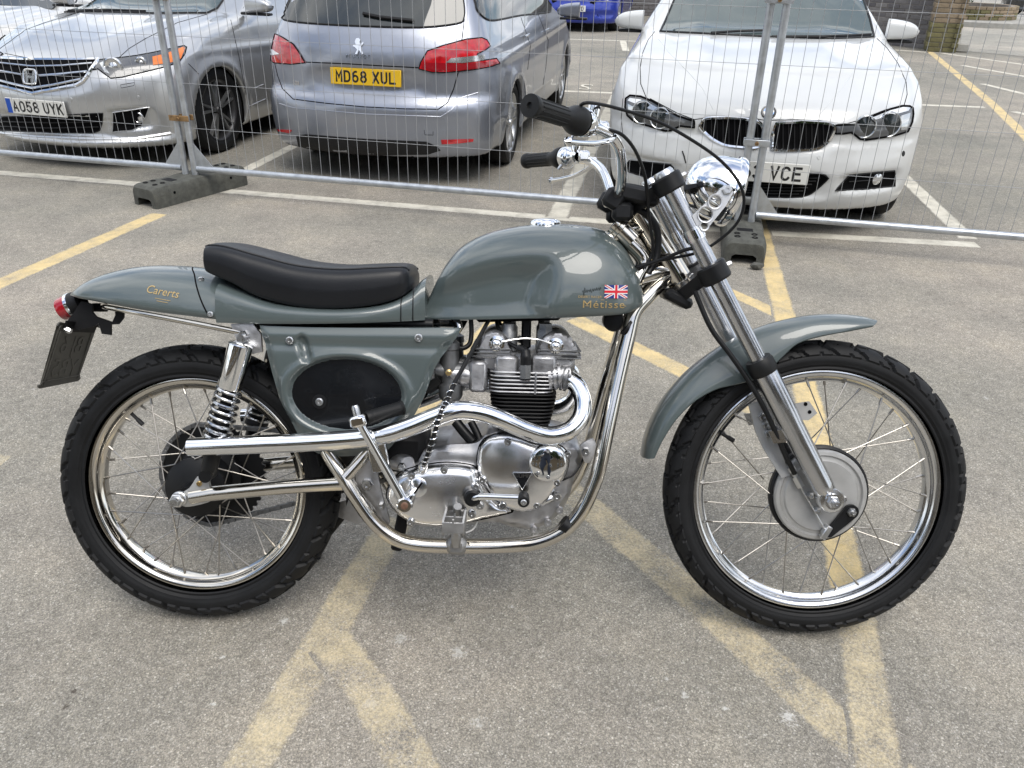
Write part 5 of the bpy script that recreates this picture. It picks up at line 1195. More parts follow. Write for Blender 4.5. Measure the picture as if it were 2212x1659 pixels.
# ---------------- front fork
FT, FB = L(1437, 384, .095), L(1792, 1078, .098)
FB = FT + (FB - FT); FB.y = FT.y
def fk(s, sd=1): p = FT.lerp(FB, s); return Vector((p.x, p.y * sd, p.z))
FD = (FB - FT).normalized(); FN = LAT.cross(FD).normalized()      # perpendicular, pointing backwards/forwards
if FN.x < 0: FN = -FN
for sd in (1, -1):
    b = MB(); b.tube([fk(.0, sd), fk(.60, sd)], .0185, 24); leg = b.build('fork_leg', M['fork'], BIKE)
    b = MB(); b.lathe([(0, -.016), (.019, -.016), (.0225, -.010), (.0225, .004), (.0185, .004)], fk(0, sd), FD, 24); b.build('cap', M['steel'], leg)
    b = MB(); e0, e1 = fk(.15, sd), fk(.185, sd); b.tube([e0, e1], .0208, 24); b.build('clamp_band', M['alloy_bright'], leg)
    s0 = .575
    b = MB(); Ls = (fk(1, sd) - fk(s0, sd)).length
    b.lathe([(.0185, -.030), (.0275, -.030), (.031, -.022), (.031, -.002), (.0285, .006), (.025, .006)], fk(s0 + .012, sd), FD, 28); b.build('dust_seal', M['grip'], leg)
    b = MB(); b.lathe([(.0265, .0), (.0275, .004), (.0275, .11), (.0262, .13), (.0255, .17), (.0245, Ls - .05), (.023, Ls - .030), (.018, Ls - .022), (0, Ls - .022)], fk(s0 + .015, sd), FD, 32); sl = b.build('slider', M['fork'], leg)
    # axle clamp
    b = MB(); b.lathe([(0, -.020), (.026, -.020), (.0285, -.016), (.0285, .016), (.026, .020), (.018, .021), (.018, .026), (0, .026)], fk(1.0, sd), LAT * sd, 28); b.build('axle_clamp', M['alloy_bright'], leg)
    bolt(fk(1.0, sd) + LAT * sd * .024, .0135, .010, M['steel'], leg, LAT * sd, 'axle_nut', True); bolt(fk(1.0, sd) + LAT * sd * .034, .008, .014, M['steel'], leg, LAT * sd, 'axle_end')
    # mudguard / calliper lug with two holes
    c = fk(.735, sd) + FN * .040
    b = MB(); e = FD * .026; g = FN * .020
    b.prism([c - e * .9 - g, c - e * .4 + g * .8, c + e * .8 + g, c + e - g * .2, c + e * .5 - g * 1.2], LAT * sd * .007); b.build('lug', M['plate_alloy'], leg)
    for dd in (-.010, .010): bolt(c + FD * dd + FN * .006 + LAT * sd * .0072, .0042, .0012, M['gap'], leg, LAT * sd, 'hole')
    c = fk(.765, sd) - FN * .040
    b = MB(); b.prism([c - e * .7 - g * .6, c - e * .2 + g * .9, c + e * .9 + g * .6, c + e * .5 - g * .7], LAT * sd * .006); b.build('lug', M['alloy_bright'], leg)
# torque stay between the brake plate and the left leg, and black brake hose down the leg
zw = zoomer(2300, 1100, 1.2286)
def wl(X, Y, t): return L(*zw(X, Y), t)
P = [wl(655, 500, .035), wl(690, 620, .045), wl(720, 700, .05), wl(790, 840, .055)]
b = MB(); dd = (P[-1] - P[0]).normalized(); nn = dd.cross(LAT)
b.prism([P[0] + nn * .018, P[1] + nn * .020, P[2] + nn * .017, P[3] + nn * .010, P[3] - nn * .010, P[2] - nn * .017, P[1] - nn * .020, P[0] - nn * .018], LAT * .008); st = b.build('torque_stay', M['plate_alloy'], BIKE)
for X, Y in ((690, 568), (706, 605), (716, 645)): bolt(wl(X, Y, .055), .0105, .008, M['steel'], st, name='nut', hexa=True)
bar([wl(375, -10, .08), wl(450, 160, .088), wl(545, 290, .095), wl(640, 430, .10), wl(720, 580, .10), wl(790, 740, .09), wl(835, 830, .075)], .0058, 'brake_hose', M['black'], sub=6, n=10)
# yokes
HT, HB = L(1387, 474, 0), L(1462, 594, 0)
for s_, nm, th_ in ((.018, 'top', .036), (.283, 'low', .040)):
    b = MB()
    for sd in (1, -1):
        b.lathe([(.0190, -th_ / 2), (.0305, -th_ / 2), (.033, -th_ / 2 + .004), (.033, th_ / 2 - .004), (.0305, th_ / 2), (.0190, th_ / 2)], fk(s_, sd), FD, 28)
    c0 = fk(s_, 1); c1 = fk(s_, -1)
    stem = (HT if nm == 'top' else HB) - FD * (.03 if nm == 'top' else -.045)
    pl = [c0 + FN * .012 - LAT * .01, c0 - FN * .022, stem - FN * .030 + LAT * .034, stem - FN * .034 - LAT * .034, c1 - FN * .022, c1 + FN * .012 + LAT * .01, Vector((c0.x, 0, c0.z)) + FN * .004]
    b.prism([p - FD * th_ * .36 for p in pl], FD * th_ * .72); yk = b.build('yoke', M['black'], BIKE, ang=30)
    for sd in (1,): bolt(fk(s_, sd) + FN * .033, .007, .010, M['steel'], yk, FN, 'pinch_bolt', True)
# steering head, head lamp stay
b = MB(); b.lathe([(.0, -.034), (.030, -.034), (.033, -.030), (.033, -.018), (.029, -.016), (.029, (HB - HT).length + .014), (.033, (HB - HT).length + .016), (.033, (HB - HT).length + .030), (0, (HB - HT).length + .030)], HT, (HB - HT), 32); b.build('steering_head', M['nickel'], BIKE)

# ---------------- frame tubes (nickel plated), right and left
z5 = zoomer(900, 1100, 1.3825)
def f5(X, Y, t): x, y = z5(X, Y); return L(x, y, t)
loop = [f5(2045, 100, .050), f5(2015, 215, .058), f5(1962, 440, .078), f5(1905, 700, .10), f5(1868, 880, .112), f5(1835, 990, .118), f5(1775, 1120, .123), f5(1690, 1220, .126), f5(1560, 1284, .128), f5(1400, 1306, .13), f5(1100, 1311, .13), f5(910, 1300, .13), f5(790, 1262, .13), f5(690, 1178, .13), f5(605, 1060, .13), f5(540, 955, .126), f5(470, 850, .112), f5(415, 740, .098), f5(340, 560, .085), f5(230, 330, .075), f5(160, 215, .07)]
bar([HB.lerp(HT, .1)] + loop[0:0] + [L(1400, 640, .035)] + loop, .0168, 'frame_tube', M['nickel'], mirror=True, sub=5, n=16)
bar([f5(545, 955, .13), f5(640, 845, .115), f5(740, 700, .095), f5(870, 440, .08), f5(980, 200, .07)], .0150, 'frame_tube', M['nickel'], mirror=True)
bar([f5(1000, 160, .07), f5(700, 150, .075), f5(300, 150, .08), f5(120, 160, .09), f5(20, 150, .10)], .012, 'frame_rail', M['black'], mirror=True)
bar([HT.lerp(HB, .12), L(1335, 505, .02), L(1280, 540, .03), L(1180, 600, .04), L(1000, 660, .05)], .0185, 'frame_tube', M['nickel'])
bar([HT.lerp(HB, .12), L(1335, 505, -.02), L(1280, 540, -.03), L(1180, 600, -.04), L(1000, 660, -.05)], .0185, 'frame_tube', M['nickel'])
bar([HB.lerp(HT, .08), L(1410, 592, .02), L(1340, 615, .03), L(1200, 660, .045)], .0185, 'frame_tube', M['nickel'], mirror=True)
bar([L(1340, 505, 0.028), L(1392, 560, .024), L(1378, 600, .035), L(1350, 660, .05)], .0150, 'frame_tube', M['nickel'], mirror=True)
# rear loop under the tail
bar([L(540, 722, .115), L(430, 700, .11), L(300, 676, .095), L(235, 664, .06), L(222, 661, 0), L(235, 664, -.06), L(300, 676, -.095), L(430, 700, -.11), L(540, 722, -.115)], .0062, 'tail_loop', M['nickel'])
# oil filler in the top tube
d = (L(1318, 478, .02) - L(1345, 505, .02)).normalized()
b = MB(); b.lathe([(.021, -.03), (.021, .004), (.026, .006), (.026, .014), (.024, .016), (.0265, .018), (.0265, .026), (0, .028)], L(1345, 500, .03), d, 24); b.build('oil_filler', M['nickel'], BIKE)
# engine plates
def plate5(pts, t, th, material, name='engine_plate', bev=.003):
    poly = [(p.x, p.z) for p in catmull([f5(x, y, t) for x, y in pts], 3, True)]
    return relief(name, poly, round_edge(t, bev), .012, t - th, material, BIKE)
ep = plate5([(610, 860), (730, 850), (712, 900), (722, 985), (745, 1080), (775, 1190), (735, 1215), (700, 1120), (640, 1045), (600, 975)], .112, .010, M['cast'])
for X, Y in ((660, 990), (735, 1100)): bolt(f5(X, Y, .114), .014 if Y < 1000 else .008, .012, M['steel'], ep, name='bolt', hexa=True)
ep2 = plate5([(1765, 790), (1830, 755), (1845, 800), (1822, 870), (1790, 880), (1770, 830)], .118, .012, M['cast'])
bolt(f5(1792, 820, .12), .010, .010, M['steel'], ep2, name='bolt', hexa=True)
bar([f5(1700, 1212, .127), f5(1668, 1188, .127)], .0195, 'cable_tie', M['black'], smoothp=False)
bar([f5(1998, 172, .062), f5(2010, 180, .062)], .0195, 'cable_tie', M['black'], smoothp=False)
# shock mount plate
mp_ = relief('shock_mount', [(p.x, p.z) for p in LP([(498, 700, .118), (545, 698, .118), (563, 722, .118), (566, 760, .118), (545, 765, .118), (540, 742, .118), (512, 738, .118)])], round_edge(.121, .003), .02, .108, M['cast'], BIKE)
bolt(L(527, 722, .125), .010, .010, M['steel'], mp_, name='bolt', hexa=True)

# ---------------- swinging arm
zr = zoomer(200, 1250, 1.508)
def fr(X, Y, t): x, y = zr(X, Y); return L(x, y, t)
sw = bar([fr(1700, 842, .118), fr(1300, 868, .118), fr(900, 905, .118), fr(780, 925, .118)], .0168, 'swing_arm', M['nickel'], mirror=True, smoothp=False, n=16)
for sd in (1, -1):
    pts = [fr(X, Y, .118) for X, Y in ((715, 915), (775, 870), (818, 808), (856, 800), (880, 830), (892, 895), (905, 940), (800, 972), (735, 972))]
    poly = [(p.x, p.z) for p in catmull(pts, 3, True)]
    relief('axle_plate', poly, round_edge(.126, .003), .012, .112, M['plate_alloy'], BIKE, flip=sd < 0)
for nm, t0, t1, r, hx in (('spacer', .126, .136, .017, False), ('axle_nut', .136, .150, .016, True), ('axle_end', .150, .162, .010, False)):
    b = MB(); c = Vector((0, 0, RR)) ; b.lathe([(0, t0), (r, t0), (r, t1 - .002), (r * .85, t1), (0, t1)], c, LAT, 6 if hx else 20); b.build(nm, M['steel'], BIKE)
bolt(fr(825, 850, .128), .006, .003, M['brass'], BIKE)
# ---------------- shock absorbers
ST, SB = fr(1062, 55, .140), fr(872, 800, .140)
for sd in (1, -1):
    T_, B_ = [Vector((p.x, p.y * sd, p.z)) for p in (ST, SB)]; D = (B_ - T_).normalized(); Ln = (B_ - T_).length
    b = MB(); b.lathe([(0, -.002), (.012, -.002), (.022, 0), (.0265, .004), (.0265, .098), (.025, .102), (.022, .102)], T_, D, 32); sh = b.build('shock_absorber', M['chrome'], BIKE)
    b = MB(); b.tube([T_ + D * .10, T_ + D * .245], .0125, 16); b.tube([T_ + D * .16, T_ + D * .24], .0185, 16); b.build('damper_body', M['black'], sh)
    b = MB(); turns = 8.5; nn = int(turns * 22); x_ = D.cross(LAT).normalized(); y_ = LAT
    b.tube([T_ + D * (.104 + .128 * i / nn) + (x_ * math.cos(2 * math.pi * turns * i / nn) + y_ * math.sin(2 * math.pi * turns * i / nn)) * (.0245 + .0035 * i / nn) for i in range(nn + 1)], .0041, 8); b.build('spring', M['fork'], sh)
    b = MB(); b.lathe([(.012, .228), (.028, .230), (.031, .236), (.031, .244), (.024, .250), (.018, .252), (.018, Ln - .02), (.014, Ln)], T_, D, 28); b.build('spring_seat', M['black'], sh)
    b = MB(); b.lathe([(0, -.022), (.014, -.022), (.014, .016), (0, .016)], B_, LAT * sd, 18); b.build('lower_eye', M['black'], sh)
    b = MB(); b.lathe([(0, -.022), (.009, -.022), (.009, .010), (0, .010)], T_ - D * .010, LAT * sd, 18); b.build('upper_eye', M['steel'], sh)

# ---------------- exhaust pipes
ex = [(1214, 815, .085), (1232, 821, .09), (1249, 836, .10), (1260, 866, .113), (1255, 902, .127), (1228, 931, .143), (1185, 941, .158), (1135, 928, .17), (1085, 906, .18), (1035, 890, .186), (985, 887, .19), (940, 901, .19), (890, 921, .19), (840, 937, .186), (780, 947, .18), (690, 954, .175), (560, 960, .17), (409, 966, .168)]
P = catmull(LP(ex), 7)
for Q in (P, mir(P)):
    b = MB(); b.tube(Q, .0202, 24, cap=False); tip = Q[-1]; dd = (Q[-1] - Q[-2]).normalized()
    b.lathe([(.0202, 0), (.0185, .0006), (.0178, 0), (.0178, -.10), (0, -.10)], tip, dd, 24)
    pipe = b.build('exhaust_pipe', M['chrome'], BIKE)
    b = MB(); d0 = (Q[1] - Q[0]).normalized(); b.lathe([(.0202, -.012), (.029, -.012), (.029, -.008), (.0235, -.008), (.0235, -.003), (.029, -.003), (.029, .001), (.0235, .001), (.0235, .006), (.028, .006), (.028, .010), (.0202, .012)], Q[2], d0, 28); b.build('finned_collar', M['cast_dark'], pipe)
# ---------------- fuel tank
tw_top = curve2([(918, 668, 0), (930, 640, 0), (946, 603, 0), (968, 565, 0), (1000, 531, 0), (1045, 507, 0), (1100, 492, 0), (1170, 484, 0), (1240, 485, 0), (1296, 495, 0), (1336, 520, 0), (1362, 558, 0), (1379, 600, 0), (1387, 640, 0), (1388, 656, 0)])
tw_bot = curve2([(905, 694, .10), (1000, 694, .12), (1150, 689, .12), (1300, 683, .12), (1352, 678, .10), (1380, 664, .06), (1391, 655, .03)])
_hu = np.array([(.51, .080), (.53, .086), (.56, .097), (.62, .116), (.70, .129), (.80, .134), (.88, .131), (.94, .118), (.98, .099), (1.005, .076), (1.018, .050), (1.024, .022)])
_hs = np.array([tuple(p) for p in catmull([(a, c, 0) for a, c in _hu], 6)])
zt = zoomer(1550, 900, 2.458)
scoop = [(p.x, p.z) for p in catmull([L(*zt(X, Y), .12) for X, Y in ((-100, 300), (250, 215), (560, 130), (900, 72), (1130, 66), (1300, 110), (1380, 240), (1372, 430), (1310, 620), (1240, 800), (900, 900), (-100, 900))], 5, True)]
def tank_hw(u, w):
    u = np.atleast_1d(np.asarray(u, float)); w = np.atleast_1d(np.asarray(w, float)); wt, wb = tw_top(u), tw_bot(u); q = np.clip((w - wb) / np.maximum(wt - wb, 1e-4), 0, 1)
    h = np.interp(u, _hs[:, 0], _hs[:, 1]) * (1 - q ** 2.7) ** (1 / 2.1) * (.90 + .10 * np.sqrt(np.clip(q / .13, 0, 1)))
    P = np.stack([u, w], -1); ins = poly_in(P, scoop); d = poly_dist(P, scoop)
    return h - np.where(ins, .042 * sm(0, .075, d), 0) * (1 - q ** 3)
us = np.concatenate([np.linspace(.512, .96, 60), np.linspace(.965, 1.0235, 22)])
NQ = 44; rows = []
for u in us:
    wt, wb = float(tw_top(u)), float(tw_bot(u)); a = np.linspace(0, math.pi / 2, NQ); q = np.sin(a) ** 1.15; w = wb + (wt - wb) * q
    h = np.maximum(tank_hw(np.full(NQ, u), w), 0); h[-1] = 0
    rows.append([(u, -x, y) for x, y in zip(h, w)] + [(u, x, y) for x, y in list(zip(h, w))[-2::-1]])
b = MB(); b.rows(rows, cap=True); b.rows([[r[0], r[-1]] for r in rows]); TANK = b.build('fuel_tank', M['paint'], BIKE, ang=55)
def on_tank(u, w, off): return (float(u), -float(tank_hw(u, w)[0]) - off, float(w))
def tank_decal(poly, material, off, name, step=.006):
    V, F, n = fill2d(poly, step); P = np.array(V); h = tank_hw(P[:, 0], P[:, 1]); b = MB(); b.add([(p[0], -x - off, p[1]) for p, x in zip(V, h)], F); return b.build(name, material, TANK)
def clip_rect(poly, x0, x1, y0, y1):
    def cl(P, f, g):
        out = []
        for i in range(len(P)):
            a, c = P[i - 1], P[i]; fa, fc = f(a), f(c)
            if fa >= 0 and fc >= 0: out.append(c)
            elif fa >= 0 or fc >= 0:
                t = fa / (fa - fc); x = (a[0] + (c[0] - a[0]) * t, a[1] + (c[1] - a[1]) * t); out.append(x)
                if fc >= 0: out.append(c)
        return out
    for f in (lambda p: p[0] - x0, lambda p: x1 - p[0], lambda p: p[1] - y0, lambda p: y1 - p[1]): poly = cl(poly, f, None)
    return poly
fa, fb = L(1303, 643, .10), L(1356, 616, .10); x0, x1, y0, y1 = fa.x, fb.x, fa.z, fb.z; cx, cy_ = (x0 + x1) / 2, (y0 + y1) / 2; fw_, fh_ = x1 - x0, y1 - y0
flag = tank_decal([(x0, y0), (x1, y0), (x1, y1), (x0, y1)], M['flag_blue'], .0008, 'flag_decal', .008)
def band(ax, ay, bx, by, w):
    d = Vector((bx - ax, by - ay)); d.normalize(); n = Vector((-d.y, d.x)) * w / 2; e = d * .02
    return clip_rect([(ax - e.x + n.x, ay - e.y + n.y), (bx + e.x + n.x, by + e.y + n.y), (bx + e.x - n.x, by + e.y - n.y), (ax - e.x - n.x, ay - e.y - n.y)], x0, x1, y0, y1)
for k, (mt, w, cross) in enumerate((('flag_white', fh_ * .20, 0), ('flag_red', fh_ * .07, 0), ('flag_white', fh_ * .33, 1), ('flag_red', fh_ * .19, 1))):
    for (ax, ay, bx, by) in (((x0, y0, x1, y1), (x0, y1, x1, y0)) if not cross else ((x0, cy_, x1, cy_), (cx, y0, cx, y1))):
        p = band(ax, ay, bx, by, w); V, F, n = fill2d(p, .008); P = np.array(V); h = tank_hw(P[:, 0], P[:, 1]); bb = MB(); bb.add([(q[0], -x - .0012 - .0003 * k, q[1]) for q, x in zip(V, h)], F); bb.build('flag_stripe', M[mt], TANK)
def tank_text(txt, size, u, w, mt, name, **kw):
    me = text_mesh(txt, size, extrude=0.0, **kw)
    for v in me.vertices: v.co = on_tank(u + v.co.x, w + v.co.y, .0011)
    me.materials.clear(); me.materials.append(M[mt]); return link(name, me, TANK)
p = L(1302, 657, .10); tank_text('Métisse', .0225, p.x, p.z, 'gold', 'lettering', sx=1.22, spacing=1.12)
q = L(1272, 640, .10); tank_text('DESERT RACER', .0068, q.x, q.z, 'gold', 'lettering', sx=1.1)
def uw_line(pts, off, r, mt, name, fn=on_tank, parent=TANK):
    bb = MB(); bb.tube([fn(u, w, off) for u, w in pts], r, 5); return bb.build(name, M[mt], parent)
a = L(1250, 655, .10); c_ = L(1352, 662, .10)
uw_line([(a.x + .012, c_.z + .001), (c_.x, c_.z + .001)], .0006, .0006, 'gold', 'lettering_line'); uw_line([(a.x + .045, c_.z + .014), (c_.x, c_.z + .014)], .0006, .0005, 'gold', 'lettering_line')
rg = random.Random(5); s0, s1 = L(1256, 629, .10), L(1296, 622, .10); pts = []
for i in range(26):
    t = i / 25; pts.append((s0.x + (s1.x - s0.x) * t, s0.z + (s1.z - s0.z) * t + .007 * math.sin(i * 2.4) * (1.4 if i in (2, 3, 12, 13) else .5)))
uw_line([tuple(v[:2]) for v in catmull([(x, y, 0) for x, y in pts], 3)], .0006, .0007, 'ink', 'signature')
# filler cap
c = Vector((L(1178, 484, 0).x, 0, float(tw_top(L(1178, 484, 0).x)))); b = MB()
b.lathe([(.0, .013), (.020, .0125), (.030, .010), (.034, .006), (.036, .002), (.036, -.004), (.030, -.006)], c + Vector((0, 0, -.001)), (-.02, 0, 1), 40); b.build('filler_cap', M['chrome'], TANK)

# ---------------- seat, seat base, tail
def loft(name, us, top, bot, hwf, mt, n_top=2.6, n_side=2.4, nq=28, low=.9, parent=BIKE, ang=50, lowr=.2):
    rows = []
    for u in us:
        wt, wb = float(top(u)), float(bot(u)); a = np.linspace(0, math.pi / 2, nq); q = np.sin(a); h = float(hwf(u)) * (1 - q ** n_top) ** (1 / n_side) * (low + (1 - low) * np.sqrt(np.clip(q / lowr, 0, 1))); h[-1] = 0
        w = wb + (wt - wb) * q
        rows.append([(u, -x, y) for x, y in zip(h, w)] + [(u, x, y) for x, y in list(zip(h, w))[-2::-1]])
    b = MB(); b.rows(rows, cap=True); b.rows([[r[0], r[-1]] for r in rows]); return b.build(name, mt, parent, ang=ang)
def itp(pts, n=6):
    a = np.array([tuple(p) for p in catmull([(x, y, 0) for x, y in pts], n)]); return lambda u: np.interp(u, a[:, 0], a[:, 1])
s_top = curve2([(437, 574, .105), (440, 553, .10), (449, 537, .08), (474, 525, .03), (520, 526, 0), (590, 543, 0), (670, 563, 0), (750, 571, 0), (820, 569, 0), (870, 568, 0), (890, 573, 0), (897, 590, 0)])
s_bot = curve2([(437, 581, .11), (455, 592, .11), (500, 610, .11), (560, 641, .11), (640, 661, .11), (720, 666, .11), (800, 660, .11), (860, 644, .10), (885, 625, .09), (896, 604, .08)])
u0s, u1s = L(438, 575, .108).x, L(897, 595, 0).x
s_h = itp([(u0s - .01, .100), (u0s + .006, .112), (.06, .118), (.15, .124), (.30, .126), (.42, .118), (.48, .108), (u1s - .004, .092), (u1s + .01, .06)])
SEAT = loft('seat', np.linspace(u0s + .001, u1s - .001, 90), s_top, s_bot, s_h, M['seat'], n_top=8.0, n_side=2.8, nq=40, low=.90, lowr=.4)
pl = []
for u in np.linspace(u0s + .004, u1s - .004, 60):
    wt, wb = float(s_top(u)), float(s_bot(u)); q = .90; pl.append((u, q, wb + (wt - wb) * q))
def seat_x(u, q): return float(s_h(u)) * (1 - q ** 8.0) ** (1 / 2.8)
for sd in (1, -1):
    b = MB(); b.tube([(u, -sd * (seat_x(u, q) + .0006), w) for u, q, w in pl], .0026, 6); b.build('piping', M['seat'], SEAT)
# painted base under the seat
b_bot = curve2([(466, 697, .12), (600, 699, .12), (760, 698, .12), (918, 694, .12)])
b_top = curve2([(440, 604, .11), (480, 622, .11), (520, 638, .11), (600, 665, .11), (720, 676, .11), (820, 668, .11), (880, 642, .10), (905, 618, .09), (922, 606, .08)])
ub0, ub1 = L(470, 660, .11).x, L(917, 650, .10).x
base_h = itp([(ub0 - .02, .123), (.15, .130), (.30, .132), (.42, .124), (.50, .106), (.54, .092), (.56, .088)])
BASE = loft('seat_base', np.linspace(ub0, ub1, 50), lambda u: b_top(u) + .012, b_bot, base_h, M['paint'], n_top=7, n_side=3.0, nq=18, low=.965, lowr=.25)
for u_ in (.487, .512):     # two bands at the front of the base
    b = MB(); wt, wb = float(b_top(u_)) + .014, float(b_bot(u_)); h = float(base_h(u_)) + .0012
    b.rows([[(u_ + d, -h * (1 - q ** 7) ** (1 / 3.0) * (.97 if q < .05 else 1), wb + (wt - wb) * q) for q in np.linspace(0, .999, 14)] for d in (-.0012, .0012)]); b.build('seam', M['black'], BASE)
t_top = curve2([(168, 634, 0), (180, 619, 0), (205, 602, 0), (245, 587, 0), (300, 576, 0), (360, 573, 0), (430, 577, 0), (480, 586, 0), (520, 600, 0)])
t_bot = curve2([(168, 638, .02), (200, 646, .05), (250, 657, .075), (330, 672, .095), (420, 684, .11), (476, 691, .115), (520, 696, .12)])
ut0, ut1 = L(170, 636, 0).x, L(472, 640, .11).x
tail_h = itp([(ut0 - .004, .028), (ut0 + .01, .050), (ut0 + .05, .078), (-.12, .102), (0, .116), (.08, .121)])
TAIL = loft('tail_unit', np.linspace(ut0, ut1, 70), t_top, t_bot, tail_h, M['paint'], n_top=2.3, n_side=1.9, nq=26, low=.93, lowr=.1)
def tail_x(u, w):
    wt, wb = float(t_top(u)), float(t_bot(u)); q = min(max((w - wb) / (wt - wb), 0), 1); return float(tail_h(u)) * (1 - q ** 2.3) ** (1 / 1.9) * (.93 + .07 * math.sqrt(min(1, q / .1)))
def on_tail(u, w, off): return (u, -tail_x(u, w) - off, w)
seam = catmull([L(412, 578, .03), L(413, 594, .08), L(421, 622, .108), L(438, 655, .113), L(456, 687, .115)], 6)
b = MB(); b.tube([on_tail(p.x, p.z, .0004) for p in seam], .0016, 6); b.build('seam', M['gap'], TAIL)
for x, y in ((421, 605), (459, 678)):
    p = L(x, y, .11); q = on_tail(p.x, p.z, .001); bolt(q, .0062, .004, M['steel'], TAIL)
p = L(352, 630, .10); me = text_mesh('Carerts', .024, extrude=0.0, shear=.25, sx=1.0)
for v in me.vertices: v.co = on_tail(p.x + v.co.x, p.z + v.co.y - v.co.x * .14, .0012)
me.materials.clear(); me.materials.append(M['gold']); link('lettering', me, TAIL)
for dz, ln in ((-.016, .028), (-.021, .020)):
    b = MB(); b.tube([on_tail(p.x + x, p.z + dz - x * .14, .0006) for x in np.linspace(-ln * .5, ln * .75, 5)], .0007, 5); b.build('lettering_line', M['gold'], TAIL)
# tail lamp, bracket, number plate
lc = L(155, 660, .0); d = (L(138, 668, 0) - L(178, 652, 0)).normalized()
b = MB(); b.lathe([(.020, -.030), (.027, -.026), (.0285, -.010), (.0285, 0)], lc, d, 32); tl = b.build('tail_lamp', M['black'], BIKE)
b = MB(); b.lathe([(.0275, -.006), (.0295, -.004), (.0295, .002), (.0275, .004)], lc, d, 32); b.build('bezel', M['chrome'], tl)
b = MB(); b.lathe([(.027, 0), (.027, .020), (.0255, .026), (.018, .029), (0, .030)], lc, d, 32); b.build('lens', M['red_lens'], tl)
zp = zoomer(0, 1000, 3.318)
def fp(X, Y, t): return L(*zp(X, Y), t)
b = MB(); P = [fp(X, Y, .03) for X, Y in ((1010, 430), (1160, 465), (1150, 560), (1200, 620), (1400, 690), (1440, 600), (1430, 530), (1545, 560), (1540, 640), (1480, 715), (1385, 720), (1385, 850), (1270, 835), (1235, 700), (1180, 740), (960, 790), (830, 690), (930, 560))]
b.prism([v + Vector((0, .004, 0)) for v in P], (0, -.006, 0)); br_ = b.build('plate_bracket', M['black_matt'], BIKE, smooth=False)
A_, B_, C_, D_ = fp(720, 685, .085), fp(455, 1520, .085), fp(985, 1415, -.085), fp(1205, 720, -.085)
nrm = (B_ - A_).cross(D_ - A_).normalized()
mid = lambda s, t: (A_ * (1 - s) + B_ * s) * (1 - t) + (D_ * (1 - s) + C_ * s) * t
cor = []
for (s, t, ds, dt) in ((0, 0, 1, 1), (1, 0, -1, 1), (1, 1, -1, -1), (0, 1, 1, -1)):
    for k in range(5):
        a = (math.pi / 2) * k / 4; e = .06
        if ds * dt > 0: cor.append(mid(s + ds * e * (1 - math.sin(a)), t + dt * e * (1 - math.cos(a))))
        else: cor.append(mid(s + ds * e * (1 - math.cos(a)), t + dt * e * (1 - math.sin(a))))
b = MB(); b.prism([v - nrm * .001 for v in cor], nrm * .003); NP = b.build('number_plate', M['plate_back'], BIKE, smooth=False)
NP['label'] = 'dark weathered back of the rear number plate'
if nrm.x < 0: nrm = -nrm
inn = [mid(.5, .5).lerp(v, .90) for v in cor]
b = MB(); b.tube([v + nrm * .0024 for v in inn], .0016, 5, closed=True); b.build('raised_edge', M['plate_back'], NP)
# raised characters showing through from the other side (mirrored, as on the plate's back)
ex_ = (D_ - A_).normalized(); ey_ = (A_ - B_).normalized()
def plate_text(txt, s, size):
    o_ = mid(s, .5) + nrm * .0022; m4 = Matrix.Identity(4); e_ = -ex_
    for i in range(3): m4[i][0] = ex_[i]; m4[i][1] = ey_[i]; m4[i][2] = nrm[i]; m4[i][3] = o_[i]
    return text_part('embossed_character', txt, size, m4 @ Matrix.Scale(-1, 4, (1, 0, 0)), M['plate_back'], NP, extrude=.0010)
plate_text('BJ 6', .36, .060); plate_text('YB5', .74, .066)
for X, Y in ((800, 770), (1205, 710)): bolt(fp(X, Y, .06 if X < 1000 else -.07) + nrm * .006, .0075, .010, M['steel'], NP, nrm, 'bolt', True)
b = MB(); b.prism([mid(-.04, .1) + nrm * .006, mid(.12, .12) + nrm * .006, mid(.12, .88) + nrm * .006, mid(-.04, .9) + nrm * .006], nrm * .004); b.build('mount_strip', M['black_matt'], br_, smooth=False)
bar([mid(.02, .5) + nrm * .008, L(190, 668, 0), L(230, 664, 0)], .010, 'lamp_stalk', M['black_matt'], br_)

# ---------------- side panels
po = [(95, 166), (130, 171), (350, 178), (600, 181), (850, 181), (1050, 180), (1147, 184), (1125, 225), (1088, 275), (1040, 335), (1003, 400), (975, 480), (945, 555), (905, 630), (868, 665), (830, 745), (765, 815), (650, 846), (520, 850), (400, 835), (330, 795), (285, 715), (245, 640), (200, 550), (165, 430), (132, 300), (108, 220)]
TS = .128
poly = [(v.x, v.z) for v in [f5(x, y, TS) for x, y in densify(po, 40)]]
oc = f5(548, 528, TS); orx = (f5(848, 528, TS) - f5(248, 528, TS)).length / 2; ory = (f5(548, 335, TS) - f5(548, 722, TS)).length / 2
sl0, sl1 = f5(318, 245, TS), f5(345, 335, TS)
def panel_h(u, w, d):
    e = np.hypot((u - oc.x) / orx, (w - oc.z) / ory); t = np.full_like(u, TS)
    t -= .008 * (1 - sm(0, .018, d))                                   # rolled edge
    t += .005 * np.exp(-((e - 1.10) / .07) ** 2) - .013 * (1 - sm(.93, 1.02, e))  # lip and sunk oval
    k = np.clip(((u - sl0.x) * (sl1.x - sl0.x) + (w - sl0.z) * (sl1.z - sl0.z)) / ((sl1 - sl0).length ** 2), 0, 1)
    ds = np.hypot(u - sl0.x - k * (sl1.x - sl0.x), w - sl0.z - k * (sl1.z - sl0.z))
    t -= .013 * (1 - sm(.003, .016, ds))                               # pressed slot
    top = f5(600, 181, TS).z; t -= .005 * np.exp(-((top - .038 - w) / .012) ** 2)  # crease below the top edge
    return t
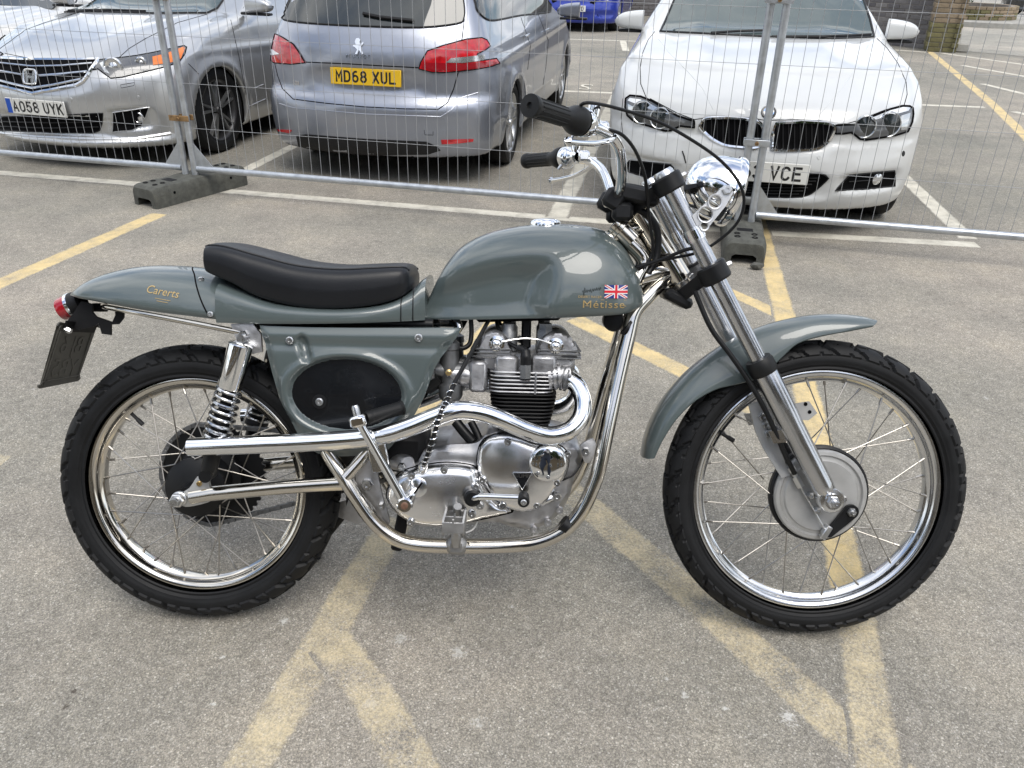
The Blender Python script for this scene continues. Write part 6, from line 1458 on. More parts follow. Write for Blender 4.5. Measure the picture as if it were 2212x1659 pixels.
SP = relief('side_panel', poly, panel_h, .0055, .095, M['paint'], BIKE, ang=60)
relief('side_panel', poly, panel_h, .012, .095, M['paint'], BIKE, flip=True, ang=60)
relief('number_disc', ellipse((oc.x, oc.z), orx * .955, ory * .955, 60), lambda u, w, d: TS - .0105 + .004 * sm(0, .09, d), .014, TS - .016, M['black_gloss'], SP, ang=60)
for X, Y, t in ((258, 244, TS), (926, 230, TS), (412, 562, TS - .007)): bolt(f5(X, Y, t), .0085, .005, M['steel'], SP)
b = MB(); b.lathe([(.016, -.006), (.016, .0006), (.009, .0012), (.009, -.006)], f5(412, 562, TS - .007), LAT, 24); b.build('washer', M['black'], SP)
# electrics box and inner mudguard filling the space between the panels
b = MB(); a_, c_ = f5(200, 215, .07), f5(900, 640, .07); b.box(((a_.x + c_.x) / 2 + .01, 0, (a_.z + c_.z) / 2 + .012), (abs(c_.x - a_.x) * .78, .15, abs(a_.z - c_.z) * .85), bev=.012); b.build('battery_box', M['black_matt'], BIKE)
rows = []
for k in range(22):
    a = math.radians(-2 + 62 * k / 21); r = RR + .028; rows.append([(r * math.cos(a), y, RR + r * math.sin(a) - .012 * (abs(y) / .07) ** 2) for y in np.linspace(-.075, .075, 9)])
b = MB(); b.rows(rows); b.build('inner_mudguard', M['black_matt'], BIKE)

# ---------------- front mudguard
cw = catmull(LP([(1384, 984, 0), (1391, 945, 0), (1408, 900, 0), (1440, 850, 0), (1490, 796, 0), (1550, 751, 0), (1610, 719, 0), (1670, 697, 0), (1740, 682, 0), (1805, 678, 0), (1858, 682, 0), (1887, 689, 0)]), 8)
ed = catmull(LP([(1412, 990, .050), (1431, 950, .054), (1460, 906, .056), (1498, 868, .057), (1545, 841, .057), (1592, 829, .057), (1645, 812, .057), (1690, 770, .057), (1724, 741, .056), (1775, 725, .053), (1835, 714, .050), (1886, 704, .042)]), 8)
rows = []
for i in range(len(cw)):
    c_ = cw[i]; e = ed[i]; row = []
    for k in range(25):
        a = (k / 24 * 2 - 1); s = abs(a); y = e.y * (math.sin(s * math.pi / 2) ** .95) * (-1 if a < 0 else 1)
        drop = 1 - (max(0, 1 - math.sin(s * math.pi / 2) ** 2.2)) ** .5
        f = drop; rib = .0016 * math.exp(-((s - .45) / .07) ** 2)
        pnt = Vector((c_.x + (e.x - c_.x) * f, y, c_.z + (e.z - c_.z) * f + rib)); row.append(pnt)
    rows.append(row)
b = MB(); b.rows(rows)
n0 = len(b.v); inner = []
ctr = Vector((WB, 0, RF))
for r in rows: inner.append([p + (ctr - p).normalized() * .0025 - Vector((0, p.y * .04, 0)) for p in r])
b.rows(inner); b.rows([rows[0], inner[0]]); b.rows([rows[-1], inner[-1]]); b.rows([[r[0] for r in rows], [r[0] for r in inner]]); b.rows([[r[-1] for r in rows], [r[-1] for r in inner]])
MG = b.build('mudguard', M['paint'], BIKE, ang=60)
# ---------------- head lamp
zh = zoomer(2250, 500, 2.552)
def fh(X, Y, t): return L(*zh(X, Y), t)
hc = L(1574, 413, .0); hd = Vector((.965, 0, -.26)).normalized(); hr_ = .072
b = MB(); b.lathe([(0, -.102), (.017, -.100), (.034, -.093), (.049, -.081), (.061, -.062), (.069, -.038), (.0725, -.012), (.073, 0)], hc, hd, 48); HL = b.build('headlamp', M['chrome'], BIKE, ang=60)
b = MB(); b.lathe([(.072, -.004), (.077, -.002), (.0785, .006), (.076, .014), (.068, .016)], hc, hd, 48); b.build('rim', M['chrome'], HL)
b = MB(); b.lathe([(.069, .014), (.056, .022), (.035, .029), (0, .031)], hc, hd, 48); b.build('lens', M['lamp_clear'], HL)
# drilled alloy brackets
def lamp_bracket(sd):
    P = [fh(X, Y, .112) for X, Y in ((1195, 495), (1282, 560), (1200, 700), (985, 965), (955, 945), (880, 790))]
    holes = [(fh(1100, 655, .112), .0125), (fh(1010, 775, .112), .0145), (fh(997, 885, .112), .0075)]
    # a plate with real holes: triangulate outline + holes
    out = densify([(p.x, p.z) for p in P], .006); pts = [Vector(q) for q in out]; faces = [list(range(len(out)))]; rings = []
    for c, r in holes:
        s = len(pts); rg_ = [Vector((c.x + r * math.cos(2 * math.pi * k / 20), c.z + r * math.sin(2 * math.pi * k / 20))) for k in range(20)]; pts += rg_; rings.append(list(range(s, s + 20)))
    ed_ = [(i, (i + 1) % len(out)) for i in range(len(out))] + [(r[i], r[(i + 1) % 20]) for r in rings for i in range(20)]
    V, E, F, *_ = delaunay_2d_cdt(pts, ed_, [], 1, 1e-9); keep = []
    for f in F:
        c = sum((V[i] for i in f), Vector((0, 0))) / len(f)
        if all((c - Vector((h.x, h.z))).length > r * .97 for h, r in holes) and poly_in([(c.x, c.y)], out)[0]: keep.append(tuple(f))
    b = MB(); y0, y1 = -.112 * sd, -.106 * sd; n = len(V)
    b.add([(v.x, y0, v.y) for v in V] + [(v.x, y1, v.y) for v in V], keep + [tuple(n + i for i in f[::-1]) for f in keep] + [(i, (i + 1) % len(out), n + (i + 1) % len(out), n + i) for i in range(len(out))] + [(r[i], r[(i + 1) % 20], n + r[(i + 1) % 20], n + r[i]) for r in rings for i in range(20)])
    o = b.build('lamp_bracket', M['bracket'], BIKE, ang=30)
    for c, r in holes:
        b = MB(); b.lathe([(r, .001), (r + .0035, .001), (r + .003, .003), (r + .0005, .0025)], Vector((c.x, y0, c.z)), LAT * sd, 24); b.build('hole_rim', M['bracket'], o)
    cb = fh(1215, 540, .112); bolt(Vector((cb.x, y0, cb.z)), .011, .008, M['steel'], o, LAT * sd, 'bolt', True)
    b = MB(); b.cyl(Vector((cb.x, y1, cb.z)), Vector((cb.x, -.07 * sd, cb.z)), .009, 12); b.build('spacer', M['chrome'], o)
    b = MB(); b.tube([fk(.155, sd), fk(.18, sd)], .0225, 24); b.build('clamp', M['chrome'], o)
lamp_bracket(1); lamp_bracket(-1)

# ---------------- handlebar and controls
hb = LP([(1322, 432, .035), (1330, 424, .06), (1341, 400, .10), (1342, 350, .155), (1336, 318, .19), (1318, 292, .22), (1290, 276, .25), (1250, 262, .285)])
ge = L(1148, 229, .405)
c0 = Vector((hb[0].x - .006, 0, hb[0].z - .004))
full = mir([ge] + hb[::-1]) + [c0] + (hb + [ge])
HBAR = bar(catmull(full, 6), .0112, 'handlebar', M['chrome'], smoothp=False, n=16)
for sd in (1, -1):
    g0, g1 = [Vector((p.x, p.y * sd, p.z)) for p in (hb[-1].lerp(ge, -.02), ge)]; d = (g1 - g0).normalized(); Lg = (g1 - g0).length; prof = [(.0125, 0), (.026, 0), (.0275, .004), (.0275, .012), (.026, .020), (.022, .030), (.0185, .040), (.0172, .05)]
    prof += [(.0170, Lg - .012), (.0195, Lg - .008), (.0205, Lg), (.0200, Lg + .005), (.006, Lg + .006), (.0045, Lg + .002), (0, Lg + .002)]
    b = MB(); b.lathe(prof, g0, d, 32); g = b.build('grip', M['grip'], HBAR, ang=45)
    xx = d.cross(Vector((0, 0, 1))).normalized(); yy = d.cross(xx)
    for k in range(14):
        a = 2 * math.pi * k / 14; o_ = (xx * math.cos(a) + yy * math.sin(a)) * .0172; b = MB(); b.tube([g0 + d * .055 + o_, g0 + d * (Lg - .014) + o_], .0011, 5); b.build('rib', M['grip'], g)
    # control body, clamp and lever
    t0 = g0 - d * .004
    b = MB(); b.lathe([(.0112, -.052), (.017, -.050), (.0185, -.030), (.022, -.026), (.026, -.020), (.0275, -.004), (.026, 0), (.0112, 0)], t0, d, 28); ctl = b.build('twist_grip' if sd == 1 else 'clutch_perch', M['chrome'], HBAR)
    b = MB(); b.box(t0 - d * .075, (.028, .03, .026), bev=.005); b.build('perch', M['alloy_bright'], HBAR)
    lv = [t0 - d * .085 + Vector((.020, 0, -.006)), t0 - d * .05 + Vector((.036, 0, -.022)), t0 + d * .02 + Vector((.046, 0, -.040)), t0 + d * .07 + Vector((.044, 0, -.048)), t0 + d * .115 + Vector((.040, 0, -.052))]
    b = MB(); b.tube(catmull(lv, 6), .0055, 10); b.lathe([(0, -.009), (.009, 0), (0, .009)], lv[-1], d, 12); b.build('lever', M['chrome'], HBAR)
    b = MB(); b.lathe([(0, -.010), (.012, -.010), (.0135, -.004), (.0135, .016), (.010, .020), (0, .020)], t0 - d * .045 + Vector((0, 0, .020)), (.1, 0, 1), 20); b.build('adjuster', M['chrome'], HBAR)
    bolt(t0 - d * .02 + Vector((-.018, 0, -.018)), .005, .016, M['steel'], HBAR, (-.6, 0, -.8), 'stop_screw')
for sd in (1, -1):      # risers on the top yoke
    b = MB(); c = Vector((hb[1].x - .004, hb[1].y * sd, hb[1].z)); b.box(c - Vector((0, 0, .006)), (.044, .032, .044), Matrix.Rotation(.5, 3, 'Y'), bev=.008); b.box(c - Vector((-.02, 0, .032)), (.045, .03, .04), bev=.008); b.build('riser', M['black'], HBAR)
b = MB(); cc = L(1360, 420, 0.02); b.box(cc + Vector((.012, 0, -.004)), (.095, .11, .036), Matrix.Rotation(.18, 3, 'Y'), bev=.008); b.build('switch_pod', M['black'], HBAR)
# cables
bar([L(1252, 228, .30), L(1272, 222, .30), L(1330, 233, .25), L(1420, 262, .20), L(1500, 306, .16), L(1560, 350, .13), L(1598, 398, .12), L(1607, 440, .11), L(1592, 482, .10), L(1552, 520, .08), L(1505, 546, .06), L(1440, 560, .04), L(1385, 572, .04)], .0034, 'throttle_cable', M['black'], n=8)
bar([L(1315, 280, .24), L(1345, 292, .22), L(1372, 325, .18), L(1390, 370, .13), L(1397, 410, .10), L(1402, 470, .07), L(1410, 540, .05), L(1392, 580, .05)], .0036, 'brake_cable', M['black'], n=8)
bar([L(1318, 292, .222), L(1334, 320, .195), L(1342, 360, .15), L(1338, 400, .10), L(1328, 430, .06)], .006, 'switch_wire', M['black'], n=8)
bar([L(1335, 395, -.10), L(1380, 402, -.04), L(1430, 415, .0), L(1480, 440, .02), L(1530, 455, .02)], .003, 'clutch_cable', M['black'], n=8)
bar([L(1345, 440, .03), L(1395, 462, .03), L(1420, 500, .03), L(1418, 555, .03), L(1400, 590, .04)], .008, 'wiring_loom', M['black'], n=10)
bar([L(1375, 578, .045), L(1430, 560, .06), L(1480, 540, .085), L(1500, 537, .10)], .004, 'speedo_cable', M['black'], n=8)
b = MB(); hb_ = Vector((HB.x, 0, HB.z)); b.box(hb_ + Vector((.0, 0, -.052)), (.066, .10, .026), Matrix.Rotation(.45, 3, 'Y'), bev=.008); b.build('lower_stop', M['black'], BIKE)
# ---------------- engine
z3_ = zoomer(1400, 1500, 2.4578); z2_ = zoomer(1700, 1150, 3.687)
def f3(X, Y, t): return L(*z3_(X, Y), t)
def f2(X, Y, t): return L(*z2_(X, Y), t)
def uw(pts, f, t, closed=True, n=4): return [(p.x, p.z) for p in catmull([f(x, y, t) for x, y in pts], n, closed)]
# crankcase block
ENG = relief('engine', uw([(480, 470), (700, 425), (940, 410), (1060, 320), (1250, 300), (1450, 330), (1750, 395), (1900, 450), (1925, 580), (1860, 720), (1810, 900), (1745, 1020), (1620, 1150), (1450, 1208), (1250, 1180), (1100, 1140), (800, 1170), (560, 1185), (350, 1150), (190, 1050), (115, 930), (130, 820), (250, 690), (400, 580)], f3, .11), round_edge(.108, .012), .014, -.125, M['cast'], BIKE)
ENG['label'] = 'polished alloy twin-cylinder engine'
# polished outer covers
def dome(t1, bev, crown, c, rad):
    re = round_edge(t1, bev)
    return lambda u, w, d: re(u, w, d) + crown * np.clip(1 - ((u - c.x) ** 2 + (w - c.z) ** 2) / rad ** 2, 0, 1)
cc = f3(1400, 680, .145)
TC = relief('timing_cover', uw([(965, 470), (1000, 400), (1080, 345), (1220, 322), (1360, 352), (1490, 400), (1640, 405), (1770, 470), (1805, 580), (1768, 720), (1700, 800), (1620, 920), (1545, 990), (1455, 1035), (1370, 1045), (1270, 1025), (1170, 970), (1075, 870), (990, 750), (950, 610)], f3, .140), dome(.138, .013, .016, cc, .10), .0055, .10, M['alloy'], ENG, ang=60)
gc = f3(560, 880, .15)
GC = relief('gearbox_cover', uw([(105, 890), (140, 790), (230, 700), (330, 655), (480, 622), (640, 603), (800, 612), (935, 645), (985, 750), (1065, 870), (1165, 975), (1290, 1052), (1180, 1092), (1000, 1132), (800, 1166), (600, 1180), (430, 1166), (300, 1128), (180, 1040), (112, 940)], f3, .148), dome(.140, .020, .020, gc, .12), .0055, .10, M['alloy'], ENG, ang=60)
for X, Y in ((355, 700), (655, 645), (345, 1125), (912, 1050), (945, 800), (985, 975)): bolt(f3(X, Y, .150), .0088, .007, M['steel'], GC)
for X, Y in ((1240, 385), (1005, 735), (1195, 970), (1505, 970), (1690, 760), (1790, 500)): bolt(f3(X, Y, .140), .0085, .007, M['steel'], TC)
for X, Y in ((1715, 1010), (1480, 1190), (1610, 1130)): bolt(f3(X, Y, .112), .0085, .007, M['cast'], ENG)
# dark joint lines around the two covers
for cv_, pts_, tt_ in ((TC, [(965, 470), (1000, 400), (1080, 345), (1220, 322), (1360, 352), (1490, 400), (1640, 405), (1770, 470), (1805, 580), (1768, 720), (1700, 800), (1620, 920), (1545, 990), (1455, 1035), (1370, 1045), (1270, 1025), (1170, 970), (1075, 870), (990, 750), (950, 610)], .140), (GC, [(105, 890), (140, 790), (230, 700), (330, 655), (480, 622), (640, 603), (800, 612), (935, 645), (985, 750), (1065, 870), (1165, 975), (1290, 1052), (1180, 1092), (1000, 1132), (800, 1166), (600, 1180), (430, 1166), (300, 1128), (180, 1040), (112, 940)], .148)):
    b = MB(); b.tube([(x, -.122, y) for x, y in uw(pts_, f3, tt_)], .0020, 6, closed=True); b.build('joint_line', M['gap'], cv_)
# inspection plug, kick-start boss
p = f3(415, 805, .155); b = MB(); b.lathe([(.022, -.006), (.022, .003), (.0195, .0045), (0, .005)], p, LAT, 28); pg = b.build('inspection_plug', M['alloy_bright'], GC)
b = MB(); b.box(p + LAT * .0052, (.004, .0016, .030), Matrix.Rotation(.6, 3, 'Y')); b.build('slot', M['gap'], pg)
# points cover
p = f3(1610, 578, .150); b = MB(); b.lathe([(.041, -.030), (.041, .004), (.040, .008), (.037, .010), (.034, .0112), (.018, .0128), (0, .0132)], p, LAT, 56); PC = b.build('points_cover', M['chrome'], TC, ang=60)
for X, Y in ((1612, 470), (1610, 708), (1518, 672)): bolt(f3(X, Y, .158), .0048, .005, M['steel'], PC)
# triangular maker's badge
tri = [f3(X, Y, .156) for X, Y in ((1285, 670), (1462, 670), (1372, 826))]
b = MB(); b.prism([v + LAT * -.006 for v in tri], LAT * .0075); BD = b.build('badge', M['black_gloss'], TC, smooth=False)
b = MB(); b.tube([v + LAT * .0016 for v in tri], .0011, 6, closed=True); b.build('border', M['alloy_bright'], BD)
c = f3(1372, 700, .156) + LAT * .0016; m4 = Matrix.Translation(c) @ Matrix.Rotation(math.pi / 2, 4, 'X')
text_part('lettering', 'TRIUMPH', .0115, m4, M['alloy_bright'], BD, extrude=.0002, sx=1.05)
# banjo union and pipe at the front of the cover
bar([f3(1545, 950, .125), f3(1620, 915, .128), f3(1700, 880, .122)], .008, 'oil_union', M['alloy_bright'], ENG, smoothp=False)
bolt(f3(1690, 885, .128), .011, .012, M['steel'], ENG, name='union_nut', hexa=True)
bar([f3(1740, 740, .118), f3(1840, 690, .118), f3(1900, 610, .112), f3(1935, 540, .10)], .0026, 'earth_wire', M['black'], ENG, n=6)
# gear lever
p0, p1 = f3(915, 900, .166), f3(1385, 905, .186)
b = MB(); b.lathe([(0, -.022), (.0175, -.022), (.0185, -.010), (.0185, .006), (.014, .010), (0, .010)], p0, LAT, 24); GL = b.build('gear_lever', M['black'], BIKE)
b = MB(); b.tube(catmull([p0 + LAT * .002, f3(1000, 890, .172), f3(1200, 898, .180), p1], 5), [.0085] * 4 + [.0075] * 12, 12); b.build('lever_arm', M['chrome'], GL)
b = MB(); b.lathe([(0, -.014), (.0118, -.014), (.0125, -.010), (.0125, .026), (.0105, .029), (0, .029)], p1, LAT, 20); b.build('toe_rubber', M['grip'], GL)
bolt(p1 + LAT * .029, .0065, .004, M['steel'], GL)
# kick-start lever
q0, q1 = f5(858, 1090, .188), f5(615, 660, .212)
b = MB(); b.lathe([(0, -.040), (.015, -.040), (.0175, -.014), (.0175, .012), (.014, .016), (0, .016)], q0, LAT, 24); KS = b.build('kick_starter', M['chrome'], BIKE)
b = MB(); b.tube([q0, q0.lerp(q1, .12), q0.lerp(q1, .9), q1], [.014, .0105, .0092, .011], 14); b.build('crank', M['chrome'], KS)
b = MB(); b.box(q1, (.034, .030, .024), Matrix.Rotation(-.25, 3, 'Y'), bev=.005); b.build('knuckle', M['chrome'], KS)
b = MB(); b.lathe([(0, -.020), (.0085, -.020), (.0085, .014), (.0065, .020), (0, .020)], f5(608, 628, .212), Vector((-.25, 0, 1)), 14); b.build('pivot_pin', M['steel'], KS)
b = MB(); e0, e1 = f5(655, 648, .196), f5(842, 592, .150); dd = (e1 - e0).normalized(); le = (e1 - e0).length
b.lathe([(0, 0), (.0135, 0), (.0155, .006), (.0145, .012)] + [(.0145 + .0008 * (k % 2), .014 + (le - .02) * k / 16) for k in range(17)] + [(.0165, le - .003), (.0160, le), (0, le)], e0, dd, 22); b.build('pedal_rubber', M['grip'], KS)
bolt(q0 + LAT * .016, .008, .003, M['rust_bolt'], KS, name='shaft_end')
# footrest: clamp on the frame tube, folding toothed peg
fp0 = f3(770, 1330, .132)
b = MB(); b.box(fp0, (.046, .044, .040), bev=.010); FPg = b.build('footrest', M['zinc_dull'], BIKE)
b = MB(); b.box(f3(765, 1240, .160), (.020, .04, .05), Matrix.Rotation(.35, 3, 'X'), bev=.004); b.build('bracket', M['zinc_dull'], FPg)
pc_ = f3(735, 1180, .235)
for du in (-.021, .021):
    b = MB(); n = 7; t0, t1 = .150, .236; pts = []
    for k in range(n):
        a0 = t0 + (t1 - t0) * k / n; a1 = t0 + (t1 - t0) * (k + .5) / n; a2 = t0 + (t1 - t0) * (k + 1) / n - .0001
        pts += [(a0, .012), (a1, .018), (a2, .012)]
    for k in range(n - 1, -1, -1):
        a0 = t0 + (t1 - t0) * k / n; a1 = t0 + (t1 - t0) * (k + .5) / n; a2 = t0 + (t1 - t0) * (k + 1) / n - .0001
        pts += [(a2, -.012), (a1, -.018), (a0, -.012)]
    b.prism([(pc_.x + du - .002, -t, pc_.z + h) for t, h in pts], (.004, 0, 0)); b.build('toothed_plate', M['zinc_dull'], FPg, smooth=False)
for tt in (.155, .195, .235):
    b = MB(); b.box((pc_.x, -tt, pc_.z), (.046, .004, .024), bev=.001); b.box((pc_.x, -tt, pc_.z), (.004, .005, .036)); b.build('cross_plate', M['zinc_dull'], FPg)
b = MB(); b.lathe([(0, -.03), (.009, -.03), (.009, .03), (0, .03)], f3(770, 1055, .17), Vector((.1, -.6, .8)), 14); b.build('peg_pivot', M['zinc_dull'], FPg)
bar([f3(850, 1225, .13), f3(920, 1190, .12), f3(960, 1120, .115)], .0022, 'breather_hose', M['wire_clear'], ENG, n=6)
# side stand on the far side, reaching the ground
s0 = Vector((.405, .115, .345))
foot = Vector((.205, .205, 0)); foot.z = (foot.y * math.sin(BIKE_LEAN) - BIKE_O.z + .012) / math.cos(BIKE_LEAN)
b = MB(); b.tube([s0, foot], .011, 12); SSt = b.build('side_stand', M['black'], BIKE)
b = MB(); b.box(foot + Vector((0, 0, -.004)), (.05, .035, .008), Matrix.Rotation(BIKE_LEAN, 3, 'X'), bev=.002); b.build('stand_foot', M['black'], SSt)
b = MB(); b.box(s0 + Vector((0, 0, .01)), (.05, .05, .05), bev=.01); b.build('stand_lug', M['black'], SSt)
b = MB(); pcn = f3(250, 1190, .06); b.box(pcn, (.026, .03, .10), Matrix.Rotation(.18, 3, 'Y'), bev=.005); b.build('stand_bracket', M['black_matt'], BIKE)
# barrel and head
TB = .112
ub, uf = f2(498, 1300, TB).x, f2(1432, 1300, TB).x; wb0, wb1 = f2(960, 1650, TB).z, f2(960, 1215, TB).z
def fin(u0, u1, t, w, th, r, mt, name, par, droop=0.0):
    b = MB(); P = []
    for (sx, sy) in ((1, 1), (-1, 1), (-1, -1), (1, -1)):
        for k in range(6):
            a = math.pi / 2 * k / 5; a += {(1, 1): 0, (-1, 1): math.pi / 2, (-1, -1): math.pi, (1, -1): 3 * math.pi / 2}[(sx, sy)]
            P.append(((u0 + u1) / 2 + sx * ((u1 - u0) / 2 - r) + r * math.cos(a), sy * (t - r) + r * math.sin(a)))
    lo = [(x, y, w) for x, y in P]; hi = [(x, y, w + th) for x, y in P]; n = len(P)
    mi = [((x - (u0 + u1) / 2) * 1.004 + (u0 + u1) / 2, y * 1.012, w + th / 2) for x, y in P]
    b.rows([lo, mi, hi], closed_u=True); b.add(lo, [tuple(range(n - 1, -1, -1))]); b.add(hi, [tuple(range(n))]); return b.build(name, mt, par, ang=40)
b = MB(); b.box(((ub + uf) / 2, 0, (wb0 + wb1) / 2 - .006), (uf - ub - .03, TB * 2 - .035, wb1 - wb0 + .05), bev=.02); BR = b.build('cylinder_barrel', M['fin_black'], ENG)
nf = 9
for k in range(nf):
    s = k / (nf - 1); e = .012 * (1 - s) ** 1.5; fin(ub + e, uf - e, TB - e * .6, wb0 + (wb1 - wb0 - .003) * s, .0034, .03, M['fin_black'], 'fin', BR)
uh0, uh1 = f2(482, 1050, TB).x, f2(1390, 1050, TB).x; wh0, wh1 = f2(960, 1192, TB).z, f2(960, 925, TB).z
b = MB(); b.box(((uh0 + uh1) / 2, 0, (wh0 + wh1) / 2 + .002), (uh1 - uh0 - .03, TB * 2 - .03, wh1 - wh0 + .016), bev=.02); HD = b.build('cylinder_head', M['cast_dark'], ENG)
for k in range(6): fin(uh0, uh1 + .004 * k, TB + .002, wh0 + (wh1 - wh0) * k / 5, .0034, .03, M['cast'], 'fin', HD)
b = MB(); c = f2(1135, 1060, TB + .003); b.box((c.x, -TB - .001, (wh0 + wh1) / 2), (.005, .006, wh1 - wh0 + .006), bev=.001); b.build('web', M['cast'], HD)
# port stubs with ribbed collar
for sd in (1, -1):
    b = MB(); q = f2(1440, 1000, .085); b.lathe([(.0, 0), (.030, 0), (.030, .006), (.025, .006), (.025, .011), (.030, .011), (.030, .017), (.025, .017), (.025, .022), (.030, .022), (.030, .028), (.024, .028), (.024, .05), (0, .05)], Vector((uh1 - .012, q.y * sd, q.z + .004)), Vector((.93, 0, .12)), 24); b.build('exhaust_port', M['cast'], HD)
# upper head block with bosses
hb0, hb1, hz0, hz1 = f2(360, 800, .1).x, f2(1690, 800, .1).x, f2(960, 925, TB).z, f2(960, 690, TB).z
b = MB(); b.box(((hb0 + hb1) / 2, 0, (hz0 + hz1) / 2), ((hb1 - hb0), .185, hz1 - hz0 + .01), bev=.012); b.build('head_block', M['cast'], HD)
for X in (735, 1245):
    p = f2(X, 830, TB); b = MB(); b.box((p.x, -.088, p.z), (.052 if X < 1000 else .058, .045, .048), bev=.007); b.build('boss', M['cast'], HD)
for X in (735, 1245):
    p = f2(X, 830, TB); b = MB(); b.box((p.x, .088, p.z), (.052, .045, .048), bev=.007); b.build('boss', M['cast'], HD)
# rocker boxes with ribs, caps and domed nuts
for j, pts in enumerate(([(345, 720), (318, 640), (330, 560), (365, 470), (425, 385), (500, 342), (575, 332), (650, 350), (725, 410), (785, 510), (815, 620), (815, 720)], [(1170, 725), (1165, 620), (1185, 520), (1240, 425), (1340, 360), (1450, 342), (1550, 365), (1635, 435), (1695, 540), (1728, 640), (1735, 725)])):
    rb = relief('rocker_box', uw(pts, f2, .095), round_edge(.097, .008), .007, -.097, M['cast'], ENG)
    a_, c_ = (f2(300, 0, .09).x, f2(815, 0, .09).x) if j == 0 else (f2(1180, 0, .09).x, f2(1738, 0, .09).x)
    for Y in (590, 640, 690):
        w = f2(900, Y, .09).z; b = MB(); b.box(((a_ + c_) / 2 + (.004 if j else -.004), 0, w), (c_ - a_ + .008, .205, .0032), bev=.001); b.build('rib', M['cast_dark'], rb)
    for sd in (1, -1):
        X = 765 if j == 0 else 1270; p = f2(X, 420, .062); b = MB(); b.lathe([(.020, -.03), (.020, .012), (.016, .018), (.0155, .030), (.011, .032), (0, .032)], Vector((p.x, p.y * sd, p.z)), Vector((.0, 0, 1)), 6 if j else 18); b.build('inspection_cap', M['cast_dark'], rb)
    X, Y = (600, 510) if j == 0 else (1415, 540); p = f2(X, Y, .099)
    b = MB(); b.lathe([(.017, -.004), (.017, .002), (.012, .003), (.012, .008), (.009, .013), (.004, .016), (0, .0165)], p, LAT, 24); b.build('domed_nut', M['chrome'], rb)
    p = f2(1415 if j else 560, 345, .03); b = MB(); b.lathe([(.008, -.01), (.008, .008), (0, .010)], p, (0, 0, 1), 10); b.build('stud', M['black'], rb)
bar([f2(600, 505, .108), f2(760, 468, .106), f2(880, 448, .10), f2(1020, 440, .098), f2(1200, 460, .10), f2(1340, 510, .106), f2(1415, 538, .110)], .0018, 'oil_feed_pipe', M['chrome'], ENG, n=8)
# plug caps and leads
for sd in (1, -1):
    P = [f2(1000, 800, .112), f2(1000, 680, .112), f2(985, 615, .108), f2(900, 575, .10), f2(820, 535, .095), f2(720, 460, .085), f2(640, 330, .07), f2(600, 200, .05), f2(640, 100, .03)]
    P = [Vector((p.x, p.y * sd, p.z)) for p in P]
    b = MB(); b.tube(catmull(P[:4], 5), [.0125] * 6 + [.011] * 4 + [.009] * 6, 14); pcap = b.build('plug_cap', M['black'], ENG)
    b = MB(); b.tube(catmull(P[3:], 5), .0045, 8); b.build('plug_lead', M['black'], pcap)
    b = MB(); b.lathe([(.013, -.03), (.013, 0), (.009, .002)], P[0], (0, 0, 1), 6); b.build('spark_plug', M['cast_dark'], pcap)
# head steady up to the frame
b = MB(); p = f2(1010, 420, .02); q = f2(1010, 120, .02); b.box((p + q) / 2, (.022, .03, (q - p).length + .05), bev=.004); b.build('head_steady', M['black'], BIKE)
b = MB(); p = f2(900, 175, .02); b.box(p + Vector((0, 0, .006)), (.19, .05, .018), Matrix.Rotation(-.05, 3, 'Y'), bev=.006); b.build('coil_bracket', M['black_matt'], BIKE)
b = MB(); p = f5(1935, 160, .03); b.lathe([(0, -.03), (.019, -.03), (.024, -.02), (.024, .012), (.020, .018), (.012, .020), (0, .020)], p + Vector((0, 0, .008)), LAT, 28); b.build('horn', M['black'], BIKE)
# inlet manifold and carburettors
for sd in (1, -1):
    pm = f2(350, 945, .075); pm = Vector((pm.x, pm.y * sd, pm.z)); b = MB(); b.box(pm, (.040, .058, .070), bev=.007); IM = b.build('inlet_manifold', M['cast'], ENG)
    b = MB(); b.lathe([(0, 0), (.024, 0), (.026, .01), (.026, .02), (.021, .024), (.021, .05), (0, .05)], pm + Vector((-.018, 0, 0)), (-1, 0, .02), 22); b.build('stub', M['cast'], IM)
    pcb = f5(1088, 400, .075); pcb = Vector((pcb.x, pcb.y * sd, pcb.z))
    b = MB(); b.lathe([(0, -.075), (.013, -.075), (.024, -.062), (.027, -.055), (.027, -.030), (.021, -.026), (.021, .045), (.0235, .048), (.0235, .062), (.012, .070), (0, .070)], pcb, (-.05, 0, 1), 24); CB = b.build('carburettor', M['cast_dark'], BIKE)
    b = MB(); b.lathe([(0, -.045), (.022, -.045), (.022, -.03), (.018, -.028), (.018, .03), (.024, .032), (.026, .040), (0, .040)], pcb, (-1, 0, 0), 22); b.build('bore', M['cast_dark'], CB)
    b = MB(); b.lathe([(.0, -.01), (.007, -.01), (.007, .012), (.004, .014), (0, .014)], pcb + Vector((.0, -.022 * sd, .0)), LAT * sd, 12); b.build('idle_screw', M['brass'], CB)
    b = MB(); p0_, p1_ = f5(1040, 420, .07), f5(960, 470, .06); b.tube(catmull([Vector((p.x, p.y * sd, p.z)) for p in (p0_, p0_.lerp(p1_, .5), p1_)], 4), .026, 18); b.build('rubber_intake', M['grip'], CB)
bar([f5(1195, 110, .06), f5(1200, 200, .06), f5(1190, 262, .065), f5(1150, 285, .07), f5(1110, 270, .072)], .0055, 'fuel_hose', M['black'], n=10)
bar([f5(1105, 130, .04), f5(1130, 150, .05), f5(1140, 185, .055)], .007, 'fuel_tap', M['steel'], n=10)
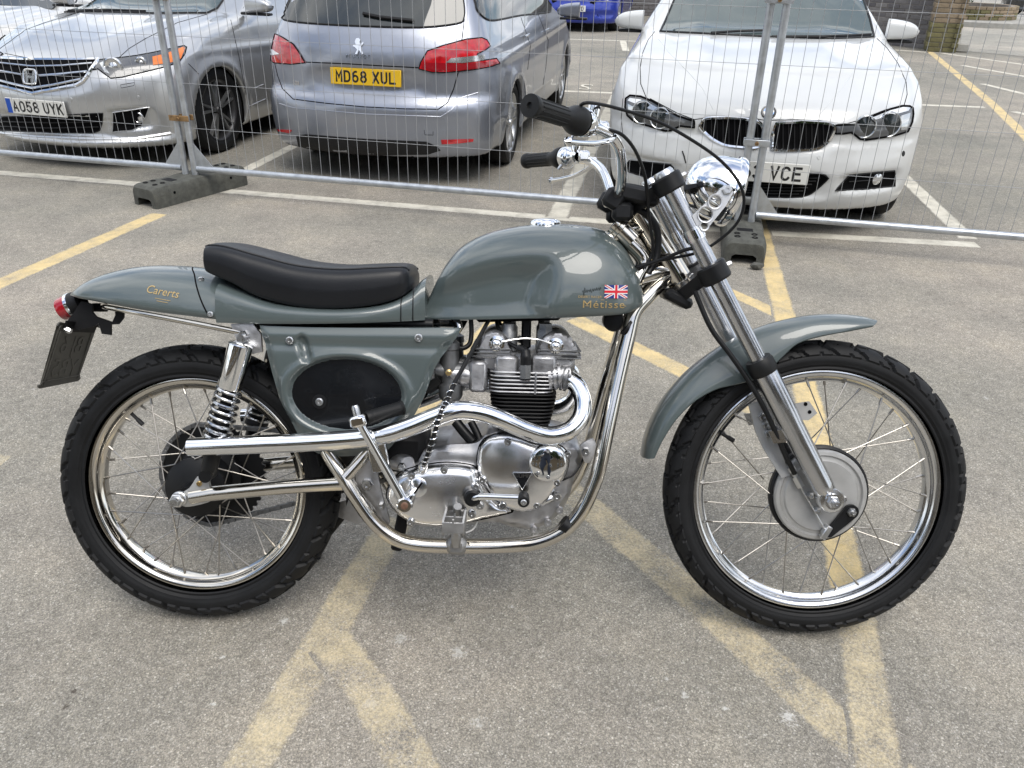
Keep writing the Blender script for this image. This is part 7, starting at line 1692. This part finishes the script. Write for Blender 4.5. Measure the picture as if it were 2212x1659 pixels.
# sprung-wrapped clutch cable down to the gearbox
cab = catmull([f5(1300, 120, .06), f5(1240, 230, .09), f5(1165, 370, .125), f5(1120, 450, .15), f5(1075, 550, .19), f5(1045, 610, .207), f5(1018, 690, .214), f5(990, 790, .205), f5(960, 870, .185), f5(948, 905, .165)], 10)
b = MB(); b.tube(cab, .0046, 8); CCB = b.build('clutch_cable', M['black'], BIKE)
k0 = 32; seg = cab[k0:]; nh = len(seg); hel = []
for i in range(nh - 1):
    for j in range(10):
        s = (i + j / 10); p = seg[i].lerp(seg[i + 1], j / 10); tg = (seg[i + 1] - seg[i]).normalized(); xx = tg.cross(Vector((0, 1, 0))).normalized(); yy = tg.cross(xx); a = s * 1.9; hel.append(p + (xx * math.cos(a) + yy * math.sin(a)) * .0066)
b = MB(); b.tube(hel, .0012, 6); b.build('cable_spring', M['chrome'], CCB)
# gearbox ferrule
b = MB(); b.lathe([(0, -.02), (.010, -.02), (.010, .004), (.007, .008), (0, .008)], f5(950, 895, .165), (seg[-2] - seg[-1]), 12); b.build('ferrule', M['alloy_bright'], CCB)
# small pipes and dark bits behind the gearbox
bar([f3(760, 200, .06), f3(840, 300, .07), f3(920, 390, .08)], .012, 'oil_hose', M['black'], n=10)
bar([f3(900, 200, .05), f3(960, 320, .06), f3(985, 400, .07)], .009, 'oil_hose', M['black'], n=10)
b = MB(); b.box(f3(250, 430, .02), (.13, .14, .09), bev=.015); b.build('gearbox_top', M['black_matt'], BIKE)
b = MB(); b.lathe([(0, -.02), (.020, -.02), (.020, .05), (.017, .054), (0, .054)], f3(190, 560, .07), (.7, -.7, .05), 16); b.build('rear_mount', M['cast'], BIKE)
bolt(f3(262, 615, .125), .010, .010, M['steel'], BIKE, name='bolt', hexa=True)
b = MB(); p = f5(715, 830, .13); b.box(p, (.042, .006, .085), Matrix.Rotation(-.2, 3, 'Y'), bev=.003); b.build('pipe_hanger', M['alloy_bright'], BIKE)
b = MB(); pp = f5(540, 1130, -.06); b.prism([f5(X, Y, -.06) for X, Y in ((520, 1080), (560, 1070), (640, 1180), (610, 1200), (510, 1160))], (0, .01, 0)); b.build('chain_guard', M['cast'], BIKE)
